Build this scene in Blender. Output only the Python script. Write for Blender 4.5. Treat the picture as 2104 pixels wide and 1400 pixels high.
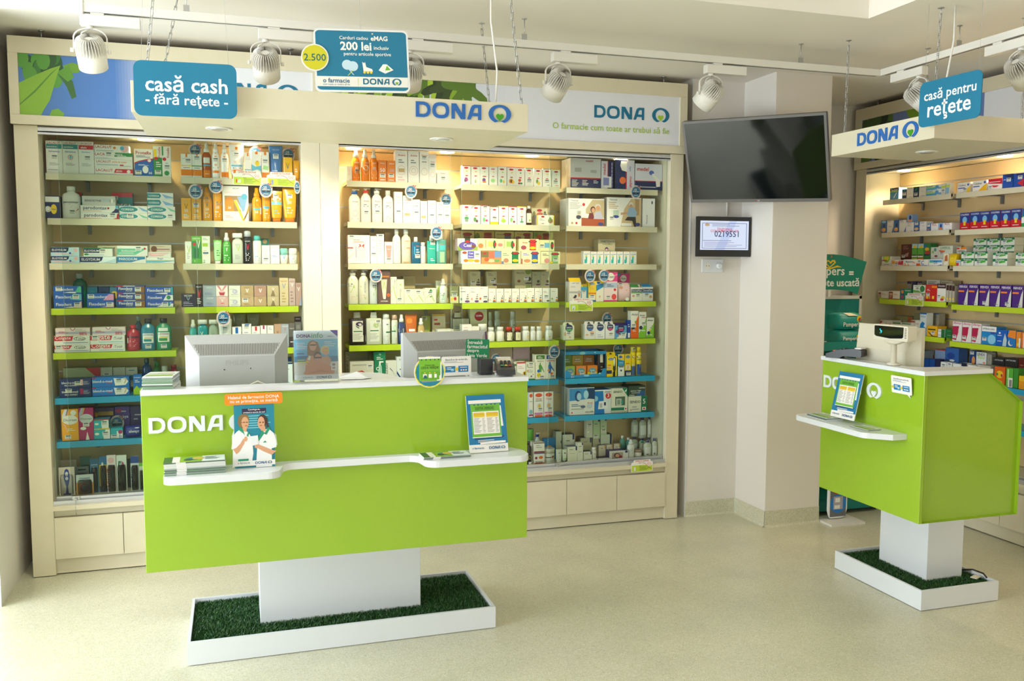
import bpy, math, random
import numpy as np
from mathutils import Vector, Matrix
from mathutils.geometry import tessellate_polygon

for o in list(bpy.data.objects): bpy.data.objects.remove(o)
SC = bpy.context.scene
COL = SC.collection
RND = random.Random(7)
PI = math.pi

# ------------------------------------------------------------------ camera, world, lights, exposure
F, YAW, PITCH, ROLL, HC = 1810.83, math.radians(17.5209), math.radians(4.8241), math.radians(.1413), 1.6
fw = np.array([math.sin(YAW)*math.cos(PITCH), math.cos(YAW)*math.cos(PITCH), -math.sin(PITCH)])
rt0 = np.array([math.cos(YAW), -math.sin(YAW), 0.]); up0 = np.cross(rt0, fw)
rt = rt0*math.cos(ROLL)+up0*math.sin(ROLL); up = -rt0*math.sin(ROLL)+up0*math.cos(ROLL)
cam = bpy.data.cameras.new('camera'); cam.sensor_width = 36; cam.lens = F*36/2104; cam.clip_start = .05
camo = bpy.data.objects.new('camera', cam); COL.objects.link(camo)
M = Matrix.Identity(4)
for i in range(3):
    M[i][0] = rt[i]; M[i][1] = up[i]; M[i][2] = -fw[i]
M[2][3] = HC
camo.matrix_world = M
SC.camera = camo

def ray(x, y): return fw+rt*(x-1052)/F+up*(700-y)/F
def onY(x, y, Y):
    d = ray(x, y); t = Y/d[1]; return d[0]*t, Y, HC+d[2]*t
def onX(x, y, X):
    d = ray(x, y); t = X/d[0]; return X, d[1]*t, HC+d[2]*t
def onZ(x, y, Z):
    d = ray(x, y); t = (Z-HC)/d[2]; return d[0]*t, d[1]*t, Z

W = bpy.data.worlds.new('world'); SC.world = W; W.use_nodes = True
W.node_tree.nodes['Background'].inputs[0].default_value = (.86, .93, 1, 1)
W.node_tree.nodes['Background'].inputs[1].default_value = 2.6
def area(name, loc, target, sx, sy, power, col):
    l = bpy.data.lights.new(name, 'AREA'); l.shape = 'RECTANGLE'; l.size = sx; l.size_y = sy
    l.energy = power; l.color = col
    o = bpy.data.objects.new(name, l); COL.objects.link(o); o.location = loc
    o.rotation_euler = (Vector(target)-Vector(loc)).to_track_quat('-Z', 'Y').to_euler()
    return o
area('daylight_shopfront', (.9, -2.6, 1.5), (1.2, 4, 1.2), 4.5, 2.2, 26, (1, .95, .88))
area('daylight_left_window', (-3.3, 2.7, 1.35), (2, 3.0, 1.25), 3.4, 2.4, 165, (.84, .93, 1))
SC.view_settings.view_transform = 'Standard'; SC.view_settings.look = 'None'
SC.view_settings.gamma = 1; SC.view_settings.use_curve_mapping = False
SC.view_settings.exposure = .34
SPOT_W, CABL_W = 60, 17
WARM = (1, .78, .52)

# ------------------------------------------------------------------ colours
def lin(h):
    h = h.lstrip('#'); c = [int(h[i:i+2], 16)/255 for i in (0, 2, 4)]
    return tuple((v/12.92 if v <= .04045 else ((v+.055)/1.055)**2.4) for v in c)+(1.,)
PAL = {'w': '#f1efea', 'c': '#efe6c9', 'r': '#cf1f33', 'b': '#1763bd', 'n': '#1d2b60', 't': '#0d8a90', 'g': '#2f8f4a',
       'l': '#a8cf2e', 'y': '#f6cf20', 'o': '#f08418', 'p': '#4b2a86', 'm': '#b31c66', 'k': '#1e1d20', 'e': '#a9acae',
       's': '#c9cdd0', 'h': '#f2b9bd', 'a': '#62b8d8', 'd': '#4a2620', 'f': '#c9a878', 'v': '#b7b5d0', 'x': '#d9a07c',
       'q': '#19b4b4', 'z': '#6c706c', 'j': '#f5ab10', 'i': '#dfe6e0', 'u': '#0a6f94'}
LC = {k: lin(v) for k, v in PAL.items()}
def C(c):
    if isinstance(c, tuple): return c
    return LC[c] if c in LC else lin(c)

# ------------------------------------------------------------------ materials
def mat(name, col='#ffffff', rough=.5, metal=0, spec=.5, coat=0, emit=None, es=0, attr=False, noise=None, bump=None, trans=0):
    m = bpy.data.materials.new(name); m.use_nodes = True
    nt = m.node_tree; b = nt.nodes['Principled BSDF']
    b.inputs['Base Color'].default_value = C(col); b.inputs['Roughness'].default_value = rough
    b.inputs['Metallic'].default_value = metal; b.inputs['Specular IOR Level'].default_value = spec
    b.inputs['Coat Weight'].default_value = coat; b.inputs['Coat Roughness'].default_value = .05
    if trans: b.inputs['Transmission Weight'].default_value = trans
    if emit:
        b.inputs['Emission Color'].default_value = C(emit); b.inputs['Emission Strength'].default_value = es
    if attr:
        a = nt.nodes.new('ShaderNodeAttribute'); a.attribute_name = 'Col'
        nt.links.new(a.outputs['Color'], b.inputs['Base Color'])
    if noise:                                       # (scale, colour2, amount, detail)
        tc = nt.nodes.new('ShaderNodeTexCoord'); n = nt.nodes.new('ShaderNodeTexNoise')
        n.inputs['Scale'].default_value = noise[0]; n.inputs['Detail'].default_value = noise[3]
        mx = nt.nodes.new('ShaderNodeMix'); mx.data_type = 'RGBA'
        mx.inputs[6].default_value = C(col); mx.inputs[7].default_value = C(noise[1])
        r = nt.nodes.new('ShaderNodeMapRange'); r.inputs[1].default_value = .35; r.inputs[2].default_value = .65
        r.inputs[4].default_value = noise[2]
        nt.links.new(tc.outputs['Object'], n.inputs['Vector']); nt.links.new(n.outputs[0], r.inputs[0])
        nt.links.new(r.outputs[0], mx.inputs[0]); nt.links.new(mx.outputs[2], b.inputs['Base Color'])
    if bump:
        tc = nt.nodes.new('ShaderNodeTexCoord'); n = nt.nodes.new('ShaderNodeTexNoise'); n.inputs['Scale'].default_value = bump[0]
        bp = nt.nodes.new('ShaderNodeBump'); bp.inputs['Strength'].default_value = bump[1]; bp.inputs['Distance'].default_value = .002
        nt.links.new(tc.outputs['Object'], n.inputs['Vector']); nt.links.new(n.outputs[0], bp.inputs['Height'])
        nt.links.new(bp.outputs[0], b.inputs['Normal'])
    return m
PRINT = mat('printed_board', attr=True, rough=.42)
PLAST = mat('glossy_plastic', attr=True, rough=.2, coat=.3)
CREAM = mat('cream_melamine', '#ddd5bb', .38, noise=(9, '#d8cfb4', .6, 3))
BACKP = mat('beige_slatwall', '#dcc290', .5, noise=(4, '#d0b582', .7, 3))
WALLM = mat('painted_wall', '#e6e0d8', .8, bump=(90, .08))
CEILM = mat('painted_ceiling', '#f3ede3', .85, bump=(60, .05))
LIME = mat('lime_gloss_laminate', '#95b926', .16, coat=.4)
WHITE = mat('white_solid_surface', '#e2e6ea', .25)
WHMET = mat('white_lacquered_metal', '#e8e5dd', .4)
STEEL = mat('brushed_steel', '#b9babb', .3, metal=.9)
GREYM = mat('grey_metal', '#7d8284', .45, metal=.5)
ALU = mat('anodised_aluminium', '#c9cccf', .35, metal=.6)
LIMES = mat('lime_shelf_laminate', '#bfd62a', .35)
BLUES = mat('blue_shelf_laminate', '#2ba5d6', .35)
MONI = mat('grey_monitor_plastic', '#b9bbb9', .42)
BEIGE = mat('beige_plastic', '#d9d3bf', .4)
BLACKP = mat('black_plastic', '#26282b', .35)
SCREEN = mat('black_screen', '#0b0e12', .06, spec=.7)
BULB = mat('led_disc', '#ffffff', emit='#ffe9c4', es=9)
LAMPOFF = mat('lamp_reflector', '#cfd3d4', .2, metal=.5)
LOGOB = mat('blue_logo_acrylic', '#0f62b4', .15, coat=.4)
LOGOT = mat('teal_logo_acrylic', '#0c6f8c', .3)
LOGOG = mat('green_logo_acrylic', '#3d9a18', .25)
LOGOL = mat('pale_green_logo', '#a9c65a', .4)
LOGOW = mat('white_logo_acrylic', '#e3e8ee', .3)
PAPER = mat('white_paper', '#eef0f2', .6)

def floor_mat(name):
    m = mat(name, '#cfccb4', .3); nt = m.node_tree; b = nt.nodes['Principled BSDF']
    tc = nt.nodes.new('ShaderNodeTexCoord')
    mp = nt.nodes.new('ShaderNodeMapping'); nt.links.new(tc.outputs['Object'], mp.inputs[0])
    def nz(scale, det, dist=0):
        n = nt.nodes.new('ShaderNodeTexNoise'); n.inputs['Scale'].default_value = scale; n.inputs['Detail'].default_value = det
        n.inputs['Distortion'].default_value = dist; nt.links.new(mp.outputs[0], n.inputs['Vector']); return n
    n1 = nz(120, 3, 2.5); n2 = nz(60, 4, 1.5); n3 = nz(3, 2)
    r1 = nt.nodes.new('ShaderNodeValToRGB'); e = r1.color_ramp.elements
    e[0].position = .36; e[0].color = lin('#c3c2a2'); e[1].position = .64; e[1].color = lin('#f2efdc')
    e2 = r1.color_ramp.elements.new(.5); e2.color = lin('#dddbc2')
    nt.links.new(n1.outputs[0], r1.inputs[0])
    mx = nt.nodes.new('ShaderNodeMix'); mx.data_type = 'RGBA'; mx.blend_type = 'MIX'
    r2 = nt.nodes.new('ShaderNodeMapRange'); r2.inputs[1].default_value = .5; r2.inputs[2].default_value = .68; r2.inputs[4].default_value = .55
    nt.links.new(n2.outputs[0], r2.inputs[0]); nt.links.new(r2.outputs[0], mx.inputs[0])
    nt.links.new(r1.outputs[0], mx.inputs[6]); mx.inputs[7].default_value = lin('#e2dab2')
    mx2 = nt.nodes.new('ShaderNodeMix'); mx2.data_type = 'RGBA'; mx2.blend_type = 'MULTIPLY'; mx2.inputs[0].default_value = .25
    nt.links.new(mx.outputs[2], mx2.inputs[6]); nt.links.new(n3.outputs[0], mx2.inputs[7])
    nt.links.new(mx2.outputs[2], b.inputs['Base Color'])
    return m
FLOORM = floor_mat('speckled_linoleum')

def glass_mat(name, tint, k=1.0):
    m = bpy.data.materials.new(name); m.use_nodes = True; nt = m.node_tree; nt.nodes.clear()
    out = nt.nodes.new('ShaderNodeOutputMaterial'); mix = nt.nodes.new('ShaderNodeMixShader')
    tr = nt.nodes.new('ShaderNodeBsdfTransparent'); gl = nt.nodes.new('ShaderNodeBsdfGlossy'); fr = nt.nodes.new('ShaderNodeFresnel')
    fr.inputs[0].default_value = 1.45; tr.inputs[0].default_value = C(tint); gl.inputs['Roughness'].default_value = .02
    mul = nt.nodes.new('ShaderNodeMath'); mul.operation = 'MULTIPLY'; mul.inputs[1].default_value = k
    nt.links.new(fr.outputs[0], mul.inputs[0]); nt.links.new(mul.outputs[0], mix.inputs[0])
    nt.links.new(tr.outputs[0], mix.inputs[1]); nt.links.new(gl.outputs[0], mix.inputs[2]); nt.links.new(mix.outputs[0], out.inputs[0])
    return m
GLASS = glass_mat('clear_glass', '#f8fbf8', .2)
ACRYL = glass_mat('clear_acrylic', '#f4f8f8')
GEDGE = mat('green_glass_edge', '#9fb8a8', .2)

# ------------------------------------------------------------------ mesh builder
class MB:
    def __init__(s): s.v = []; s.f = []; s.c = []; s.sm = []
    def face(s, pts, col='w', smooth=False):
        n = len(s.v); s.v += [tuple(p) for p in pts]; s.f.append(tuple(range(n, n+len(pts)))); s.c.append(C(col)); s.sm.append(smooth); return s
    def box(s, a, b, col='w', front=None, top=None, side=None):
        x0, y0, z0 = a; x1, y1, z1 = b; n = len(s.v)
        s.v += [(x0, y0, z0), (x1, y0, z0), (x1, y1, z0), (x0, y1, z0), (x0, y0, z1), (x1, y0, z1), (x1, y1, z1), (x0, y1, z1)]
        for f, c in (((0, 1, 5, 4), front), ((1, 2, 6, 5), side), ((2, 3, 7, 6), None), ((3, 0, 4, 7), side), ((4, 5, 6, 7), top), ((3, 2, 1, 0), None)):
            s.f.append(tuple(n+i for i in f)); s.c.append(C(c or col)); s.sm.append(False)
        return s
    def loft(s, rings, seg=16, caps=True, smooth=True, off=(0, 0, 0)):
        """rings: (z, half_width, half_depth, exponent, colour_above)"""
        base = len(s.v)
        for (z, a, b, e, c) in rings:
            for k in range(seg):
                t = 2*PI*(k+.5)/seg; cx, sx = math.cos(t), math.sin(t)
                s.v.append((off[0]+a*abs(cx)**(2/e)*(1 if cx >= 0 else -1), off[1]+b*abs(sx)**(2/e)*(1 if sx >= 0 else -1), off[2]+z))
        for i in range(len(rings)-1):
            for k in range(seg):
                k2 = (k+1) % seg
                s.f.append((base+i*seg+k, base+i*seg+k2, base+(i+1)*seg+k2, base+(i+1)*seg+k)); s.c.append(C(rings[i][4])); s.sm.append(smooth)
        if caps:
            s.f.append(tuple(base+k for k in reversed(range(seg)))); s.c.append(C(rings[0][4])); s.sm.append(False)
            m = len(rings)-1
            s.f.append(tuple(base+m*seg+k for k in range(seg))); s.c.append(C(rings[m][4])); s.sm.append(False)
        return s
    def tube(s, pts, r, col='w', seg=8):
        pts = [Vector(p) for p in pts]; base = len(s.v)
        for i, p in enumerate(pts):
            d = (pts[min(i+1, len(pts)-1)]-pts[max(i-1, 0)]).normalized()
            a = d.orthogonal().normalized() if i == 0 else (a-d*a.dot(d)).normalized()
            b = d.cross(a)
            for k in range(seg):
                t = 2*PI*k/seg; s.v.append(tuple(p+a*math.cos(t)*r+b*math.sin(t)*r))
        for i in range(len(pts)-1):
            for k in range(seg):
                k2 = (k+1) % seg
                s.f.append((base+i*seg+k, base+i*seg+k2, base+(i+1)*seg+k2, base+(i+1)*seg+k)); s.c.append(C(col)); s.sm.append(True)
        for q, rv in ((0, 1), (len(pts)-1, 0)):
            f = [base+q*seg+k for k in range(seg)]
            s.f.append(tuple(reversed(f)) if rv else tuple(f)); s.c.append(C(col)); s.sm.append(False)
        return s
    def prism(s, loops, fn, t, col='w', side=None):
        """flat loops [(u,v)...] (first outer, rest holes); fn(u,v,d) -> xyz; extruded d 0..t (t towards the viewer)"""
        tr = tessellate_polygon([[Vector((u, v, 0)) for u, v in lp] for lp in loops])
        flat = [p for lp in loops for p in lp]; n = len(s.v)
        s.v += [tuple(fn(u, v, t)) for u, v in flat]
        A = s.v
        for f in tr:
            (x0, y0), (x1, y1), (x2, y2) = flat[f[0]], flat[f[1]], flat[f[2]]
            if (x1-x0)*(y2-y0)-(x2-x0)*(y1-y0) < 0: f = (f[0], f[2], f[1])
            s.f.append(tuple(n+i for i in f)); s.c.append(C(col)); s.sm.append(False)
        if side is not False and t:
            m = len(s.v); s.v += [tuple(fn(u, v, 0)) for u, v in flat]; k0 = 0
            for lp in loops:
                L = len(lp)
                for k in range(L):
                    k2 = (k+1) % L
                    s.f.append((n+k0+k, n+k0+k2, m+k0+k2, m+k0+k)[::-1]); s.c.append(C(side or col)); s.sm.append(False)
                k0 += L
        return s
    def data(s, name, mat_):
        me = bpy.data.meshes.new(name); me.from_pydata(s.v, [], s.f)
        lt = np.array([len(f) for f in s.f])
        ca = me.color_attributes.new('Col', 'FLOAT_COLOR', 'CORNER')
        ca.data.foreach_set('color', np.repeat(np.array(s.c, dtype=np.float32), lt, axis=0).ravel())
        me.polygons.foreach_set('use_smooth', s.sm)
        if mat_: me.materials.append(mat_)
        me.update(); return me
    def obj(s, name, mat_, parent=None, loc=None, rz=0):
        o = bpy.data.objects.new(name, s.data(name, mat_)); COL.objects.link(o)
        if parent: o.parent = parent
        if loc: o.location = loc
        if rz: o.rotation_euler = (0, 0, rz)
        return o

def tag(o, label=None, cat=None, group=None, kind=None):
    if label: o['label'] = label
    if cat: o['category'] = cat
    if group: o['group'] = group
    if kind: o['kind'] = kind
    return o
def empty(name, loc=(0, 0, 0), rz=0):
    o = bpy.data.objects.new(name, None); COL.objects.link(o); o.location = loc; o.rotation_euler = (0, 0, rz)
    o.empty_display_size = .05; return o
def bx(name, a, b, m, parent=None, kind=None, bevel=0, col='w'):
    o = MB().box(a, b, col).obj(name, m, parent)
    if kind: o['kind'] = kind
    if bevel:
        md = o.modifiers.new('bevel', 'BEVEL'); md.width = bevel; md.segments = 2; md.limit_method = 'ANGLE'
    return o
def copyobj(o, parent, loc=None, rot=None):
    c = o.copy(); COL.objects.link(c); c.parent = parent
    if loc is not None: c.location = loc
    if rot is not None: c.rotation_euler = rot
    return c

# ------------------------------------------------------------------ lettering
_txt = {}
def text_geo(s, bold=.0):
    k = (s, bold)
    if k not in _txt:
        cu = bpy.data.curves.new('t', 'FONT'); cu.body = s; cu.size = 1; cu.align_x = 'LEFT'; cu.resolution_u = 2; cu.offset = bold
        o = bpy.data.objects.new('t', cu); me = bpy.data.meshes.new_from_object(o)
        v = [(p.co.x, p.co.y) for p in me.vertices]; f = [tuple(p.vertices) for p in me.polygons]
        bpy.data.objects.remove(o); bpy.data.meshes.remove(me); bpy.data.curves.remove(cu)
        xs = [p[0] for p in v] or [0, 1]; ys = [p[1] for p in v] or [0, 1]
        _txt[k] = (v, f, min(xs), max(xs), min(ys), max(ys))
    return _txt[k]
def put_text(mb, s, fn, u, v, w, asp, d, col, h=None, bold=0., rot=0):
    """centre (u,v), width w in u-units; asp = real width / real height of the unit square"""
    vs, fs, x0, x1, y0, y1 = text_geo(s, bold)
    if not vs: return
    if rot: sc = w/asp/(x1-x0)                # w measured along v
    else: sc = w/(x1-x0)
    sv = sc*asp if h is None or rot else h/max(y1-y0, .7)
    if rot: sv = sc*asp
    cx, cy = (x0+x1)/2, (y0+y1)/2; n = len(mb.v)
    for x, y in vs:
        if rot == 0: mb.v.append(tuple(fn(u+(x-cx)*sc, v+(y-cy)*sv, d)))
        elif rot > 0: mb.v.append(tuple(fn(u-(y-cy)*sc, v+(x-cx)*sv, d)))
        else: mb.v.append(tuple(fn(u+(y-cy)*sc, v-(x-cx)*sv, d)))
    for f in fs:
        mb.f.append(tuple(n+i for i in f)); mb.c.append(C(col)); mb.sm.append(False)

def superell(cx, cy, rx, ry, n=2.6, k=28):
    r = []
    for i in range(k):
        t = 2*PI*i/k; c, s_ = math.cos(t), math.sin(t)
        r.append((cx+rx*abs(c)**(2/n)*(1 if c >= 0 else -1), cy+ry*abs(s_)**(2/n)*(1 if s_ >= 0 else -1)))
    return r
LETTERS = [
    (0, [[(0, 0), (.55, 0), (.8, .07), (.96, .25), (1.0, .5), (.96, .75), (.8, .93), (.55, 1), (0, 1)],
         [(.23, .2), (.23, .8), (.52, .8), (.68, .74), (.77, .6), (.78, .5), (.77, .4), (.68, .26), (.52, .2)]]),
    (1.12, [superell(.57, .5, .57, .52), superell(.57, .5, .34, .31)[::-1]]),
    (2.42, [[(0, 0), (.23, 0), (.23, .62), (.64, 0), (.96, 0), (.96, 1), (.73, 1), (.73, .38), (.32, 1), (0, 1)]]),
    (3.5, [[(0, 0), (.23, 0), (.34, .24), (.76, .24), (.76, 0), (.98, 0), (.98, 1), (.5, 1), (.34, .93), (.25, .78)],
           [(.41, .44), (.5, .72), (.58, .8), (.76, .8), (.76, .44)]])]
def ring_loop():
    o = [(5.65+.8*math.cos(t), .47+.62*math.sin(t)) for t in np.radians(np.linspace(-66, 246, 30))]
    i = [(5.65+.47*math.cos(t), .46+.46*math.sin(t)) for t in np.radians(np.linspace(262, -82, 30))]
    return [o+i]
def heart_loop(cx=5.65, cy=.27, s=.27):
    r = []
    for i in range(22):
        t = 2*PI*i/22
        r.append((cx+s*math.sin(t)**3, cy+s*(13*math.cos(t)-5*math.cos(2*t)-2*math.cos(3*t)-math.cos(4*t))/15))
    return [r[::-1]]
RING_GAP = .0
def logo_print(mb, fn, u0, v0, w, asp, d, col, hcol, gap=0):
    """flat print of the word and the ring; w = total width in u, height follows"""
    s = w/(6.45+gap); sv = s*asp
    g = lambda ox: (lambda x, y, dd: fn(u0+(x+ox)*s, v0+y*sv, d))
    for ox, lp in LETTERS: mb.prism(lp, g(ox), 0, col, False)
    mb.prism(ring_loop(), g(gap), 0, col, False); mb.prism(heart_loop(), g(gap), 0, hcol, False)
def logo_solid(parent, origin, ux, w, t, m, mh, gap=.35, skip=()):
    """raised letters: origin = lower left; ux unit direction; normal = ux x z flipped to viewer"""
    ux = Vector(ux); uz = Vector((0, 0, 1)); n = ux.cross(uz)
    s = w/(6.45+gap); O = Vector(origin)
    def g(ox): return lambda x, y, d: O+ux*((x+ox)*s)+uz*(y*s)+n*d
    for (ox, lp) in LETTERS: MB().prism(lp, g(ox), t).obj('letter', m, parent)
    MB().prism(ring_loop(), g(gap), t).obj('logo_ring', m, parent)
    tag(MB().prism(heart_loop(), g(gap), t).obj('logo_heart', mh, parent), 'heart in the middle of the logo')

# ------------------------------------------------------------------ print mini language
def decals(mb, fn, W_, H_, design, d0=.0003, curved=False, step=.00012):
    asp = W_/H_; d = d0; stick = []
    for tk in design.split(';'):
        t = tk.split()
        if not t: continue
        d += step
        op = t[0]
        if op == 'R':
            a, b, c_, e = [float(x)/100 for x in t[1:5]]
            n = 6 if curved and c_-a > .25 else 1
            for i in range(n):
                p, q = a+(c_-a)*i/n, a+(c_-a)*(i+1)/n
                mb.face([fn(p, b, d), fn(q, b, d), fn(q, e, d), fn(p, e, d)], t[5])
        elif op == 'E':
            u, v, ru, rv = [float(x)/100 for x in t[1:5]]
            mb.face([fn(u+ru*math.cos(k*PI/8), v+rv*math.sin(k*PI/8), d) for k in range(16)], t[5])
        elif op == 'O':                              # circle, radius in % of width
            u, v, r = [float(x)/100 for x in t[1:4]]
            mb.face([fn(u+r*math.cos(k*PI/8), v+r*asp*math.sin(k*PI/8), d) for k in range(16)], t[4])
        elif op == 'T':
            u, v, w = [float(x)/100 for x in t[1:4]]
            put_text(mb, ' '.join(t[5:]), fn, u, v, w, asp, d, t[4], bold=.012)
        elif op in 'VU':                             # vertical text up / down, w along height %
            u, v, w = [float(x)/100 for x in t[1:4]]
            put_text(mb, ' '.join(t[5:]), fn, u, v, w, asp, d, t[4], bold=.012, rot=1 if op == 'V' else -1)
        elif op == 'G':
            p = [float(x)/100 for x in t[2:]]; q = list(zip(p[::2], p[1::2]))
            mb.prism([q], lambda u, v, _: fn(u, v, d), 0, t[1], False)
        elif op == 'L':                              # fine text lines: u v0 v1 w n col
            u, v0, v1, w = [float(x)/100 for x in t[1:5]]; n = int(t[5])
            for i in range(n):
                v = v0+(v1-v0)*(i+.5)/n; hh = abs(v1-v0)/n*.2; ww = w*(.6+.4*((i*37+n*13) % 7)/6)
                mb.face([fn(u-w/2, v-hh, d), fn(u-w/2+ww, v-hh, d), fn(u-w/2+ww, v+hh, d), fn(u-w/2, v+hh, d)], t[6])
        elif op == 'S':
            stick.append((float(t[1])/100, float(t[2])/100, d))
        elif op == 'P':                              # percent sign
            u, v, w = [float(x)/100 for x in t[1:4]]; put_text(mb, '%', fn, u, v, w, asp, d, t[4], bold=.02)
    return stick
def clampfn(fn): return lambda u, v, d: fn(min(max(u, 0), 1), min(max(v, 0), 1), d)
def sticker(fn, W_, H_, u, v, d, parent):
    fn = clampfn(fn)
    mb = MB(); sw, sh = .030/W_/2, .021/H_/2
    if W_ < .034: sw = .4
    if sh > .4: sh = .4
    u = min(max(u, sw), 1-sw); v = min(max(v, sh), 1-sh)
    q = lambda a, b, e: fn(u+a*sw, v+b*sh, d+e)
    mb.face([q(-1, -1, 0), q(1, -1, 0), q(1, 1, 0), q(-1, 1, 0)], '#e9e7e0')
    mb.face([q(-.75, .25, .0002), q(.75, .25, .0002), q(.75, .85, .0002), q(-.75, .85, .0002)], '#5d6e74')
    for i in range(7):
        a = -.7+i*.2; mb.face([q(a, -.75, .0002), q(a+.09, -.75, .0002), q(a+.09, -.1, .0002), q(a, -.1, .0002)], '#8d8d88')
    return mb.obj('price_sticker', PRINT, parent)
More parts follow.
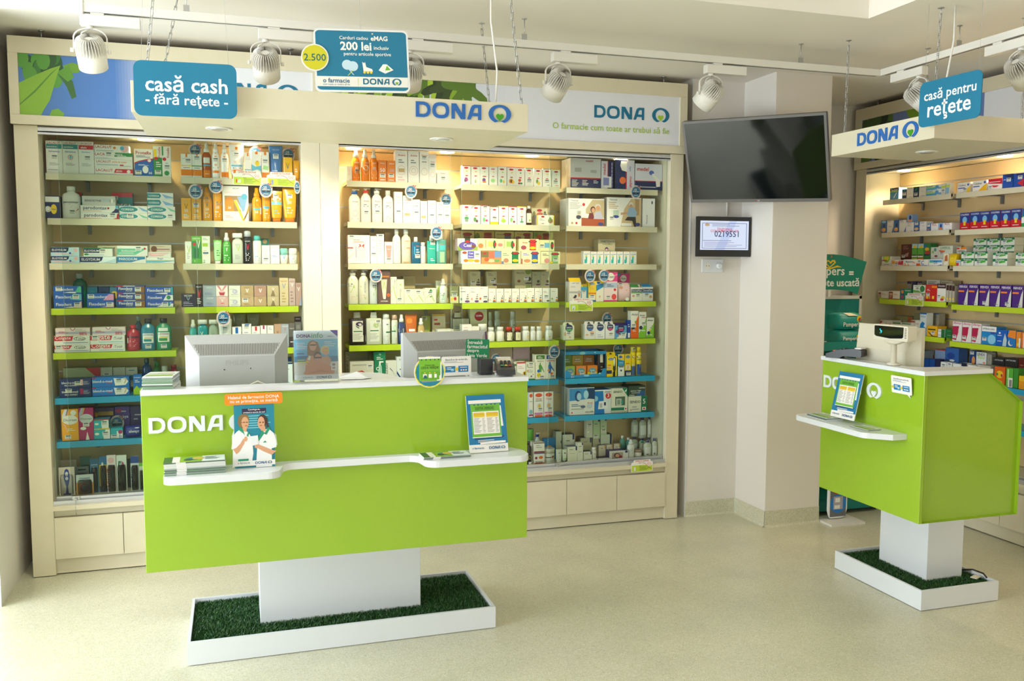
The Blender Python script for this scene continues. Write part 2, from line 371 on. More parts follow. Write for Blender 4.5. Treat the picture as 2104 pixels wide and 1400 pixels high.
# ------------------------------------------------------------------ the goods on the shelves
# one line per column: x1 x2 tops(bottom to top of a stack) kind[:cap colour] [opts] | print | description   (// separates the items of a stack)
GOODS = r'''
@A1
93 127 289 b|w/r/w;R 3 76 97 90 t;T 50 94 80 r LACALUT;T 38 82 60 w sensitive;T 50 67 68 b Zahnspulung;S 52 50;L 50 24 34 62 3 e;L 40 8 14 60 1 e|tall white mouthwash carton with teal band and sticker
127 160 290 b|w/r/w;R 3 76 97 90 t;T 50 94 80 r LACALUT;T 38 82 60 w sensitive;T 50 67 68 b Zahnspulung;O 50 51 17 r;O 50 51 14 w;E 50 51 8 5 a;L 50 24 34 62 3 e|tall white mouthwash carton with round tooth emblem
160 192 291 b|w/r/w;R 3 76 97 89 r;T 50 94 80 r LACALUT;T 35 82 40 w aktiv;T 50 68 55 b Mundwasser;S 58 50;L 50 24 34 62 3 e|tall white mouthwash carton with red band
193 273 344,328,313 b|w;G r 50 30 100 30 100 82 54 82;T 25 62 44 r LACALUT;T 64 56 17 w aktiv;O 89 50 5 w;L 30 5 20 50 1 e // w;T 24 74 38 r LACALUT;T 65 68 40 o white & repair;R 6 20 62 42 s;R 66 18 76 38 r;L 80 10 28 30 1 e // w;G g 52 40 100 46 100 96 55 96;T 15 70 26 r LACA;S 38 72;T 64 72 20 w extra;T 72 54 24 w sensitive;L 30 5 28 54 2 e|white toothpaste carton with red right half // white toothpaste carton with silver stripe and orange words // white toothpaste carton with dark green right half
193 265 298 b z=313|w;T 27 72 48 r LACALUT;O 58 62 4 o;E 86 50 12 48 h;E 80 60 6 30 a;L 30 8 30 50 1 e|white childrens toothpaste carton with pink round picture
275 314 306 b|w/b/w;G b 0 0 100 0 100 62 60 58 25 52 0 44;G r 0 44 25 52 60 58 100 62 100 66 60 62 25 56 0 49;T 50 86 84 r Protefix;L 50 68 76 80 2 n;O 80 58 12 r;O 80 58 9 w;E 58 24 16 14 w;T 84 12 18 w 66;L 50 38 44 60 2 w;S 20 13|white and blue denture tablet carton with red title
313 332 300 b|g;R 0 62 100 100 w;V 70 80 36 r Protefix;O 30 60 22 r;L 60 30 50 60 3 w;R 4 64 40 90 y;S 50 14|upright green and white denture cream carton
332 350 301 b|w;R 0 70 16 100 g;V 70 80 34 r Protefix;O 26 58 22 r;L 60 28 48 50 3 e;E 50 12 30 8 g;S 55 32|upright white denture cream carton with green leaf
@A2
89 121 402 bx:w D=.09|n;R 0 72 100 96 w;O 18 40 24 w;E 60 40 22 22 y;T 60 40 34 n Glam|dark blue box with round white cap, far left
124 163 382 bo:w e=2.2|w;G r 0 0 100 0 100 40 88 30 70 18 0 15;T 50 50 82 n parodontax;L 38 34 46 50 3 h;S 58 20|white bulb shaped mouthwash bottle with red base
164 244 437,422 b|w;G r 84 0 100 0 100 90 96 90 94 20;T 40 52 62 n parodontax;S 84 60;L 30 5 20 50 1 o // w;G n 80 0 100 0 100 50 92 60 88 30;R 92 60 100 100 a;T 38 58 62 n parodontax;O 73 62 3 r;L 30 14 26 50 1 o|white toothpaste carton with red corner // white toothpaste carton with navy corner
168 237 403 b z=422|#d8d4cc;T 32 50 50 n SENSODYNE;R 58 38 84 76 s;O 90 50 7 z;E 90 50 5 26 w|silver grey toothpaste carton on the white toothpaste stack
245 303 438,423 b|w;E 30 50 36 40 t;T 30 50 44 w COREGA;R 0 92 55 100 v;G #8fd0b0 66 92 100 40 100 20 84 30;S 38 55 // w;E 30 50 36 40 t;T 30 50 44 w COREGA;R 0 92 55 100 v;G #7fb0e0 66 92 100 40 100 20 84 30|white denture cream carton with teal oval and green wedge, sticker // white denture cream carton with teal oval and blue wedge
303 360 438,424 b|w;E 34 50 34 40 t;T 34 50 44 w COREGA;R 0 92 55 100 v;S 82 55 // w;E 34 50 34 40 t;T 34 50 44 w COREGA;R 0 92 55 100 v;G #8fd0b0 70 90 100 40 100 20 84 30|white denture cream carton with teal oval and sticker // white denture cream carton with teal oval and pale green tail
302 356 409,396 b z=424|w;G t 0 10 48 10 54 50 48 88 0 88;T 26 48 42 w COREGA;G #8db8e8 56 80 100 30 100 14 70 14|small white and teal denture cream carton
-
150 168 395 b|t;R 0 86 100 100 r;E 50 50 60 20 a|teal denture tablet carton behind the white bottle
229 272 396 b|t;R 0 84 100 100 r;G w 0 0 100 0 100 26 40 30 0 40;T 60 52 70 w REGA;S 10 80;R 30 4 100 24 a|teal and red denture tablet carton behind the silver carton
@A3
104 163 526,508 b|#bfe0f2;G n 0 40 55 40 62 60 64 96 0 96;R 0 96 72 100 a;T 30 68 50 w ELGYDIUM;O 88 66 7 h;L 46 10 34 70 1 h;O 68 32 4 b|pale blue toothpaste carton with pink dot
163 239 527 b|#e8f2fa;G n 0 16 50 16 60 40 64 96 0 96;T 30 56 50 w ELGYDIUM;G #c5dff0 66 10 100 10 100 76|long white toothpaste carton with navy title
171 231 509 b z=527|w;G n 0 40 56 40 60 90 0 90;R 0 90 100 100 g;T 28 64 50 w ELGYDIUM;S 66 60;E 10 22 8 12 g;L 40 8 24 60 1 a|white toothpaste carton with green top edge and sticker
240 300 526 b|w;G #0f7fb5 0 16 50 16 80 50 97 60 97 92 0 92;T 38 58 62 w PARODIUM|white gum gel carton with blue swoosh
240 303 505 b z=526|w;G #6cc5a8 0 10 60 10 90 60 100 72 0 72;T 38 50 50 w Arthrodont;S 70 72;O 91 72 4 r;L 30 20 34 50 1 w|white and mint green toothpaste carton
300 358 529 b|w;G a 0 14 50 14 100 40 100 50 0 50;R 0 50 100 56 y;T 50 78 20 b Elugel|white ointment carton with yellow and light blue band
304 351 518 b z=529|w;G h 4 20 60 20 96 84 4 84;L 50 50 70 70 1 w|pink and white ointment carton on the light blue one
-
307 352 503 b z=528|#dcd2c0;O 20 55 14 x;O 20 66 14 #7a4a30;L 62 55 70 60 1 m;R 30 84 70 88 f|beige baby toothpaste pack with small portrait at back
200 248 505 b z=528|#d9cfb8;L 50 70 90 50 1 d|plain beige toothpaste pack at back
@A4
110 168 619,603,588 b|#1a5fc0;G w 34 10 60 4 100 0 100 20 60 22;G h 66 10 100 10 100 100 80 60;T 36 54 56 w Fixodent;S 84 50 // #1a5fc0;G a 60 20 100 10 100 90 70 96;T 36 54 56 w Fixodent;S 80 56 // #1a5fc0;G #55c39a 76 10 100 10 100 90 90 96;G w 34 10 60 4 80 0 80 20 60 22;T 46 56 52 w Fixodent;S 20 62|blue denture cream carton with pink corner // blue denture cream carton with pale blue end // blue denture cream carton with mint green end
178 234 618,603 b|#1a5fc0;G h 50 8 100 8 100 80 70 20;T 38 54 60 w Fixodent;S 84 50 // #1a5fc0;G #e59ac6 60 6 100 6 100 90 82 90;T 48 54 54 w Fixodent;S 16 60|blue denture cream carton with pale pink base // blue denture cream carton with pink right end
240 298 617,602,587 b|#23489a;R 66 0 100 88 #8a5a1c;R 0 88 66 100 s;R 0 88 24 100 r;T 32 60 50 w Fixodent;T 44 32 22 s PLUS;S 76 48|dark blue denture cream carton with brown end
299 356 619,605,590 b|#1f55b8;G w 40 6 62 4 96 84 70 60;T 34 54 52 w Fixodent;R 60 4 100 60 w;O 82 50 8 t;S 70 50 // #1f55b8;G w 64 10 100 10 100 90 76 90;T 34 54 52 w Fixodent;O 84 54 8 t;O 84 54 6 g // #1f55b8;G w 34 10 60 4 80 0 80 20 60 22;R 94 0 100 100 q;T 36 56 58 w Fixodent;S 80 56|blue denture cream carton with white sticker and teal shield // blue denture cream carton with teal shield emblem // blue denture cream carton with turquoise end
-
147 176 562 bo:#cfd8cc|#0e7a5c|green mouthwash bottle with pale cap behind the cartons
179 200 589 b|u;E 50 50 40 30 t;T 50 50 60 w Oral|teal carton at back of fourth shelf
202 224 589 b|#1c3a66;E 50 50 44 26 k|dark navy carton at back
225 244 590 b|#4b86a8;E 50 60 40 20 y|pale blue carton with yellow oval at back
@A5
111 185 709,690 b|w;G r 0 45 42 45 50 96 0 96;T 22 72 40 w Colgate;E 72 66 17 22 z;E 72 66 15 18 w;T 72 66 26 z Total;L 60 16 30 70 1 b;S 12 70 // w;G r 0 45 50 45 54 96 0 96;T 25 72 44 w Colgate;E 72 66 17 22 z;E 72 66 15 18 w;T 72 66 26 z Total;L 60 16 30 70 1 b|white toothpaste carton with red title, sticker over it // white toothpaste carton with full red title
113 185 674 b z=690|#f0dcd8;R 0 20 100 50 v;L 24 30 60 30 2 r;T 80 24 22 r 88%;L 74 50 84 34 2 e;O 50 96 7 m;O 50 96 5 w|pale pink promotion strip over left toothpaste stack
185 257 707,689 b|w;G r 0 45 60 45 64 96 0 96;T 30 72 54 w Colgate;E 80 66 14 22 s;E 80 66 12 18 w;T 80 66 22 z Total;L 60 16 30 70 1 a // w;G r 0 45 60 45 64 96 0 96;T 38 72 40 w lgate;S 14 74;E 80 66 14 22 s;E 80 66 12 18 w;T 80 66 22 z Total;L 60 16 30 70 1 a|white toothpaste carton with wide red title // white toothpaste carton with wide red title half stickered
189 258 672 b z=689|#f0dcd8;R 0 20 100 50 v;L 24 30 60 30 2 r;T 80 24 22 r 88%;L 74 50 84 34 2 e;O 48 96 7 m;O 48 96 5 w|pale pink promotion strip over right toothpaste stack
259 286 668 bo:r|#c0203c;R 6 50 94 57 #5a2030;L 50 16 44 60 5 h;R 2 30 10 50 w|crimson mouthwash bottle with red cap
288 318 655 bo:k e=3|#1184a6;R 12 24 88 54 w;T 50 49 70 n LISTERINE;R 20 38 80 41 y;R 18 28 74 36 t;S 50 13|square blue mouthwash bottle with striped black cap
319 351 654 bo:k e=3|#0e9067;R 12 26 88 56 w;T 50 51 70 n LISTERINE;R 20 40 80 43 y;R 18 29 74 38 g;S 50 13;R 15 60 80 70 w|square green mouthwash bottle with striped black cap
-
276 291 650 bo:#a9c0bc|#1c5c86|slim blue bottle with pale cap at back
@A6
122 188 797,779 b|#17306e;T 32 58 50 w blend-a-med;T 36 26 40 w PRO EXPERT;R 64 30 74 90 m;L 86 30 74 22 4 v;S 28 70 // #17306e;T 32 58 50 w blend-a-med;T 36 26 40 w PRO EXPERT;R 66 26 74 92 h;L 86 30 74 22 4 v;S 58 50|navy toothpaste carton with purple ribbon // navy toothpaste carton with pink ribbon
189 266 795,775 b|#1378d2;T 28 58 52 w blend-a-med;R 40 34 54 40 r;G w 62 10 90 14 98 50 90 90 76 80 58 90;T 90 56 10 f 7;S 72 60;R 0 88 10 98 r|bright blue toothpaste carton with white splash
273 291 770 b|#1a6fc4;G l 0 0 100 0 100 40 70 30 40 46 0 26;T 50 86 80 w FIXODENT;L 50 60 76 60 2 w|upright blue and green carton beside the magazines
-
129 206 756 b|#b8c4a0;G r 60 100 100 50 100 100;T 45 52 62 #3f6f48 ASLAMED;O 88 52 7 g;R 25 12 90 24 m|grey green and red toothpaste carton at back
206 231 755 b z=795|#c9c4b0;O 55 46 30 u;S 50 60|white carton with blue ball and sticker at back
232 257 755 b z=795|#c9c4b0;O 55 46 26 u|middle white carton with blue ball at back
258 282 755 b z=795|#c9c4b0;O 55 46 26 u;L 50 80 90 50 1 b|right white carton with blue ball at back
290 311 737 bo:#2a4a5c|#1c4a8c|blue mouthwash bottle at back
311 331 744 bo:#1c7a3c|#156b34;R 10 20 90 50 w;R 45 34 86 44 o|green bottle with white and orange label
331 344 752 ja:#d4d0c0|#4a2a2a|dark brown jar with white lid
345 368 750 bo:#9c2038|#8c1c34|dark red mouthwash bottle right of the green bottle
@A7
125 160 841 b|j;G #e8e2ee 5 60 25 75 35 100 20 100 5 80;G b 30 80 44 100 38 100 26 80;O 72 88 18 w;E 52 66 46 15 w;T 52 66 80 z Discreet;G h 5 56 22 44 30 26 36 26 24 50;L 60 30 40 50 2 w;S 36 12|orange panty liner carton with white oval
160 191 838 b|m;G v 5 70 25 80 35 100 20 100 5 84;G y 30 80 44 100 38 100 26 80;E 52 66 46 15 #d0d4dc;T 52 66 80 z Discreet;E 30 36 20 5 w;S 50 48;G w 44 0 70 0 56 26|magenta panty liner carton with grey oval
181 226 881 b|#22b0c0;R 0 92 100 100 y;G w 60 0 100 0 100 90 74 90 56 40;E 18 50 14 12 w;S 72 52|larger turquoise tampon carton with yellow top edge
184 223 862 b z=882|#22b0c0;R 0 90 100 100 r;G w 55 0 100 0 100 90 70 90 50 40;E 20 50 14 12 w;S 72 60|small turquoise tampon carton with red top edge
227 252 880 b|#22b0c0;G w 0 0 100 0 100 30 50 34 0 30;R 50 30 100 70 w;O 80 62 18 m;T 80 24 20 b b;S 30 20|short turquoise and white tampon carton
256 288 876 bg|#1c2f94;T 60 52 70 w always;G m 0 0 100 0 100 34 60 24 20 12;E 80 84 16 5 w|blue sanitary pad pouch with magenta wave
-
187 234 839 b|#3a2470;R 30 74 96 88 #d9a33a;O 18 78 12 j;T 50 52 62 w always|purple sanitary pad carton with gold ribbon
235 266 836 b|#4a2a8c;E 28 86 24 7 m;T 60 84 30 w nou;T 50 64 80 w always|purple sanitary pad carton with pink oval
267 289 835 b|#332468;T 70 70 60 w always;L 50 50 60 40 1 v|dark purple sanitary pad carton beside the counter
223 257 854 tg|-20|
@A8
119 152 961 ca|#e4d6cc;G #1a3c9c 40 4 60 4 56 30 66 52 70 66 62 90 50 94 38 90 30 66 34 52 46 30;E 50 76 10 8 w;E 50 60 10 6 w;R 26 2 74 8 #1a3c9c|clear blister with dark blue baby toothbrush figure
155 191 976 ca|#e8a04a;R 0 60 100 100 #dfe6ea;O 50 34 30 r;O 50 34 18 #9fb4ba;T 50 82 60 b monami;L 30 66 74 30 1 g;R 50 62 96 76 w|orange and white hanging card with red ring teether
182 199 946 ca dp=.03|#2f9ed0;R 0 70 100 100 #1a6fa8;T 50 82 80 w aquafresh;G #1a6fc0 44 5 60 5 62 50 50 70 38 60;E 44 68 14 8 w|blue toothbrush card with blue brush
201 217 941 ca dp=.03|#f0d24a;R 0 76 100 100 #1f7ac2;R 0 0 100 16 #1c3f8c;G #4b62b0 38 6 52 6 56 50 48 74 34 60;E 40 76 14 8 w|yellow and blue toothbrush card
218 237 936 ca|#f3e6e6;O 46 86 34 h;O 44 66 28 h;G #22a8a0 44 6 60 6 60 60 46 60;V 22 36 56 r LACALUT|pink bubbled toothbrush card with turquoise handle
238 259 936 ca|#eef0ec;G #1f7a60 8 40 42 40 46 84 18 84;G #b84a80 56 6 70 6 62 50 74 78 50 84 56 50;V 26 20 36 r LACALUT;V 34 60 36 w sensitive|toothbrush card with pink brush and green flash
267 284 938 ca|#dfe3e6;R 0 80 100 100 #1c4a9c;G #9cb49c 48 6 62 6 66 44 54 70 44 60;V 18 40 60 b medium;R 0 2 100 6 w|grey toothbrush card with dark blue header
285 297 952 ca|#e2ecdc;R 0 88 100 100 #7ac23c;G #4aa83c 40 6 60 6 60 50 40 60|pale green toothbrush card beside the counter
-
122 156 946 ca|#8fa2ac;R 0 80 100 100 #b8a890;G #2a4a6c 30 10 70 10 60 70|grey blister card behind the blue figure
152 180 962 ca dp=.025|#9fb0b8;R 20 84 80 90 k;L 50 60 74 60 1 b|grey hanging card behind the orange card
160 182 943 ca dp=.05|#1f6f6c;E 60 50 24 20 y;R 0 70 100 100 #3a8a80|dark teal hanging card at back of toothbrush deck
260 268 944 ca|#1c3036|dark blister between toothbrush cards
@B1
371 394 316 b|w;R 42 86 60 100 o;R 0 8 100 34 o;R 0 48 100 52 y;T 50 80 74 e LA ROCHE;L 50 38 44 60 1 z;S 66 70|white sunscreen carton with yellow line and orange base
394 414 317 b|w;R 42 90 60 100 o;R 0 8 100 34 o;R 0 48 100 52 g;S 50 84;L 50 38 44 60 1 z|white sunscreen carton with green line and orange base
414 433 293 sp:w|#b8500c;R 14 42 84 58 w;R 10 2 90 22 o;R 10 34 90 38 a;T 50 12 50 w comfort|transparent amber sunscreen spray
433 451 292 sp:w|w;R 36 60 60 72 o;R 0 15 100 22 o;L 50 26 34 60 1 z;T 50 38 30 o 30;S 50 52|white sunscreen spray with thin orange line
452 469 292 sp:w|w;R 36 60 60 72 o;G b 0 30 100 26 100 40 50 36 0 44;G y 40 44 100 40 100 46;R 6 4 94 18 o;S 50 52|white childrens sunscreen spray with blue wave
469 501 288 tu:#e8862a|w;R 42 84 58 92 o;T 50 80 70 f LA ROCHE-POSAY;R 10 36 92 40 a;R 10 12 92 26 o;S 50 70;L 50 28 34 60 1 z;T 40 48 20 h 50|tall white sunscreen tube with orange base
499 515 313 b|w;R 40 86 66 98 o;T 50 74 70 f LA ROCHE;R 0 34 100 37 a;R 0 8 100 18 o|slim white sunscreen carton with pale blue line
516 536 311 b|w;R 40 90 66 100 o;E 60 58 22 10 y;O 60 64 9 x;G a 0 30 60 36 100 30 100 50 40 46 0 54;R 0 8 100 18 o|white childrens sunscreen carton with yellow figure shape
537 552 312 b|w;R 36 88 66 100 o;G #a8d890 10 38 90 34 90 48 30 52;R 0 8 100 26 o;S 50 66|narrow white sunscreen carton with pale green patch
549 581 291 tu:#3f6eb0|#3f74b4;T 50 88 56 #9ab8e0 VICHY;R 28 62 70 76 w;S 50 70;L 50 10 30 60 3 #a8c4e8|tall blue after sun tube
576 600 323 b|#eeb41c;R 8 0 12 100 w;T 50 82 70 y VICHY;G z 30 74 38 74 50 56 62 74 68 74 52 50 48 50;T 50 18 22 w 30;R 10 24 90 34 o|yellow sunscreen carton with letter V
602 617 329 tu:#e8931a z=372|#eda81a;L 50 40 60 40 2 w|small yellow tube leaning in the right corner
387 414 290 tg|-25|
509 540 287 tg|-25|
577 607 298 tg|-25|
478 537 351 of|f1|
548 607 354 of|f2|
@B2
372 392 407 b|j;T 50 86 80 f VICHY;G #6b7a30 30 76 36 76 50 58 64 76 70 76 53 54 47 54;T 50 44 40 w 50;L 50 8 30 60 3 w|amber yellow sunscreen carton marked fifty
393 413 408 b|j;T 50 86 80 f VICHY;T 50 44 40 w 30;L 50 8 30 60 3 w;S 46 70|amber yellow sunscreen carton marked thirty
414 435 384 sp:j|#f5a70c;G z 36 56 42 56 50 46 58 56 64 56 53 42 47 42;T 50 34 34 w 50;S 46 64;L 50 8 26 50 3 w|yellow sunscreen spray with slim nozzle
436 456 384 cn:#f0a020|#f5a70c;T 50 68 60 y VICHY;T 50 40 36 w 30;S 66 52;L 50 10 30 50 3 w|yellow aerosol sunscreen can with gold cap
454 510 382 b|w/s/w;R 8 28 80 72 #b08a58;E 26 48 17 20 o;R 10 28 42 60 #e8992a;T 26 38 12 w 30;T 52 93 26 z VICHY;T 40 81 60 h CAPITAL SOLEIL;G w 44 60 54 60 78 28 72 28;G #8fb8e0 56 70 96 70 84 30 76 28;G #f0a83a 76 2 82 2 100 46 100 30 84 14;G y 44 56 52 60 80 6 76 2;O 84 70 12 a;L 26 8 18 30 2 h|white gift carton with window showing two sun products
517 537 385 sp:j|#f5a70c;E 56 50 30 8 o;R 0 34 100 39 a;T 44 28 34 w 50;R 82 22 98 42 w|yellow childrens sunscreen spray with light blue line
537 555 388 cn:#a8c4e0|#f5a70c;E 50 58 34 8 o;R 0 40 100 47 a;T 54 36 36 w 30;L 60 10 28 50 3 w|yellow aerosol sunscreen with pale blue cap
554 580 392 tu:o|#f5ad14;R 4 56 96 66 #7cc8d8;E 50 74 40 6 w;S 46 82;T 44 48 20 y 50;L 54 24 40 50 2 a;R 0 92 100 100 y|yellow childrens sunscreen tube with turquoise band
580 609 386 tu:o|#f5ad14;T 50 58 30 w 30;T 50 92 70 y VICHY;S 52 76;L 50 24 46 50 3 w|large yellow sunscreen tube at the right end
387 419 382 tg|-25|
430 458 374 tg|-25|
529 560 379 tg|-25|
607 619 376 tg|-25|
@B3
380 393 496 b|w;G l 30 80 40 80 56 56 80 80 90 80 60 46;L 50 20 50 50 4 e|slim white carton with green V
393 413 485 b|g;R 0 82 100 100 #6ab83c;T 50 91 80 w CADOU;O 28 70 18 r;G w 52 84 60 84 68 62 80 84 90 84 72 54;R 20 20 70 56 #1c6a40;R 0 0 100 18 #5aa83c;T 30 9 4 w 1|green gift carton with word and red dot
413 431 485 b|w;R 14 62 74 74 l;L 50 84 94 60 2 e;R 0 0 6 100 l;L 50 30 50 50 3 h;R 16 36 80 41 u;T 28 8 24 g 2|white carton with lime cream picture
438 455 493 tu:w|#a8dc9c;G #62b83a 0 60 100 40 100 100 0 100;T 50 86 50 w VICHY;L 60 30 60 50 3 g|green to white cleansing tube
456 474 478 sp:#dfe4e0|#4aa83c;T 50 58 60 w VICHY;G w 40 52 45 52 50 44 56 52 61 52 52 40 48 40;L 50 8 30 60 3 w|green foam pump bottle with clear hood
476 499 479 bo:w e=4|#cfd4c4;R 44 97 60 100 l;T 50 62 50 e VICHY;G l 38 58 44 58 54 44 64 58 70 58 56 40;L 50 14 30 50 3 e|clear cleansing bottle with square white cap
498 517 474 cn:s|#1c1a1c;T 50 68 66 w VICHY;G r 32 60 40 60 52 48 62 60 70 60 55 42 49 42;L 50 8 34 50 5 w|black shaving gel can with red V
519 537 484 cn:#4fb8b4|w;T 50 60 60 s VICHY;G s 40 54 46 54 54 42 62 54 68 54 56 40;L 50 8 30 50 3 a|white deodorant can with turquoise cap
536 554 504 b|w;T 50 90 70 e VICHY;G s 28 80 36 80 50 58 64 80 70 80 54 54 46 54;L 50 36 52 60 3 h;S 50 22|white carton with grey V and slanted sticker
555 574 504 b|w;T 50 90 70 e VICHY;G s 28 80 36 80 50 58 64 80 70 80 54 54 46 54;L 50 36 46 60 2 b|white carton with grey V, no sticker
574 592 510 ro:#8fd4cc|w;T 50 44 40 a V;L 50 14 36 50 3 a|roll-on deodorant with mint cap
593 611 510 ro:w|w;T 60 44 40 s V;L 56 12 34 50 3 e|roll-on deodorant with white cap
-
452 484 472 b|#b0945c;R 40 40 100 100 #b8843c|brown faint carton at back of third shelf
536 552 490 b z=505|#1c8a7c;O 50 60 30 f|small teal carton at back of third shelf
@B4
372 401 604 b|#2a2440;T 50 86 60 w VICHY;G #8fb0c8 36 76 42 76 50 56 58 76 64 76 52 50 48 50;L 50 20 42 70 2 v;L 50 6 16 70 1 v|navy violet cream carton
401 416 584 b|#241c1c;T 50 88 80 w VICHY;G r 30 76 40 76 52 58 64 76 72 76 56 36 48 36;L 50 12 40 60 4 w|black carton with long red V
417 444 609 b|#aeb8cc;T 54 82 54 w VICHY;L 54 20 40 60 3 #7a86ac // |lavender blue cream carton
417 443 587 b z=609|#b4bccc;T 50 82 54 w VICHY;L 50 10 36 80 4 #7a86ac|lavender blue cream carton with small print on top
444 469 609 b|#d8b0ac;T 50 84 54 w VICHY;G w 40 72 46 72 50 54 56 72 60 72 52 46 48 46;L 50 26 38 30 1 r|rose pink cream carton
442 468 587 b z=609|#e9dfdc;G #d88a92 6 100 26 100 50 54 42 50;G #d88a92 94 100 74 100 50 54 58 50;G #b03a44 24 38 76 38 68 8 34 8;E 50 42 24 8 h|white cream carton with pink ribbon
470 494 609,587 b|#dbdccf;E 54 44 22 22 v;E 50 44 10 12 s;L 50 10 22 60 1 e;L 30 60 70 40 1 e|ivory cream carton with floral ring
495 521 609,587 b|#c2a67c;T 50 82 54 #8a7048 VICHY;S 34 60;L 50 10 30 50 2 #8a7048 // #bba074;T 50 82 54 #8a7048 VICHY;G w 38 70 46 70 51 44 56 70 64 70 53 36 48 36;L 50 10 30 50 2 #8a7048|gold cream carton with price sticker // gold cream carton with white V
522 547 609 b|#c0a078;T 50 84 54 #8a7048 VICHY;G w 38 70 46 70 51 44 56 70 64 70 53 36 48 36|tan cream carton with white V
522 547 587 b z=609|#b98f7c;T 50 84 54 #8a6048 VICHY;G w 38 70 46 70 51 44 56 70 64 70 53 36 48 36|rosewood cream carton with white V
549 573 609,587 b|#c9b48c;G #8a7350 30 0 70 0 54 60 48 60;G w 40 80 46 80 51 58 56 80 62 80 53 50|shiny gold cream carton with dark triangle
574 592 571 b|#d8c49c;T 50 88 80 #a8742c VICHY;G #9aa8b0 28 80 38 80 50 68 62 80 72 80 54 62 46 62;L 50 10 50 50 4 #b09460|tall champagne serum carton
593 606 572 b|#c8aca4;T 50 88 76 #8a6a68 VICHY;G w 28 84 40 84 52 74 62 84 74 84 56 68;L 50 10 56 50 4 #9a7a78|tall dusty pink serum carton
607 619 581 b|#b8968c;T 50 88 76 #8a6a68 VICHY;G w 28 80 40 80 52 68 62 80 74 80 56 62;G #98a8cc 60 0 100 0 100 44|slim rosy serum carton beside the pillar
@B5
388 404 657 sp:w|#4fb4b4;R 10 4 90 10 #8fd4cc|aqua spray bottle with white nozzle
405 427 657 bo:w e=4|#2ba4b0;T 40 54 30 w V;S 50 40;R 0 84 100 86 t|aqua cleansing bottle with square white cap
428 447 657 bo:w e=4|#a8b8a8;S 50 40|clear cleansing bottle with white cap
444 476 655 tu:w|#e4e6e2;T 50 88 50 e VICHY;S 50 66;L 50 40 56 50 4 e|white exfoliating tube
477 496 672 b|w;R 34 70 64 98 b;L 50 52 62 80 1 e;L 50 20 46 60 3 e|white skin cream carton with blue tab
497 516 666 b|w;R 30 96 80 100 b;S 50 88;L 50 30 70 60 4 v;O 50 22 30 o;O 50 22 26 w|taller white carton with sticker and orange ring
517 534 671 b|w;R 40 80 64 100 r;L 50 60 76 60 2 v;S 50 50|white carton with crimson tab and barcode
535 548 669 b|w;R 38 84 64 100 m;S 56 50;L 40 20 36 50 2 e|narrow white carton with magenta tab
549 562 669 b|w;L 50 80 92 60 2 e;S 56 50;L 40 20 36 50 2 e|narrow white carton without a tab
563 577 666 b|#c8a084;G #6a5040 36 70 44 70 52 56 60 70 68 70 54 52|rose gold serum carton
577 593 666 b|#a8acb8;T 54 90 70 w VICHY;G #c86a5c 40 84 46 84 52 74 58 84 64 84 53 70;L 50 30 44 50 2 w|lavender grey serum carton, tall
594 606 692,664 b|#4a3c3c;L 50 40 60 60 1 w // #6b6460;T 50 60 80 w VICHY|dark brown small carton // taupe small carton above the dark one
607 619 690,662 b|#5a504c;L 50 60 80 60 1 w;S 40 30 // #6b6864;R 20 50 80 80 #8a8680|grey brown small carton // smoke grey small carton
-
478 505 645 tu:#8a8c78|#8a8a74;T 50 84 50 #a8a890 VICHY;S 60 50;R 40 40 96 46 t|left olive grey tube at back
507 533 645 tu:#8a8c78|#8a8a74;T 50 84 50 #a8a890 VICHY;S 40 50;R 40 40 96 46 t|right olive grey tube at back
605 619 651 b z=662|#3c1c20;T 50 60 70 w VICHY|tiny maroon carton at back
443 475 637 tg|-20|
@B6
584 601 745 b|#dfe6e8;R 0 94 100 100 #1c3f6c;L 40 70 90 40 2 e;R 0 10 60 26 a|white carton with navy top beside the monitor
-
577 599 735 b|#1c3a6c;R 0 60 100 66 t|dark blue carton at back beside the monitor
@C1
712 723 341 b|w;V 40 60 50 h Avene;R 50 2 96 8 h|narrow white carton at the left end
723 741 301 sp:#e8e2da|o;T 55 58 60 w Avene;L 55 46 54 60 2 d;S 60 30;T 50 40 40 w 30;L 50 8 14 60 1 w|orange sunscreen spray with sticker, first in line
742 759 303 sp:#e8e2da|o;T 70 58 50 w Avene;E 55 42 36 8 w;O 60 28 30 #f5b080;O 60 28 24 o;R 0 44 10 60 w|orange sunscreen spray with pale blue arch
760 777 302 sp:#e8e2da|o;T 50 58 50 w Avene;T 50 42 40 w 30;O 50 28 38 #f5b080;O 50 28 32 o;L 50 8 14 60 1 w|orange sunscreen spray with circular motif
777 794 329 b|#ee8434;T 50 86 60 w Avene;T 50 54 60 w 50;S 50 28;L 50 4 14 60 1 w|orange sunscreen carton with white number
795 812 330 b|#ee8434;T 55 86 60 w Avene;T 60 54 50 v 50;S 50 30;L 50 4 14 60 1 w|orange sunscreen carton with lilac number
812 837 304 b|#f3ece6;T 52 86 62 #d8603c Avene;L 50 60 74 50 2 z;E 50 38 36 15 #e8b8a8;E 50 38 33 13.5 #f3ece6;R 24 32 76 44 f;L 50 4 20 60 2 h|tall white carton with tan label on oval
838 861 305 b|#f3ece6;T 52 86 62 #d8603c Avene;L 50 60 74 50 2 z;E 50 38 40 15 #e8b8a8;E 50 38 36 13.5 #f3ece6;E 50 38 22 8 #e8b8a8;E 50 38 18 6.5 #f3ece6|tall white carton with coral spiral
862 881 308 b|#f3ece6;T 52 88 62 #d8603c Avene;S 50 80;L 50 64 70 50 1 z;E 50 36 36 12 #e8b8a8;E 50 36 32 10.5 #f3ece6|tall white carton with sticker near its top
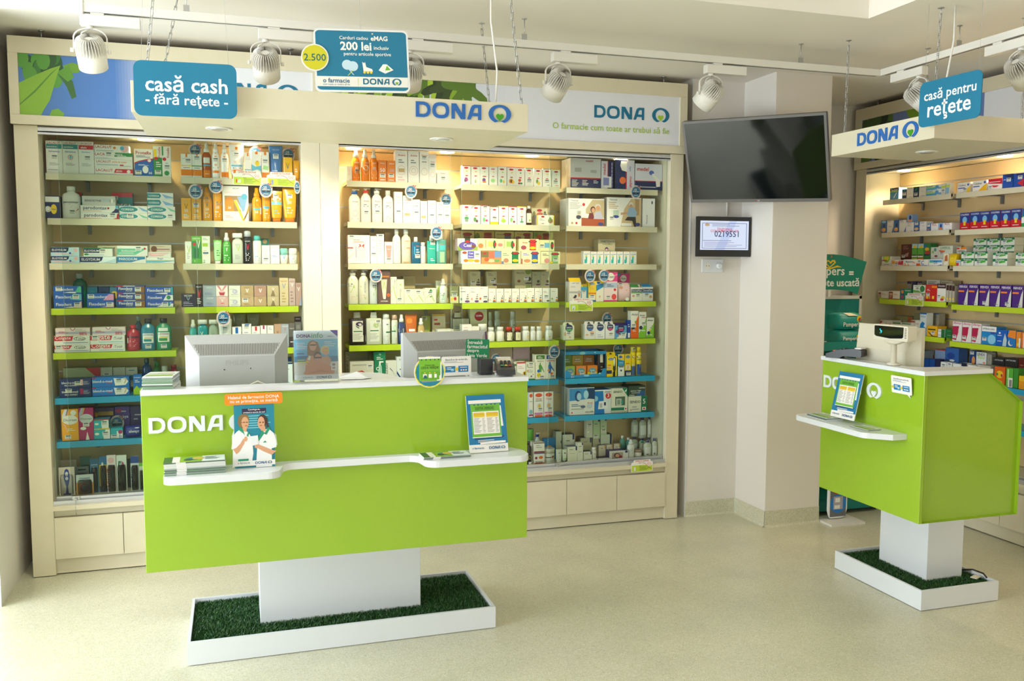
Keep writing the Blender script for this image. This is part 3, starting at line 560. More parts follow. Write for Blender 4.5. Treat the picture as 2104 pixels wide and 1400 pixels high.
881 896 317 b|#f3ece6;R 0 86 100 100 #e8d8d0;T 52 74 62 #d8603c Avene;S 50 62;E 50 30 34 9 #e8b8a8;E 50 30 30 8 #f3ece6|slim white carton with folded flap
898 921 351 b|#f3ece6;T 52 80 42 #d8603c Avene;S 54 40|short white carton at the right
@C2
717 741 388 pu:b|#f2ede6;T 52 62 50 z Avene;L 50 50 56 60 1 a;E 52 26 26 9 #d8b8a8;E 52 26 23 7.5 #f2ede6;L 50 6 14 60 1 h|white lotion pump bottle with blue collar
741 763 386 pu:#e04a3c|#f2ede6;T 52 62 50 #d8603c Avene;L 50 44 54 50 2 z;S 50 28|white lotion pump bottle with red collar
764 786 387 pu:w|#f2ede6;T 52 62 50 #d8603c Avene;L 50 44 54 50 2 z;S 50 30|white lotion pump bottle with white collar
787 809 391 bo:#e0dcd6|#f2ede6;T 52 62 50 #e8907c Avene;L 50 44 54 50 2 z;L 50 10 20 50 2 e|white bottle with clear overcap
810 827 394 b|#f3ece6;T 50 84 70 #e8907c Avene;R 0 74 100 75 f;S 50 34;T 50 66 50 #e8907c Avene|tall white carton with double title
828 848 402 b|#f3ece6;T 50 84 60 #d8603c Avene;L 50 72 76 50 1 z;R 14 26 70 36 f|white carton with long beige label
848 863 410 b|#f3ece6;T 50 86 60 #d8603c Avene;L 50 70 76 50 1 z;S 50 42|slim white carton with sticker at mid height
864 878 413 b|#f3ece6;T 50 86 60 #d8603c Avene;L 50 54 76 50 3 e;R 10 22 80 34 f|slim white carton with sand coloured label
879 896 412 b|#f3ece6;T 50 86 60 #d8603c Avene;L 50 62 76 50 2 e;S 50 32|white carton with low sticker
897 911 415 b|#f3ece6;T 50 88 60 #d8603c Avene;L 50 62 76 50 2 h;S 50 36|slim white carton, second from right
911 926 420 b|#f3ece6;T 50 88 60 #e8907c Avene;L 50 62 76 50 2 e;S 50 38|slim white carton at the right end
823 850 383 tg|-20|
903 930 397 tg|-20|
@C3
714 760 483 b|#f4eee8/#e8c8bc;T 50 93 20 h Avene;L 50 72 86 50 2 #d8a088;R 0 52 24 57 #b05a50;G #c83a2c 50 68 56 68 62 60 70 68 76 66 72 60 80 48 74 54 66 60 60 60 52 58 46 48 50 60 54 62;R 50 16 60 54 #e8e0e0;R 62 16 78 54 #e0dcdc;R 34 20 40 60 v;G #e8d0c8 0 20 30 40 30 36 0 14;S 18 92|square white gift carton with red bow
761 774 485 b|#f4eee8;T 50 86 60 #e8907c Avene;L 50 56 60 50 1 z;S 50 32|narrow white carton beside the gift carton
774 789 481 b|#f4eee8;S 50 92;L 50 30 80 50 6 h|tall white carton with sticker at the top
790 807 497 b|#f4eee8;G #e89a94 12 84 88 84 72 26 30 26;T 50 66 40 w Avene;S 50 16|white carton with pink tube picture
806 824 470 bo:#e4e0dc|#ece8e4;T 62 62 40 #e8907c Avene;L 50 24 54 50 4 #b8c4cc|white thermal water spray with clear hood
825 845 470 bo:#dcdcd4|#d4cdb8;T 60 66 50 #e8907c Avene;R 0 0 100 5 f;R 50 44 90 47 #e8906c;L 50 20 40 50 4 w|clear micellar bottle with pale cap
846 864 487 sq:w|#0f5f84;T 70 66 40 o Avene;L 70 30 56 40 3 w;R 24 34 38 64 #2fa8d8;S 66 28|dark blue shower gel bottle with white cap
864 875 498 cn:#e8e4e0|#ece8e4;T 50 62 50 #e8907c Avene;L 50 20 40 50 3 e|slim white spray can
878 896 484 sq:w|#2bb0a0;T 50 54 60 w Cleanance;L 60 8 20 50 2 w;S 62 74|turquoise cleansing gel bottle
896 917 481 sq:w|#5aa498;T 56 66 50 #e8765c Avene;R 36 46 92 62 #4fc0c8;R 2 42 18 76 #8fe0e8;R 36 4 82 40 #a8c8a0|sea green two tone bottle
-
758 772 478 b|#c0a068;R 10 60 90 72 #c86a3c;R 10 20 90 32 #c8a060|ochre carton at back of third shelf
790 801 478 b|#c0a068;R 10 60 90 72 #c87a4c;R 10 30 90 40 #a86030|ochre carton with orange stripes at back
874 902 466 tg|-50|
@C4
714 737 555 pu:w|#e4e2d2;R 30 70 38 76 l;G #a8c85a 20 34 28 34 56 58 90 22 84 22 54 50;S 20 56;L 60 12 24 60 3 h|white body milk pump bottle with green A
737 758 555 pu:w|#e4e2d2;G #b8d07a 10 54 18 54 70 14 60 14;V 60 50 34 e ADERMA;L 50 16 28 60 3 h|white body milk pump bottle with vertical title
759 776 561 bo:w|#d8dce0;G #a8c85a 40 30 46 30 80 60 90 22 84 22;S 60 56;R 60 64 66 70 l|short white bottle with white cap
776 802 553 b|#6b5048;T 50 95 70 #a88c80 EXOMEGA;R 10 78 90 82 o;G #dcd6c0 22 72 74 72 62 16 40 16;R 44 14 60 22 w;O 84 26 14 #e8642c;T 50 8 60 w ADERMA;G #b8c83c 34 44 38 44 50 60 58 44 62 44 50 66|brown gift carton with cream tube picture
801 815 569 b|#ece8d4;R 10 90 22 96 l;G #a8c83c 6 42 14 42 40 70 96 20 86 20 38 64;V 70 74 36 e ADERMA|tall white carton with large lime A
815 830 574 b|#e4dfca;V 54 40 44 e exomega;O 50 78 10 l;S 36 16|tall white carton with green dot
830 852 594 b|#e8e4d2;G #b8d07a 10 30 18 30 40 62 90 10 80 10 38 54;S 38 82|white cube carton with sticker on top left
852 873 594 b|#e8e4d2;G #b8d07a 10 30 18 30 40 62 90 10 80 10 38 54;S 34 76;V 88 70 34 e ADERMA|white cube carton with green A and upright sticker
873 896 592 b|#e8e4d2;G #b8d07a 6 34 14 34 50 76 90 10 80 10 48 62;G g 34 78 70 78 52 96;G g 40 46 66 46 50 38;S 46 66|white cube carton with two green triangles
904 920 573 sp:#e2dccc|#dfe4dc;S 30 36;G #b8d8b0 20 10 40 40 70 10;L 50 6 20 60 2 e|white and blue spray bottle
925 942 588 b|#8c8c5c;T 50 70 74 w HEXATION;R 0 0 100 40 #ece0a0;E 60 26 16 10 r;E 20 24 16 8 y;S 50 48|olive carton with strawberry picture
-
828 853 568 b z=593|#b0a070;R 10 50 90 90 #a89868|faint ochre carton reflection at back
896 908 577 b|#e8e8d0;G #a8c83c 10 20 30 70 90 80 40 30|tall white and lime carton behind the spray
752 780 552 tg|-20|
@C5
717 752 642 sq:#d8d8ce|#2a1c22;R 18 10 82 74 #ecebe2;E 60 64 22 7 #4a3c5c;G #2f6a40 36 60 44 54 60 50 58 54;R 24 40 78 43 #1f6a4c;L 50 16 36 60 5 e;R 80 10 100 30 w|black shampoo bottle with peony label
751 785 642 sq:w|#d4d6c6;R 22 10 84 74 #e4e5da;E 62 60 18 8 #b8c890;R 24 42 78 45 #1f6a4c;L 50 16 36 60 5 e;S 76 70|translucent shampoo bottle with leaf label
786 803 645 cn:#e4e6e2|#e8eae6;R 40 38 100 42 #1f6a4c;L 50 10 30 60 3 e;R 44 64 70 67 z|tall white dry shampoo can
805 818 647 cn:#c8a890|#dcdfd2;R 0 42 60 46 #1f6a4c;E 50 56 26 10 #b8dcb0;R 50 22 80 40 w|shorter pale green aerosol can
818 833 646 sp:w|#2c3f78;S 40 46;L 50 10 34 60 3 #5a6ca8;R 40 36 90 38 g|dark blue hair spray bottle
833 858 646 tu:y|#c8641c;E 34 78 26 9 #e08a2c;R 26 42 84 50 w;L 60 28 40 50 2 #e8a070|burnt orange shampoo tube
859 873 654 sp:w|#c8a868;E 50 44 24 8 w;R 10 22 90 26 a|honey coloured pump bottle
899 932 677 b z=711|#efe8dc;R 20 50 80 60 #e8863c|low white carton with orange bar behind monitor
-
867 886 649 tu:w|#a8b03c;S 30 90|lime green tube at back
888 915 645 b|#c8c0a0;R 0 92 100 100 #c8a03c;R 14 76 40 82 r;R 14 60 60 68 #8a3c2c;R 14 24 84 30 #1f6a4c|beige carton with red marks and green bar
@C6
719 768 743 b|#dcd8cc;L 40 80 92 60 1 e;G #b03a34 30 60 50 58 80 42 94 34 80 46 50 64;S 84 78|white capsule carton with red curve
769 792 723 b|#167a54;T 50 92 20 w TS;L 50 76 86 60 2 w;G #a8d0c0 36 60 64 60 72 20 28 20;R 42 60 56 72 w;R 54 68 82 72 w;O 30 50 16 w;O 30 50 10 #167a54|green shampoo carton with pump bottle picture
792 815 741 b|#e2e0d6;V 10 66 50 z DUCRAY;G #1c3f7c 36 72 60 60 90 30 70 52 40 66;L 60 30 40 60 1 z;G n 0 16 20 0 30 0 0 26|white treatment carton with blue curve
815 835 733 b|#e6e8ea;T 60 90 70 z DUCRAY;G #1c3f7c 0 40 30 24 60 14 36 30 0 50;L 60 50 60 60 1 z;R 24 12 90 15 #2a4a8c|taller white treatment carton with blue swirl
-
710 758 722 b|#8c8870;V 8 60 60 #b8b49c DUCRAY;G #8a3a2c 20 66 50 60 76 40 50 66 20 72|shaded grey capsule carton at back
@D1
950 967 340 b|#fbf7ee;R 0 97 100 100 m;E 46 88 26 5 r;E 54 70 10 3 y;R 38 44 66 49 r;E 46 26 22 12 #a84a8c;E 34 20 12 8 #7a4a6c|white herbal carton with purple flower
968 986 341 b|#fbf7ee;R 0 97 100 100 r;E 46 88 26 5 r;E 54 70 10 3 y;R 38 44 66 49 r;G #a8b06c 40 10 50 34 60 10 70 36 64 12|white herbal carton with grass sprigs
986 1004 341 b|#fbf7ee;R 0 97 100 100 o;E 46 88 26 5 r;E 54 70 10 3 y;R 32 42 72 47 r;E 46 26 20 10 #7a4aa8;E 50 16 22 5 o|white herbal carton with violet flower and orange base
1005 1022 342 b|#fbf7ee;R 0 97 100 100 y;E 46 86 26 5 #e89a9c;E 54 70 10 3 y;R 36 44 62 49 #e8888c;E 46 24 26 10 #a8dc8c|white herbal carton with pale green herb, yellow top
1023 1041 342 b|#fbf7ee;R 0 97 100 100 h;E 46 85 26 5 #b04a3c;E 54 70 10 3 l;R 36 42 64 47 r;E 36 24 14 10 #5ac87c;E 66 20 12 8 y|white herbal carton with mint and yellow blossom
1042 1060 343 b|#fbf7ee;R 0 97 100 100 r;E 46 86 26 5 r;E 54 70 10 3 y;R 36 42 64 47 r;E 46 24 26 12 o;E 46 24 10 8 #3c5c34;E 70 20 12 9 y|white herbal carton with cut papaya
1060 1078 344 b|#fbf7ee;R 0 97 100 100 r;E 46 86 26 5 r;E 54 70 10 3 g;R 36 42 64 47 r;E 42 30 16 8 #d84a2c;E 60 14 16 5 g;E 36 14 12 5 #a82c2c|white herbal carton with red berries
1079 1096 345 b|#fbf7ee;R 0 97 100 100 g;E 46 86 26 5 r;E 54 70 10 3 y;R 36 42 64 47 r;S 50 30|white herbal carton with green top and sticker
1097 1114 346 b|#fbf7ee;R 0 97 100 100 o;E 50 86 26 5 r;E 54 70 10 3 l;R 36 42 64 47 r;E 40 28 14 12 #6aa83c;E 60 18 16 10 #e8cc3c|white herbal carton with lemon balm
1115 1133 347 b|#fbf7ee;R 0 97 100 100 t;E 50 86 26 5 r;E 54 70 10 3 y;R 36 42 64 47 r;S 50 30;R 50 8 80 11 g|white herbal carton with teal top and sticker
1134 1151 348 b|#fbf7ee;R 0 97 100 100 y;E 50 86 26 5 r;E 54 70 10 3 y;R 36 42 64 47 r;S 46 28;R 40 8 80 11 o|white herbal carton with yellow top and sticker
@D2
949 968 421 b|#fbf7ee;E 50 88 22 5 r;E 50 74 10 3 y;R 36 42 64 47 #e8888c;E 50 30 24 9 #4a9c5c;E 50 18 20 8 #8c9c8c|white herbal carton with dark green leaves
968 987 422 b|#fbf7ee;G #e8543c 0 88 40 100 46 100 0 84;E 52 86 22 5 r;E 50 70 10 3 y;R 40 40 68 45 r;E 40 24 16 12 #5c9c4c;E 62 16 14 8 #6c4a5c|white herbal carton with purple fruit
988 1006 422 b|#fbf7ee;R 0 96 100 100 m;S 50 88;E 50 70 10 3 y;R 36 42 66 47 #e8666c;E 36 24 16 12 #7ac87c;E 66 20 16 6 #e04a8c|white herbal carton with pink echinacea
1007 1024 426 b|#fbf7ee;G #e8543c 0 88 40 100 46 100 0 84;E 52 86 22 5 r;R 34 42 64 47 r;S 54 34;R 0 0 100 16 y|white herbal carton with yellow base
1025 1044 423 b|#fbf7ee;R 0 96 100 100 y;E 50 86 22 5 r;E 50 70 10 3 y;R 36 42 66 47 r;E 50 20 26 10 #a8c83c;E 40 34 16 5 #f0d8a0|white herbal carton with camomile
1045 1062 424 b|#fbf7ee;R 0 96 100 100 r;E 50 86 22 5 r;E 50 70 10 3 y;R 36 42 66 47 r;E 34 26 16 12 #8cc86c;E 66 16 14 6 #8a3c2c|white herbal carton with brown chestnut
1063 1081 424 b|#fbf7ee;R 0 96 100 100 y;E 50 86 22 5 r;E 50 70 10 3 y;R 36 42 66 47 r;G #5a9c6c 46 40 54 40 58 14 42 14;E 50 16 22 5 #5a9c6c|white herbal carton with sage stem
1081 1094 423 bo:w|#4a2414;R 0 12 100 62 #f0ecd8;G r 0 54 60 66 70 66 0 50;E 56 24 16 6 #a8b83c|brown syrup bottle with white cap
1103 1139 442 b|#fbf7ee;R 0 0 6 100 y;R 94 0 100 100 y;E 34 84 10 9 r;L 30 44 66 30 2 e;E 78 44 14 24 #a87c4c;E 76 60 8 20 #7a9c4c;R 28 14 40 20 r|low white carton with yellow edges
-
1092 1125 428 b|#eee2c0;E 50 88 16 8 r;E 54 52 28 26 #e8766c;E 16 60 10 24 #8a8c5c;E 84 70 8 14 #8a7c5c;S 88 60;R 24 10 50 40 #c8886c|cream patterned carton with coral circle at back
@D3
947 988 515 b D=.07|#f6f2f6;E 18 84 12 10 #a84a2c;R 34 40 66 96 #5a52b8;T 50 56 24 w Somn;T 50 80 22 w Ceai;E 50 26 18 12 #c8b83c;E 24 24 12 12 o;E 80 22 14 12 #e8942c;S 82 66|white tea carton with violet ribbon and oranges
989 1030 516 b D=.07|#e09a5c;R 0 50 100 96 #7a7048;R 66 50 100 100 #7aa0d8;E 16 82 10 9 #b83c2c;R 36 44 66 96 #e8765c;E 50 24 18 14 #e0d0a8;E 26 34 12 16 #d8643c;E 78 24 14 10 #6aa86c|orange tea carton with meadow picture
1030 1070 516 b D=.07|#f4ecc0;L 24 60 86 34 2 #6aa86c;R 54 4 88 96 #1f8450;E 72 82 22 10 #1f4a34;E 72 84 16 8 r;E 72 26 16 12 y;E 24 26 14 18 #c88c6c;R 0 0 12 20 #7a8ca8|cream tea carton with green ribbon
1071 1111 516 b D=.07|#f4ecc0;L 26 64 86 34 2 #5a62b8;R 54 4 86 96 #2f68b8;E 70 82 22 10 #1f4a34;E 70 84 16 8 r;E 70 26 16 12 y;E 30 24 18 14 #d89468;R 0 0 6 40 #c83c4c|cream tea carton with blue ribbon
1111 1151 517 b D=.07|#f4ecc0;L 26 64 86 34 2 #6a6a5c;R 56 4 90 96 #8cc078;E 74 80 22 10 #1f4a34;E 74 82 16 8 r;E 32 26 14 20 #e89c94;E 54 12 10 9 y;S 76 34|cream tea carton with pale green ribbon and sticker
940 981 490 b z=515 D=.07|#f0d0e0;R 0 0 100 36 #9ab04c;E 50 40 44 36 #6a52b0;R 36 60 64 100 #2a4a30;E 50 74 12 10 r;E 80 34 12 14 #7a4a34;T 50 44 40 w Ceai|pink and violet tea carton with cup
981 1021 490 b z=516 D=.07|#f6ecb8;E 16 40 14 20 #e8844c;R 54 34 80 76 #e8d86c;E 88 52 8 34 #1f6a44;E 92 52 6 18 r;V 40 60 70 #e8884c Sanatate|yellow cream tea carton with orange fruit
1021 1060 491 b z=516 D=.07|#f4ecb8;E 16 50 14 14 #e8887c;R 50 34 80 80 #a8c868;E 82 52 8 34 #1f6a44;E 88 52 6 18 r;V 38 60 70 #8a9c5c Dimineata|yellow cream tea carton with light green square
1066 1107 491 b z=516 D=.07|#f4ecb8;T 30 68 26 r Alergii;R 54 6 86 96 #e0382c;E 70 78 22 10 #1f4a34;E 70 80 16 8 r;E 70 26 16 12 y;E 24 28 14 18 #a84a5c|cream tea carton with bright red ribbon
1107 1139 493 b z=516 D=.07|#f4ecb0;R 36 30 70 74 #7ab8d8;E 86 50 10 34 #1f6a44;E 88 50 8 18 r;S 20 44|yellow cream tea carton with sky blue square
-
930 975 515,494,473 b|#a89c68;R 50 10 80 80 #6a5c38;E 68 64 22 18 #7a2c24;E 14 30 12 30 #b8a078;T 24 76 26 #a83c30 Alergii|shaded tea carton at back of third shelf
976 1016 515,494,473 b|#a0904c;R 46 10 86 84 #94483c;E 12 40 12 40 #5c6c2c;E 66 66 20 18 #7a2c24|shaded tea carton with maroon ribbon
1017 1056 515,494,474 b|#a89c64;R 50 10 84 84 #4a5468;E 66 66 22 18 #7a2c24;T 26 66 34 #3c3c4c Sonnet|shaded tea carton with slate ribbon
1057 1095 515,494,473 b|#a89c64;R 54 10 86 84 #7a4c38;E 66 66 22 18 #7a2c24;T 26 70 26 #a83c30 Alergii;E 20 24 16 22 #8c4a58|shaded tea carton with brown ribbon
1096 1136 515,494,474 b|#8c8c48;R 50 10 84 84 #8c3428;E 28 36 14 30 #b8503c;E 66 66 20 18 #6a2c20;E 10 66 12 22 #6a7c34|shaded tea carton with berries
@D4
944 965 589 b|#f2eee6;L 36 84 94 50 2 #b88cb8;L 36 64 74 50 1 z;E 76 10 24 7 #6a3c84;E 78 26 16 4 #8a8880;E 80 38 10 3 #6a5c5c;E 82 50 5 4 #4a4040;E 18 24 8 8 #5a9c8c|tall white supplement carton with purple stone pile
965 984 589 b|#f2eee6;L 36 84 94 50 2 #b88cb8;L 36 64 74 50 2 z;E 76 10 24 7 #6a3c84;E 78 26 16 4 #8a8880;E 80 38 10 3 #6a5c5c;E 82 50 5 4 #4a4040;E 22 24 8 8 #e89c8c|tall white supplement carton with salmon mark
984 1003 589 b|#f2eee6;L 36 84 94 50 2 #b88cb8;E 70 8 26 6 #4a3c64;S 70 32;E 14 26 10 8 #e0603c;E 96 22 4 12 #4a4040|tall white supplement carton with upright sticker
1004 1019 593 b|#f2eee6;L 40 72 80 50 1 f;E 76 8 22 5 #6a625c;E 76 18 18 5 o;E 78 32 14 4 #4a4444;E 82 46 6 4 #4a4040;E 18 20 6 6 #e8a03c|small white supplement carton with orange stone pile
1020 1035 593 b|#f2eee6;L 40 72 80 50 1 f;E 76 8 22 5 #6a625c;E 76 18 18 5 o;E 78 32 14 4 #4a4444;E 82 46 6 4 #4a4040;R 6 6 44 10 #f0c89c|small white supplement carton with orange stone pile
1036 1051 593 b|#f2eee6;L 40 72 80 50 1 f;E 76 8 22 5 #6a625c;E 76 18 18 5 o;E 78 32 14 4 #4a4444;E 82 46 6 4 #4a4040;E 18 20 6 6 #e8a03c|small white supplement carton with orange stone pile
1052 1067 593 b|#f2eee6;L 40 72 80 50 1 f;E 76 8 22 5 #6a625c;E 76 18 18 5 o;E 78 32 14 4 #4a4444;E 82 46 6 4 #4a4040;E 20 22 12 7 #e8a0c0;E 20 22 9 5 #f2eee6|small white supplement carton with orange stone pile
1068 1083 593 b|#f2eee6;L 40 72 80 50 1 f;E 76 8 22 5 #6a625c;E 76 18 18 5 o;E 78 32 14 4 #4a4444;E 82 46 6 4 #4a4040;E 18 20 8 4 #c87cb8|small white supplement carton with orange stone pile
1083 1098 592 b|#f2eee6;L 40 72 80 50 1 f;E 76 8 22 5 #6a625c;E 76 18 18 5 o;E 78 32 14 4 #4a4444;E 82 46 6 4 #4a4040;E 18 32 6 6 #e8d03c|small white supplement carton with orange stone pile
1099 1114 592 b|#f2eee6;L 40 72 80 50 1 f;E 76 8 22 5 #6a625c;E 76 18 18 5 o;E 78 32 14 4 #4a4444;E 82 46 6 4 #4a4040;E 18 24 6 6 #e8a03c|small white supplement carton with orange stone pile
1115 1130 592 b|#f2eee6;L 40 66 80 60 2 f;E 76 10 22 6 #5a4c44;S 50 38|small white supplement carton with price sticker
1131 1146 592 b|#f2eee6;L 40 72 80 50 1 f;E 86 8 14 5 #6a625c;E 86 18 14 5 o;E 88 32 10 4 #4a4444;E 24 24 12 8 #a8b06c|small white supplement carton at the right end
-
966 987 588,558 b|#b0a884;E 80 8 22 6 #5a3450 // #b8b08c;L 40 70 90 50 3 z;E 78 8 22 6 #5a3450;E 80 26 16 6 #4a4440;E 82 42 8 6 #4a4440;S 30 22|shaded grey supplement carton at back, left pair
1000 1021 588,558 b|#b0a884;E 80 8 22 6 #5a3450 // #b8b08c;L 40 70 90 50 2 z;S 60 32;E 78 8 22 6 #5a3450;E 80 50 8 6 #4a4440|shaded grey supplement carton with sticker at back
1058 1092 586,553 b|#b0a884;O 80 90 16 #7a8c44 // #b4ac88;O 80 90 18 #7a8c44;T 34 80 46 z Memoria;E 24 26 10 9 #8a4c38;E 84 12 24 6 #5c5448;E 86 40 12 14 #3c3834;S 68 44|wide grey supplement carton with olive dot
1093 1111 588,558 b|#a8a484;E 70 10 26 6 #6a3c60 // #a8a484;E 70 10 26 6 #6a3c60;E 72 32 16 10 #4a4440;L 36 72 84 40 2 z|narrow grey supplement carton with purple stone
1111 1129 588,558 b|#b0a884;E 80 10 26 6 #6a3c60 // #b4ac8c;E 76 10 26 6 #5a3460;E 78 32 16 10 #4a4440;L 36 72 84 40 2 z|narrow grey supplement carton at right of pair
@D5
949 969 667 b|#f4ecea;L 50 50 72 70 3 z;L 40 78 88 40 1 h|small white carton with grey words above monitor
969 985 671 b|#f0e8e0;L 60 50 72 50 3 #c8a0b0|small blush carton above monitor
985 1002 666 ja:w|#5c2a78;R 0 58 100 64 w|purple jar with white lid
1003 1018 673 pi:w|#ece8dc;R 30 10 90 50 #f4f0e4|white pill bottle beside green notice card
1022 1038 672 pi:w|#ece8dc;L 80 20 50 20 3 e|white pill bottle before the red caps
1040 1056 672 pi:#c83c28|#3c1c14;R 0 6 100 62 #e8dfc0;L 40 40 50 40 1 b;E 80 22 12 12 #3a3a30;O 14 24 6 g|brown pill bottle with red cap and stone label
1058 1073 672 pi:#c83c28|#3c1c14;R 0 6 100 62 #e4dcb8;R 46 20 52 46 #8a9c5c|brown pill bottle with red cap and plain label
1074 1090 671 pi:w|#e6e4dc;O 76 26 20 y;L 76 44 60 30 2 e|white pill bottle with yellow dot
1091 1102 671 pi:w|#e4e2dc;L 70 40 56 40 1 e|slim white pill bottle
1103 1115 671 pi:w|#e8e6dc;L 40 20 50 60 3 z|white pill bottle with small stones print
1122 1138 670 pi:w|#e8e8e0;L 50 30 50 60 2 e;O 46 26 8 o|white pill bottle at right end
-
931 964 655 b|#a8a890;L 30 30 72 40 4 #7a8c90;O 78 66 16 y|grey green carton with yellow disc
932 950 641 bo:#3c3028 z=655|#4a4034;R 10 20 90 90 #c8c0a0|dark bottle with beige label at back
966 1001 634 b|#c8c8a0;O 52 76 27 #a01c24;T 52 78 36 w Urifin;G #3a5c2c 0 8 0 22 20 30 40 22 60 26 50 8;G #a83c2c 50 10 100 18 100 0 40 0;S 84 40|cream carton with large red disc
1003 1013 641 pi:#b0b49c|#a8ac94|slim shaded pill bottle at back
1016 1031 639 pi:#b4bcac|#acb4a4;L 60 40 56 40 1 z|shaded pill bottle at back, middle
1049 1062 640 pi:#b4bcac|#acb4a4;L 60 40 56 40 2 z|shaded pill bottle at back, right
@D6
1050 1061 745 b|#dcdcc8;R 0 80 100 92 #4a7a34|small green and white carton behind terminal
1062 1080 744 b|w;R 0 92 100 100 r;L 50 60 80 70 2 h;O 94 34 30 y;R 80 26 94 44 d|white carton with red top behind terminal
1081 1099 745 b|#ece8d4;S 56 88;L 50 68 76 60 1 z;R 10 46 26 56 o;L 50 40 60 60 3 e;O 60 20 8 p;O 80 30 5 p;R 0 0 100 6 g;R 12 74 20 92 g|white carton with purple berries
1100 1121 729 b|#ece8d4;R 8 82 92 98 #4a7a34;L 50 84 94 50 2 w;T 50 74 60 z Pandoral;G #5c9c4c 36 30 34 56 42 60 44 68 52 68 54 60 64 54 90 28 84 28 62 44 60 30;O 32 34 14 b;O 34 18 20 #e0c81c;S 66 8|white carton with green human figure
1121 1142 729 b|#ece8d4;R 8 82 92 98 #2c4a9c;L 50 84 94 50 2 w;L 50 72 78 80 1 r;G #1f68b8 26 30 24 56 34 60 36 70 48 70 50 60 60 54 88 32 84 30 58 44 50 24 30 24;O 30 36 12 o;O 60 22 14 #e86a3c;S 66 8|white carton with blue human figure
-
1015 1053 711 b|#b09888;R 0 14 60 60 #8a4c68;O 60 40 22 #a01c58;T 60 50 20 w 1+1;T 60 34 28 w CADOU;G #4a3440 84 20 96 20 92 60|mauve twin pack carton with round sign at back
1054 1089 711 b|#b898a0;R 14 20 90 60 #8c9868;O 52 42 22 #a01c58;T 52 52 24 w 1+1;T 52 34 28 w CADOU;S 74 40|pink twin pack carton with round sign at back
1113 1139 706 tg|-30|
1009 1030 727 tg|-20|
@D7
1087 1095 807 b|#f0eae4;E 50 88 40 8 #e0542c;T 50 64 80 g ABC;E 50 22 40 10 #7cb8c8;R 0 6 100 12 m|white childrens syrup carton cut by the counter
1097 1117 806 b|#f0eae4;E 50 88 36 8 #e0542c;T 50 72 60 r Sirop;L 50 62 68 70 1 g;E 56 44 22 12 #c8d8d0;E 56 44 12 8 #e8b83c;S 66 30;R 6 10 90 18 #c87cb8;E 50 4 44 5 #e0642c|white childrens syrup carton with yellow fish
1118 1137 805 b|#f0eae4;E 50 88 36 8 #e0542c;T 50 72 60 r Tuse;E 50 44 24 12 #c8c8d0;E 50 44 14 8 #e8a83c;S 66 30;R 6 12 90 20 #d87cb0;E 50 4 44 5 #e0442c|white cough syrup carton with orange title
@D8
1081 1094 907 bo:#3a342c|#2f2a24;R 40 0 100 10 w;E 60 30 30 9 #8a8a3c|black bottle at the counter edge
1098 1119 948 b|#f0eadf;R 0 0 100 40 #b03a24;T 46 66 70 d Bioten;R 0 94 100 100 #6a2430|white and brick red carton on deck
1097 1119 910 b z=948|#f0ece2;R 0 96 100 100 #7a2434;L 50 70 90 60 2 e;R 0 46 100 54 #8a2434;R 0 40 100 45 #4a3c84;O 22 18 12 #8a2c4c;E 66 20 20 8 #e8742c|white carton with maroon band and carrot
1120 1143 950 ja:w|#e4e0d8|closed white cream jar under another
1120 1143 923 ja:#e8dccb z=950|#eeeae0;R 10 30 60 36 #3c2420;O 72 36 10 r;O 82 42 6 o|white cream jar with fruit print
1143 1156 924 tu:w|#dcdccc;E 56 26 26 18 w;L 56 66 74 40 1 z|left small white tube
1155 1166 924 tu:#4a4034|#d8dcc4;R 10 20 90 28 #8ac83c;E 50 70 20 6 #7a3c5c|right small tube with green line
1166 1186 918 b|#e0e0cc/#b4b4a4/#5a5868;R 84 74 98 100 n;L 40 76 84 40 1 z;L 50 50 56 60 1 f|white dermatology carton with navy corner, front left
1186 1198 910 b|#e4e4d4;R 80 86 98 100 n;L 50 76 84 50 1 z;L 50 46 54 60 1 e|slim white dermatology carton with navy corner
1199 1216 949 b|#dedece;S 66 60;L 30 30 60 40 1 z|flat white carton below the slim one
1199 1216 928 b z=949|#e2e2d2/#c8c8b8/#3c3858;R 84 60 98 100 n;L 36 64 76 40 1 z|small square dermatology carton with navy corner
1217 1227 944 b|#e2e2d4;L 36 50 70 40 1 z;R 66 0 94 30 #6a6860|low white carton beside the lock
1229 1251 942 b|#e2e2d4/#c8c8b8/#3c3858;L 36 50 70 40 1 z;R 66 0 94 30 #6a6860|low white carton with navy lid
1217 1227 920 pi:w z=944|#e0dcd0;L 60 30 50 40 2 #8a6a4c|tiny white dropper bottle
1252 1291 926 b D=.06|#e4e0d8/#3c3868;R 14 0 72 76 #b0a090;E 40 40 16 30 #4a2c24;E 42 36 11 22 #d8a484;O 60 16 8 #b01c2c;R 84 66 96 96 n;G #3a1c28 14 0 60 0 56 10 14 6|white carton with woman portrait photo
1291 1306 904 sp:#e8e8e4|#e4e4e0;L 50 20 50 50 4 e|white spray bottle beside portrait carton
1306 1321 925 ja:#a88c74|#dcd8d0;R 30 20 90 50 w|small jar with brown lid
1325 1341 905 bo:#4a4474|#c4c6b4;R 6 14 76 56 #dcdcd4;L 46 26 44 50 4 e;R 24 8 46 18 #5a5484|clear lotion bottle with violet cap, front pair left
1341 1357 901 bo:#5c5684|#c8cab8;R 10 14 84 56 #dcdcd4;L 46 26 44 50 4 e;R 24 8 46 18 #5a5484|clear lotion bottle with violet cap, front pair right
-
1086 1098 882 ja:#6ab83c|#c8d0b8|white jar with bright green dome lid
1099 1112 890 pu:#1c34a8|#d8d8d8|white bottle with royal blue pump
1117 1142 901 b D=.03|#1f78b8;O 50 50 42 #1f78b8;O 44 46 34 #f09a1c;E 46 40 12 6 #f4c89c|blue and orange arched pack
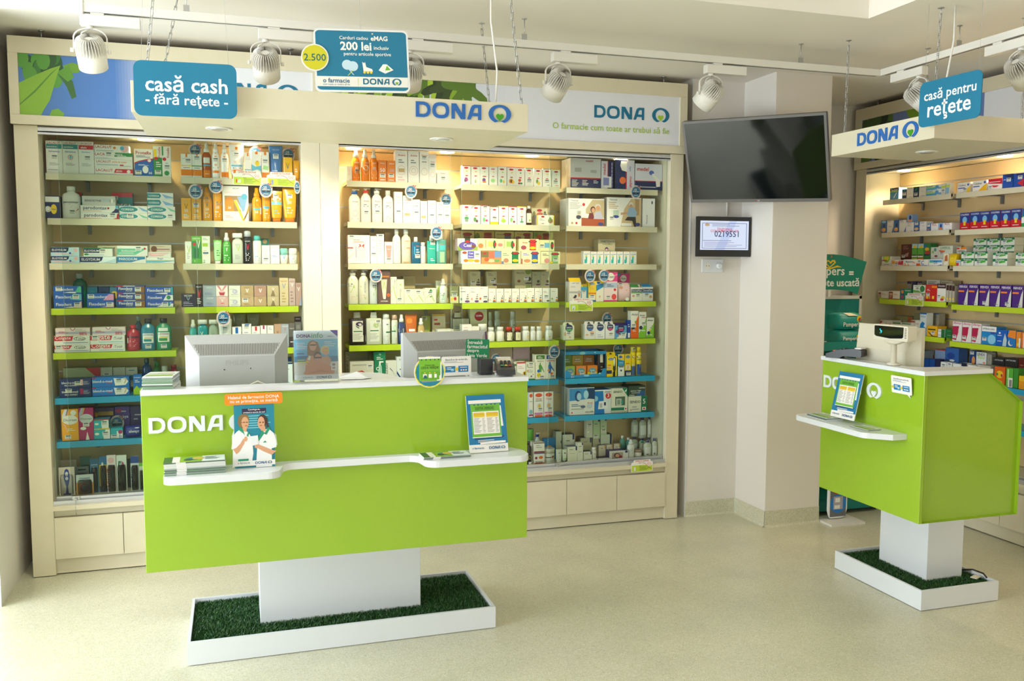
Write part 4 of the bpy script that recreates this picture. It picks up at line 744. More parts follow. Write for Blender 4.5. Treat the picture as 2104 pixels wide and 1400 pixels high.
1135 1154 887 b|#cfcfbc/#8c8c7c/#4a4640;R 84 56 96 66 n|white dermatology carton behind arched pack
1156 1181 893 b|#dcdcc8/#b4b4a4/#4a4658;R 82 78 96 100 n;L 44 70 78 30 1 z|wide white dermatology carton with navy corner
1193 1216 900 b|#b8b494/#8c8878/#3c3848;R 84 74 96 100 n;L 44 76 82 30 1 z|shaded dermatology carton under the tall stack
1205 1218 861 b z=900|#d4d4bc;S 50 66;L 30 20 40 30 1 w|tall carton on stack, left of three
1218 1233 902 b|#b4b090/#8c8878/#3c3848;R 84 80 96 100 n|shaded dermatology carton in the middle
1219 1233 861 b z=902|#b8cca0;R 70 86 96 100 n;S 40 12;L 40 70 80 40 1 z|tall pale green carton on stack, centre
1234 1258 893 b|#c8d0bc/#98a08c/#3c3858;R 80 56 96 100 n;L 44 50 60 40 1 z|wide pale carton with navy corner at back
1234 1247 862 b z=893|#c0d0a8;R 70 90 96 100 n;S 50 26;L 40 50 60 40 1 z|tall pale carton on stack, right of three
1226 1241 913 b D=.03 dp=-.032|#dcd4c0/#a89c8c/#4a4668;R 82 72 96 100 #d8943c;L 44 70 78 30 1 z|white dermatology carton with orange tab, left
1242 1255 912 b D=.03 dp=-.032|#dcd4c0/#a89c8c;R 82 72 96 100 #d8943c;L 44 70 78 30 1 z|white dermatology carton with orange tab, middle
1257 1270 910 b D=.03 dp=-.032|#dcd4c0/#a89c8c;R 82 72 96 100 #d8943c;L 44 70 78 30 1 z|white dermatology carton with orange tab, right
1275 1286 896 bo:w|#5c9c90;R 10 20 80 40 #88b0a4|sea green bottle with white cap, left
1287 1298 900 bo:w|#4a9c98|sea green bottle with white cap, right
1306 1320 903 bo:#2fa088 dp=-.05|#b8bca8;R 40 20 90 50 #d8d8cc|clear bottle with turquoise cap
1299 1313 898,857 bo:#4a4474|#a8b09c;R 20 20 80 60 #c4ccc4|clear lotion bottle in back pile, left
1314 1330 901,857 bo:#3a3460|#bcbfac;R 14 16 86 60 #d8dad4;L 50 30 50 60 4 e|clear lotion bottle in back pile, middle
1331 1347 899,855 bo:#4a4474|#c0c2b0;R 14 16 86 62 #dcdcd8;L 50 30 50 60 4 e|clear lotion bottle in back pile, right
@E8
1297 1341 945 of|f5|
@E1
1172 1235 321 b D=.15|#d4d3d6/#d8d0c4;R 0 0 100 31 n;R 0 31 100 35 r;T 62 92 24 r medel;R 14 54 36 68 #b8b4b4;R 66 52 86 62 #b4b0b0;L 16 4 28 22 5 w;L 50 8 28 22 4 w;L 84 16 28 16 3 w|large white and navy inhaler carton with red line
1236 1260 331 b D=.08|#e2e0ec;R 52 0 62 100 r;R 58 0 100 100 n;V 24 70 40 r medel;R 30 4 88 44 w;R 16 12 66 40 #8a8cc8;V 90 50 90 #9a9cc8 -------|upright carton with thermometer picture
1265 1304 327 b D=.15|n/#4a4c68/n;R 58 0 100 100 #d8d6e8;R 54 0 60 100 r;G w 28 96 60 96 60 60 34 64 24 80;O 38 30 17 #e8743c;U 82 26 36 r medel;U 78 70 16 b hart|navy and lilac carton with orange disc
1305 1367 337 b D=.1|#dcdae8;R 0 0 100 32 n;R 0 32 100 35 r;T 28 80 42 r medel;E 60 66 9 9 #5a6cc0;G #f0e6e4 60 60 66 64 84 46 92 40 92 14 78 12 76 34;L 46 8 14 60 1 w|wide lilac and navy carton with blue nozzle
1294 1319 381 tg f=1|-15|
@E2
1168 1242 408 b D=.15|#f6f2ee/#e8e4e0;G #c8b490 48 62 66 96 100 96 100 30 48 46;G #b0522c 36 0 100 0 100 26 36 30;T 16 92 20 #7a6a80 Tensoval;L 20 60 86 34 5 e;O 42 78 4 r;E 68 60 7 12 #5a2c20;E 69 58 5 9 #d8a080;G #7a2c34 54 26 58 48 68 48 74 26;E 82 72 8 10 #d8d0c8;E 82 66 6 9 #d89c78;G #c0bcd4 70 26 74 50 90 56 98 26;R 22 34 36 56 #e0dcd8;R 25 42 33 54 #b8b4a8;E 28 32 7 7 #3c4058;E 90 8 8 6 #3c4a8c;O 10 10 3 f;O 22 10 3 r|white blood pressure carton with seated couple
1247 1318 406 b D=.15|#f6f2ee/#e8e4e0;G #d8bc94 40 0 50 60 70 96 100 96 100 0;R 82 40 94 96 #b8946c;T 18 92 22 #7a6a80 Tensoval;L 20 60 86 30 4 f;E 70 76 6 9 #e8e0d8;E 70 70 5 8 #d8a080;G #9cb8d8 58 40 64 66 78 68 88 50 84 34 68 34;G #3c3430 52 22 60 34 84 34 86 0 80 0 74 20;G #d8a080 40 40 60 44 60 50 40 48;R 18 38 34 56 #c8d8c8;E 26 34 9 5 #3c4a9c;R 42 2 72 12 w;E 90 8 7 6 #3c4a8c;S 14 28|white blood pressure carton with grey haired man
1321 1346 408 b D=.12|#f4f0f0;E 76 86 6 6 #3c4a8c;V 34 26 32 #8a5c84 Thermoval|plain white thermometer carton
@E3
1199 1213 516 b|w;R 8 76 90 80 #3c7ca8;G #1fb0ac 14 8 48 8 54 20 54 70 14 70;R 32 58 52 68 y;R 18 36 30 68 w;L 50 90 96 80 1 h|small white test strip carton with turquoise vial
1214 1226 517 b|w;R 8 76 90 80 #3c7ca8;G #1fb0ac 14 8 48 8 54 20 54 70 14 70;R 32 58 52 68 y;R 18 36 30 68 w;L 50 90 96 80 1 h|small white test strip carton with turquoise vial
1227 1240 517 b|w;R 8 76 90 80 #3c7ca8;G #1fb0ac 14 8 48 8 54 20 54 70 14 70;R 32 58 52 68 y;R 18 36 30 68 w;L 50 90 96 80 1 h|small white test strip carton with turquoise vial
1241 1253 517 b|w;R 8 76 90 80 #3c7ca8;G #1fb0ac 14 8 48 8 54 20 54 70 14 70;R 32 58 52 68 y;R 18 36 30 68 w;L 50 90 96 80 1 h|small white test strip carton with turquoise vial
1254 1267 517 b|w;R 8 76 90 80 #3c7ca8;G #1fb0ac 14 8 48 8 54 20 54 70 14 70;R 32 58 52 68 y;R 18 36 30 68 w;L 50 90 96 80 1 h|small white test strip carton with turquoise vial
1268 1280 517 b|w;R 8 76 90 80 #3c7ca8;G #1fb0ac 14 8 48 8 54 20 54 70 14 70;R 32 58 52 68 y;R 18 36 30 68 w;L 50 90 96 80 1 h|small white test strip carton with turquoise vial
1281 1294 517 b|w;R 8 76 90 80 #3c7ca8;G #1fb0ac 14 8 48 8 54 20 54 70 14 70;R 32 58 52 68 y;R 18 36 30 68 w;L 50 90 96 80 1 h|small white test strip carton with turquoise vial
1295 1308 517 b|w;R 8 76 90 80 #3c7ca8;G #1fb0ac 14 8 48 8 54 20 54 70 14 70;R 32 58 52 68 y;R 18 36 30 68 w;L 50 90 96 80 1 h|small white test strip carton with turquoise vial
-
1229 1264 517 b|#b8b094|plain beige glucose meter carton under another
1229 1264 492 b z=517|#d0c4a4/#b4a888;T 56 84 84 #4a4c54 ONETOUCH;T 54 62 56 #7a8c4c SelectMini;E 50 20 10 16 n;E 50 14 7 10 h|beige glucose meter carton with printed name
@E4
1170 1194 571 ht|#e4dcd4;R 0 82 100 100 y;E 28 82 22 6 b;T 28 82 30 w Scholl;S 70 80;G #3c3c44 20 8 50 30 66 26 40 0;E 84 34 10 14 #d88c6c;R 0 36 100 44 #b0b4b8;T 30 64 40 #7ab0c8 Velvet|grey and yellow foot file pack
1194 1208 583 ht|#3f9cc8;G y 0 82 100 76 100 100 0 100;E 30 86 20 5 b;S 40 54;R 10 6 76 50 #e0e0d4|small blue and yellow foot cream pack
1209 1225 578 b|y;E 50 88 34 6 b;T 50 88 50 w Scholl;R 0 38 100 44 #e8743c;R 10 8 90 30 w;R 0 0 100 8 b;S 50 26;L 50 58 76 50 2 f|yellow foot cream carton with price sticker
1225 1240 577 b|#f4ecdc;G #2f8cc8 0 50 100 70 100 90 0 80;R 0 88 100 100 y;E 30 90 24 5 b;E 50 24 12 6 #e8b098|white foot cream carton with blue diagonal
1240 1269 559 b|#f2d8d8;R 0 68 100 100 #e0408c;G #f08cb8 0 70 100 90 100 94 0 78;O 50 84 27 w;T 50 84 46 #4a4040 Veet;R 2 46 98 64 #b4c4dc;L 50 50 60 54 2 n;O 82 40 9 r;E 76 16 18 10 #e84a4c;S 34 14;R 0 0 100 5 #e0408c;G #2f9ed0 0 90 30 100 0 100|tall pink wax strip carton with red petals
1271 1297 581 bg|#e8c4c8;R 0 56 0 100 w;S 20 90;E 20 74 14 8 #d89070;G #e0948c 56 62 94 62 94 38;E 70 12 16 9 w;R 0 0 100 8 #a83c78;G #b05a8c 40 0 100 0 100 26 70 12|pink soap bar pack with round shoulders
1297 1320 585 ht|#ece8e4;R 0 84 70 100 #3c9c4c;R 0 56 100 72 n;T 50 64 90 w DermaPlast;R 0 48 100 55 #5a9c4c;E 20 32 12 7 #d8a080;S 60 34|plaster carton with green hang tab
1320 1342 584 ht|#ece8e4;R 0 84 86 100 #1f90d8;R 0 56 100 72 n;T 50 64 90 w DermaPlast;R 0 48 100 55 #1f90d8;E 78 26 14 9 #d8a080;S 40 36|plaster carton with blue hang tab
-
1269 1294 562 b|#ecd4d0;R 0 66 100 100 #e0408c;O 48 82 26 w;T 48 82 42 #6a5a5a Veet;G #2f9ed0 0 86 30 100 0 100|pink wax strip carton behind soap pack
1186 1210 554 tg|-15|
1215 1238 554 tg|-15|
1170 1218 613 of|f3|
@E5
1158 1180 663 ht|#e2e4cc;O 52 68 34 n;T 52 71 50 w URGO;G #6ac07c 24 62 80 62 70 52 34 52;E 16 34 12 12 #d8a888;S 48 34;E 60 16 10 4 #e0a888|plaster carton with navy and green disc
1202 1223 661 ht|#ece8e8;O 50 68 34 n;T 50 71 54 w URGO;G #4a7cc8 22 62 80 62 70 52 34 52;E 70 40 20 6 #e8b090;E 22 26 16 5 #e8b890;S 70 26|plaster carton with navy and blue disc
1223 1243 661 ht|#eceaec;O 52 68 36 n;T 52 71 54 w URGO;G #2f4a8c 22 62 82 62 70 52 34 52;L 54 8 30 60 2 v|plaster carton with all navy disc
1244 1263 661 ht|#eceaec;O 52 68 36 n;T 52 71 54 w URGO;G #e0508c 22 62 82 62 70 52 34 52;S 60 26|plaster carton with navy and pink disc
1263 1288 664 ht|#5aa0d0;R 0 84 100 100 #3c2c78;O 52 66 30 n;T 52 68 40 w URGO;G #e0508c 30 60 76 60 66 50 40 50;O 24 46 16 #6a2c5c;E 38 26 8 10 #3c2c24;E 38 22 6 7 #e8b898;G w 10 0 90 0 100 40 60 30;S 72 26|blue childrens plaster carton
1289 1296 658 b|#1c3f9c;L 50 60 80 60 2 w;R 20 4 80 30 w|narrow navy plaster carton
1296 1312 639 b|#f2eee4;G #f0681c 0 0 100 0 100 84 50 50 0 36;T 50 86 84 n Alvityl;E 62 60 12 4 #6ab03c;O 30 38 24 n;S 38 46;L 50 24 34 50 2 w|tall white and orange vitamin carton
1313 1328 641 b|#f2eee4;G #8ac83c 0 0 100 0 100 78 60 40 0 20;T 44 86 70 n Alvityl;O 28 40 24 n;S 66 54;R 36 78 96 80 r;L 60 24 34 50 1 w|tall white and green vitamin carton
1329 1344 653 b|#f2eee4;G #8ac83c 0 0 100 0 100 80 60 40 0 10;T 46 86 74 n Alvityl;O 28 26 20 n;O 42 40 12 y;O 58 50 8 g;O 72 58 6 r;L 60 10 20 30 1 w|shorter white and green vitamin carton
1235 1260 642 tg|-20|
@E6
1161 1246 722 tray D=.15|x|blue cardboard counter tray holding small packs
1247 1268 724 ht|#f2d41c;E 40 72 28 5 b;T 40 72 34 w Scholl;G #3a3020 60 30 66 80 84 80 90 30 78 12;E 72 60 8 18 w;R 0 12 50 26 n;R 60 0 84 20 k;E 20 36 18 7 #e8a888;R 10 46 44 49 r|yellow foot care pack with slim tool
1270 1283 728 b|#2f94c8;G y 0 78 100 70 100 100 0 100;E 40 88 28 6 b;R 0 0 100 46 #eceae4;T 50 62 60 w Velvet;O 50 26 14 n;R 14 40 88 48 z|blue and yellow foot carton with white front
1284 1297 728 b|#f2d41c;E 50 88 36 6 b;T 50 88 50 w Scholl;O 50 40 36 #d8dcd8;E 50 40 14 10 #e8a85c;R 0 0 100 26 n;R 14 56 70 59 r;S 60 10|yellow foot carton with pale disc
1297 1308 713 cn:#e8d444|#f2d41c;E 60 66 40 6 n;T 60 66 60 w Scholl;R 0 2 100 34 #3c5c94;O 50 36 30 s;S 60 90|yellow and blue foot spray can with sticker
1309 1320 713 cn:#e8d020|#f2d41c;E 50 66 44 6 n;T 50 66 60 w Scholl;R 0 2 100 40 #1c4a94;G w 30 20 60 44 56 30;R 10 54 90 57 g|yellow and blue foot spray can, right
-
1259 1281 706 tg|-15|
@E7
1170 1222 797 b D=.14|#dfe0dc/#b8bcbc;G #3c8cc8 0 52 100 60 100 98 0 98;G #1c3c6c 70 60 100 56 100 98 70 98;E 34 70 13 20 #1c4a84;E 38 68 9 14 #a8d0e8;E 66 74 10 16 #a8d8f0;L 30 30 42 44 2 #4a78a8;T 82 42 20 #e8764c PLUS;E 54 30 10 5 #4a5c8c;E 80 32 12 10 #c0ccd8;T 80 10 34 z microlife;R 8 6 12 12 r;L 32 18 26 50 1 e|white and blue blood pressure carton with couple photo
1222 1256 801 b D=.12|#d8e0e4/#1c6cb8;G #1378c8 0 0 60 0 50 100 0 100;R 0 95 100 100 w;O 82 74 17 r;T 82 76 12 w 3;G #e8eaec 20 20 26 52 70 54 80 44 80 20;R 30 26 46 44 #b0b8bc;R 56 34 68 48 n;T 78 90 34 n omron;O 4 64 16 #8cc4e4|blue blood pressure carton with red disc
1256 1290 798 b D=.12|#e2e2d0;G #147a58 66 100 100 66 100 100;T 40 86 56 k SENDO;R 0 10 100 22 #1c7a5c;R 80 10 98 24 w;O 89 16 5 r;R 24 30 84 66 #5a6c5c;R 30 28 62 58 #c4cabc;R 36 34 54 54 #8c9a8c;E 66 44 6 9 #2f9c90;R 0 0 100 8 #b8b8a4;G w 80 88 94 96 90 84|white and green wrist monitor carton
1291 1330 814 b D=.1|#e4e2d2;R 68 0 100 100 #157858;T 36 64 56 k SENDO;T 84 66 14 w 5;R 74 10 94 30 w;O 84 20 5 r;O 14 14 3 r;L 40 10 40 40 2 e|low white and green carton marked 5
1291 1326 793 b z=814 D=.1|#3c4c44/#2c3c34/#3a443c;G #2f5c98 46 0 100 0 100 50 60 54;T 80 78 34 w omron;T 44 50 62 w GENTLE TEMP;R 6 6 36 14 #c4ccc4;L 44 26 36 50 1 w|dark thermometer carton on the one marked 5
@F1
1829 1847 386 b|#3f88b4/#8cc0e0;G k 0 90 60 100 100 100 100 76 0 70;T 50 82 70 w Exoderil;R 0 64 90 72 l;G #d8dcdc 40 14 50 10 80 54 72 58|blue lotion carton with black title
1854 1863 389 b|#12304c;S 50 50;E 50 84 30 6 t|narrow dark navy carton
1863 1877 385 b|#ece8dc;L 50 84 92 70 1 z;L 50 34 44 50 2 f;L 60 6 12 50 1 z|white cream carton with small words
1877 1888 384 b|#123a54;G #3c9c5c 40 60 80 84 60 90 30 70;S 50 30|dark teal carton with green pill
1889 1903 382 b|#ece8dc;L 50 84 92 70 1 z;L 40 50 56 40 1 l;L 60 6 12 50 1 z|white cream carton with lime words
1903 1934 390,380 b|#eaf0f0;R 0 0 70 40 a;R 0 40 60 60 #c4e02c;E 72 52 12 34 #5aa0d0;R 80 10 100 44 #6cb0dc;T 22 78 40 #3c7c9c Exoderil|white and blue cream carton with lime stripe
1934 1943 377 b|#dcdccc;R 0 60 100 78 #c8e02c;S 50 30|slim ivory carton with lime band
1944 1952 376 b|#dce0d4;R 0 66 100 82 #c8e02c;R 10 6 80 60 #8cc0e0|slim ivory and blue carton
@F2
1811 1822 453 b|#2f68b0;E 50 24 40 16 #e8a06c;E 56 58 20 16 #1c3c6c;E 50 88 40 8 #8cc0e8;E 60 30 20 6 y|white and photo carton with blue end, first
1823 1836 453 b|#eeeae4;T 36 92 50 z ACC;L 50 44 56 40 1 e;G #2f68b0 80 0 100 0 100 50|white powder carton with blue edge
1837 1847 452 b|#2f68b0;E 50 24 40 16 #e8a06c;E 56 58 20 16 #1c3c6c;E 60 30 20 6 y|blue photo carton, second
1848 1862 452 b|#eeeae4;T 36 92 50 z ACC;L 40 76 82 50 1 e;G #2f68b0 76 0 100 0 100 46|white powder carton with small blue wedge
1862 1878 457 b|#eeeae4;T 44 90 50 o ACC;L 44 56 76 60 2 e;L 76 4 10 30 1 z|white powder carton with orange word
1864 1875 441 b z=457|#8cb0e0;E 60 24 50 16 #e8a06c;E 60 60 22 30 #1c3c8c|small blue photo carton on top
1878 1889 455 b|#2f68b0;E 50 24 40 16 #e8b08c;S 50 80;E 56 30 20 6 y|blue photo carton with sticker
1890 1904 455 b|#eeeae4;T 40 88 50 b ACC;L 50 50 60 40 1 e|white powder carton with blue word
1905 1912 459 b|#2f68b0;S 50 76;E 50 20 40 10 o|narrow blue carton with sticker
1913 1928 459 b|#f0ecea;T 44 86 60 m ACC;L 50 60 74 60 1 h|white powder carton with pink word
1928 1938 458 b|#8cb0e0;E 50 24 40 14 o;E 56 60 20 26 #1c3c8c|blue photo carton near right end
1938 1956 458 b|#f0ecea;T 44 86 60 m ACC;L 60 6 12 50 1 z|white powder carton at right end
@F3
1812 1832 527 b|#f0ece0;O 50 86 36 #8cc83c;O 50 90 26 #e8e03c;E 30 56 30 7 m;L 50 8 20 60 1 z|white tablet carton with green arc
1833 1857 534 b|#f0ece4;G #f0a02c 0 30 60 30 60 76 0 90;G #c8243c 50 20 96 10 96 84 60 90;T 50 74 60 w Ca+Mg+Zn;S 40 20|white mineral carton with red ribbon
1857 1883 533 b|#f0ece4;T 46 60 60 z Magnezium;G #f08c3c 6 0 20 0 10 50;G #f0a85c 30 0 44 0 34 40;T 84 50 20 o Ar|white carton with orange leaf strokes
1883 1908 533 b|#f0ece4;R 0 0 34 40 o;G #e8442c 0 0 20 0 30 30 0 20;T 52 46 22 b C;S 24 60;R 34 0 90 6 b;G #f08c3c 34 90 70 94 60 100|white vitamin carton with big blue letter C
1909 1937 533 b|#f0eee8;G #3c94d0 4 50 96 54 96 88 4 88;G #5ac06c 4 46 34 46 34 60 4 66;T 50 50 24 n D3;G #5c3c8c 60 4 96 4 96 20|white vitamin carton with D3 and blue sky
1939 1949 521 b|#e8dcc0;G #b86a3c 20 30 90 40 80 90 30 80;L 50 10 40 40 3 w|slim carton with brown photo
1949 1964 521 bg|#e8c40c;E 50 50 34 20 #f0d43c|crumpled yellow sachet pack
-
1851 1872 530,502 b|#5c2418 // #5c2418;L 50 60 90 60 4 #a8786c;G #b88c80 30 8 70 8 76 40 44 30;S 24 8|dark brown carton with white sketch
1873 1884 530,501 b|#b8c83c // #5cac3c;R 0 70 100 100 #b8dcec;E 56 78 30 9 y;R 0 6 100 14 w;R 10 16 90 22 #3c2c4c|green carton with lemon, left of pair
1885 1897 530,501 b|#e87c3c // #5cac3c;R 0 70 100 100 #b8dcec;E 56 78 30 9 y;R 0 6 100 14 w;R 10 16 90 22 #3c2c4c|green carton with lemon, right of pair
1897 1911 530,500 b|#3c8c3c // #2f8440;E 50 60 32 12 #e8b82c;E 60 36 40 14 #b83c2c;R 10 16 90 24 n;O 26 80 16 b|dark green carton with fruit picture
1912 1927 530,508 b|#e8e4dc // #dcdccc;O 60 76 18 #5c9c8c;O 30 54 14 #8cb85c;E 74 16 22 10 #8c3c4c|white carton with green and red dots
1927 1957 530,505 b|#e8e4dc // #d8dcc8;T 50 82 70 #5c8c50 LIVERSIL;G #d8643c 4 66 50 58 40 44 10 50;S 24 34;R 50 0 100 14 #a8c83c|white liver supplement carton with orange ribbon
@F4
1804 1825 598 b|#ece4d8;R 4 10 34 80 #c89c84;E 18 70 12 12 #6a3c2c;L 64 50 70 50 2 #c88c9c;R 0 0 100 8 l|white carton with family photo
1826 1849 598 b|#ece4d8;R 4 10 38 90 #8c4a34;E 22 60 14 16 #e0b090;E 20 30 12 14 #c88860;L 68 50 70 40 2 #e0884c;R 0 0 100 8 #e0642c|white carton with orange base and faces
1850 1873 594 b|#1f8c5c;R 6 0 34 100 #2f6c9c;O 20 74 12 o;O 20 26 12 #c83c6c;L 66 80 92 50 1 w;L 66 30 44 40 1 w|green carton with blue checked strip
1876 1901 601,586 b|#e8ecdc;R 0 80 100 92 #6aa03c // #e8ecdc;G #6aac3c 0 0 80 0 40 26 0 30;O 76 50 19 #1c6c34;O 76 50 13 #3c8c4c;S 36 46;L 34 76 90 44 1 #5a8c3c|white and green carton with dark round seal
1902 1926 585 b|#d01c24;R 0 76 50 92 #c83c34;R 54 80 100 94 o;S 24 40;R 8 14 26 30 y;R 30 14 44 30 #c09c3c;R 60 14 78 32 y;L 30 60 74 30 2 w|red tablet carton with yellow squares
1926 1944 583 b|#e8e4dc;R 0 74 100 100 #3c1c20;T 50 88 80 w Ciocolax;S 24 28;E 70 22 22 10 #d8b83c;E 60 12 20 7 #c83c3c|white carton with dark chocolate header
1945 1950 586 b|#b8b0a0;R 0 70 100 100 #3c1c20;E 50 20 40 6 y|sliver of chocolate topped carton
1951 1956 587 b|#b8b0a0;R 0 70 100 100 #3c1c20;E 50 20 40 6 y|sliver of chocolate topped carton
1957 1962 588 b|#b8b0a0;R 0 70 100 100 #3c1c20;E 50 20 40 6 y|sliver of chocolate topped carton
-
1863 1872 604,578 b|#9c9484;R 0 90 100 100 #3c3450 // #9c9484;R 0 80 100 100 #3c3450;R 10 6 90 30 #3c3450|grey carton with navy marks at back, first
1874 1882 604,578 b|#2c2c5c;O 50 60 26 #a02c84|dark carton with magenta dot at back
1884 1894 604,578 b|#9c9484;R 0 84 100 100 #3c3450|grey carton with navy marks at back, second
1903 1930 604,575 b|#c8c4b8;L 50 50 90 80 5 #4a4440|white carton with comb pattern at back
1932 1956 604,577 b|#a89c84;L 50 50 90 80 5 #5a5444|beige carton with comb pattern at back
1861 1898 603 of|f4|
@F5
1809 1834 658 b|#ece4dc;T 66 60 50 #b83c4c EXO;R 10 20 60 30 #c85c5c;G n 80 20 100 40 100 10;G r 0 60 20 90 0 90|white carton with red letters
1835 1853 662 b|#e8e4d8;R 0 84 86 96 #4c8c4c;L 50 40 60 60 2 e|white carton with green header, left
1854 1871 663 b|#e8e4d8;R 0 84 100 94 #5c8c5c;L 50 40 60 60 2 e|white carton with green header, right
1872 1880 658 b|#e8e0d4;R 0 84 100 96 #b84c3c;R 0 0 100 30 y|white and yellow carton, narrow
1881 1890 658 b|#e8e4dc;R 0 0 100 36 #f0b81c;L 50 70 80 60 1 o;E 50 10 30 6 #3c7c3c|white and yellow carton with green hill
1890 1904 643 b|#e4ecec;G #1f80c8 0 0 100 0 100 34 60 40 80 54 40 62 10 50 0 30;R 0 94 100 100 b;T 50 84 70 #5c94c0 FluEnd;L 50 6 20 50 2 w|tall white carton with blue wave
1905 1926 670 b|#f0b41c;R 10 60 84 72 #3c3420;S 60 34;G #3c3420 10 40 20 40 60 6 100 4 100 0 50 0|amber carton with black streak
1927 1941 684,677 b|#f0ecec;R 50 0 100 100 #1c6a34;T 26 50 40 z fluxal // #f0ecec;R 50 0 100 100 #1c6a34;T 26 50 40 z fluxal|low white and green carton beside amber one
1942 1956 684,677 b|#1c6a34;L 60 40 60 50 1 #8cb88c|low dark green carton
-
1843 1874 673,650 b|#a09c70;T 40 60 34 #c8c49c Exo;R 70 0 100 100 #b86c3c|olive carton at back of fifth shelf
1877 1889 673,644 b|#8c8c68;L 50 40 50 70 1 k|dark olive carton at back
1905 1916 644 b|#a09888;R 0 96 100 100 #1c5cac;L 50 30 80 60 4 #b8b0a4|grey carton side with blue top, left
1917 1930 644 b|#a8a090;R 0 96 100 100 #1c5cac;L 50 30 80 60 4 #b8b0a4|grey carton side with blue top, right
@F6
1876 1899 720 b|#7c8484;R 0 94 100 100 #c8442c;S 16 26;R 0 0 100 20 #4a5c4c|tall grey carton with red top edge
1898 1909 737 b|#1c4a94;G w 0 0 100 0 100 30 40 24 0 30|dark blue carton with white foot, first
1910 1921 738 b|#1c4a94;G w 0 0 100 0 100 30 40 24 0 30|dark blue carton with white foot, second
1922 1932 738 b|#26264c|plain midnight blue carton
1933 1945 744 b|#e8e8e8;S 50 70;G #c8542c 10 10 60 10 50 34 10 40|white carton with pepper picture
1946 1956 745 b|#e8e8ec;S 50 80;G #1c3c7c 0 0 100 0 100 50 60 60 0 40;E 40 30 20 8 #e89c3c|white carton with navy wave
-
1900 1919 752,728 b|#a8a8a0 // #c8c8c4;R 0 60 100 100 #d0442c;L 50 30 44 50 1 w|white carton with red upper half
1920 1941 752,718 b|#8c94a8 // #8ca4cc;R 0 94 100 100 #c83c2c|lilac blue carton with red top
1942 1969 752,715 b|#4c5c8c // #3c68b0;E 40 56 30 18 #2c4c9c;E 50 30 20 6 w;S 24 16|blue carton with oval swirl
@G1
1968 1994 375 b|#ece8e0;T 36 74 60 z Celebex;G #f0c43c 60 0 100 0 100 60 80 40;R 4 40 60 50 #3c5cac;E 84 76 8 12 #3c5cac;S 60 24|white carton with yellow corner, left
1999 2028 371 b|#ece8e0;T 36 74 60 z Celebex;G #f0b81c 40 0 100 0 100 70 70 40;R 4 40 50 50 #3c5cac;E 86 80 8 12 #3c5cac|white carton with yellow corner, right
2031 2060 367 b|#ece4e0;G #c01c34 0 60 100 46 100 100 0 100;G #c01c34 20 40 80 34 60 20 40 20;L 46 64 76 80 1 w;S 16 20|white carton with crimson blot
2060 2082 358 b|#1c4ca8;G n 0 100 100 60 100 100;S 60 60;G w 0 60 30 66 30 60|royal blue pain relief carton
2083 2104 356 b|#1c4ca8;G #2c2c6c 20 100 100 100 60 50;G #c82434 40 30 100 60 100 0;S 66 70|blue and red pain relief carton
@G2
1973 1993 437 b|#cc1c2c;G #1c3c8c 0 40 30 44 50 62 74 40 100 36 100 100 0 100;E 50 56 24 20 #7cb8e8;T 50 88 84 w COLDREX;G #f0c81c 38 24 62 24 60 50 40 50;L 50 8 16 60 1 w|red and blue hot drink carton
1994 2014 435 b|#cc1c2c;G #1c3c8c 0 40 30 44 50 62 74 40 100 36 100 100 0 100;E 50 56 24 20 #7cb8e8;T 50 88 84 w COLDREX;G #f0c81c 38 24 62 24 60 50 40 50;L 50 8 16 60 1 w|red and blue hot drink carton
2014 2034 434 b|#cc1c2c;G #1c3c8c 0 40 30 44 50 62 74 40 100 36 100 100 0 100;E 50 56 24 20 #7cb8e8;T 50 88 84 w COLDREX;G #f0c81c 38 24 62 24 60 50 40 50;L 50 8 16 60 1 w|red and blue hot drink carton
2035 2056 432 b|#cc1c2c;G #1c3c8c 0 40 30 44 50 62 74 40 100 36 100 100 0 100;E 50 56 24 20 #7cb8e8;T 50 88 84 w COLDREX;G #f0c81c 38 24 62 24 60 50 40 50;L 50 8 16 60 1 w|red and blue hot drink carton
2057 2077 431 b|#cc1c2c;G #1c3c8c 0 40 30 44 50 62 74 40 100 36 100 100 0 100;E 50 56 24 20 #7cb8e8;T 50 88 84 w COLDREX;G #f0c81c 38 24 62 24 60 50 40 50;L 50 8 16 60 1 w|red and blue hot drink carton
2078 2099 429 b|#cc1c2c;G #1c3c8c 0 40 30 44 50 62 74 40 100 36 100 100 0 100;E 50 56 24 20 #7cb8e8;T 50 88 84 w COLDREX;G #f0c81c 38 24 62 24 60 50 40 50;L 50 8 16 60 1 w|red and blue hot drink carton
2100 2118 428 b|#3c9c4c;G w 0 20 60 20 60 60 0 50;R 0 60 100 100 #1c6c9c|green and white carton at frame edge
@G3
1965 1974 534 b|#d8d4d0;R 0 0 60 50 #d83c3c;R 0 60 100 80 #7cb0d8|narrow white and red carton
1975 2001 531,517 b|#e8ecdc;G #14784c 0 60 100 70 100 100 0 100;G #4cac3c 40 30 90 50 80 76 44 60;T 50 84 60 w Parasinus;S 30 36|white and green cold tablet carton
2003 2029 531,517 b|#e8ecdc;G #14784c 0 60 100 70 100 100 0 100;G #4cac3c 40 30 90 50 80 76 44 60;T 50 84 60 w Parasinus;S 30 36|white and green cold tablet carton
2040 2070 532,519 b|#e8ecdc;G #14784c 0 60 100 70 100 100 0 100;G #4cac3c 40 30 90 50 80 76 44 60;T 50 84 60 w Parasinus;S 30 36|white and green cold tablet carton
2087 2112 532,519 b|#e8ecdc;G #14784c 0 60 100 70 100 100 0 100;G #4cac3c 40 30 90 50 80 76 44 60;T 50 84 60 w Parasinus;S 30 36|white and green cold tablet carton
-
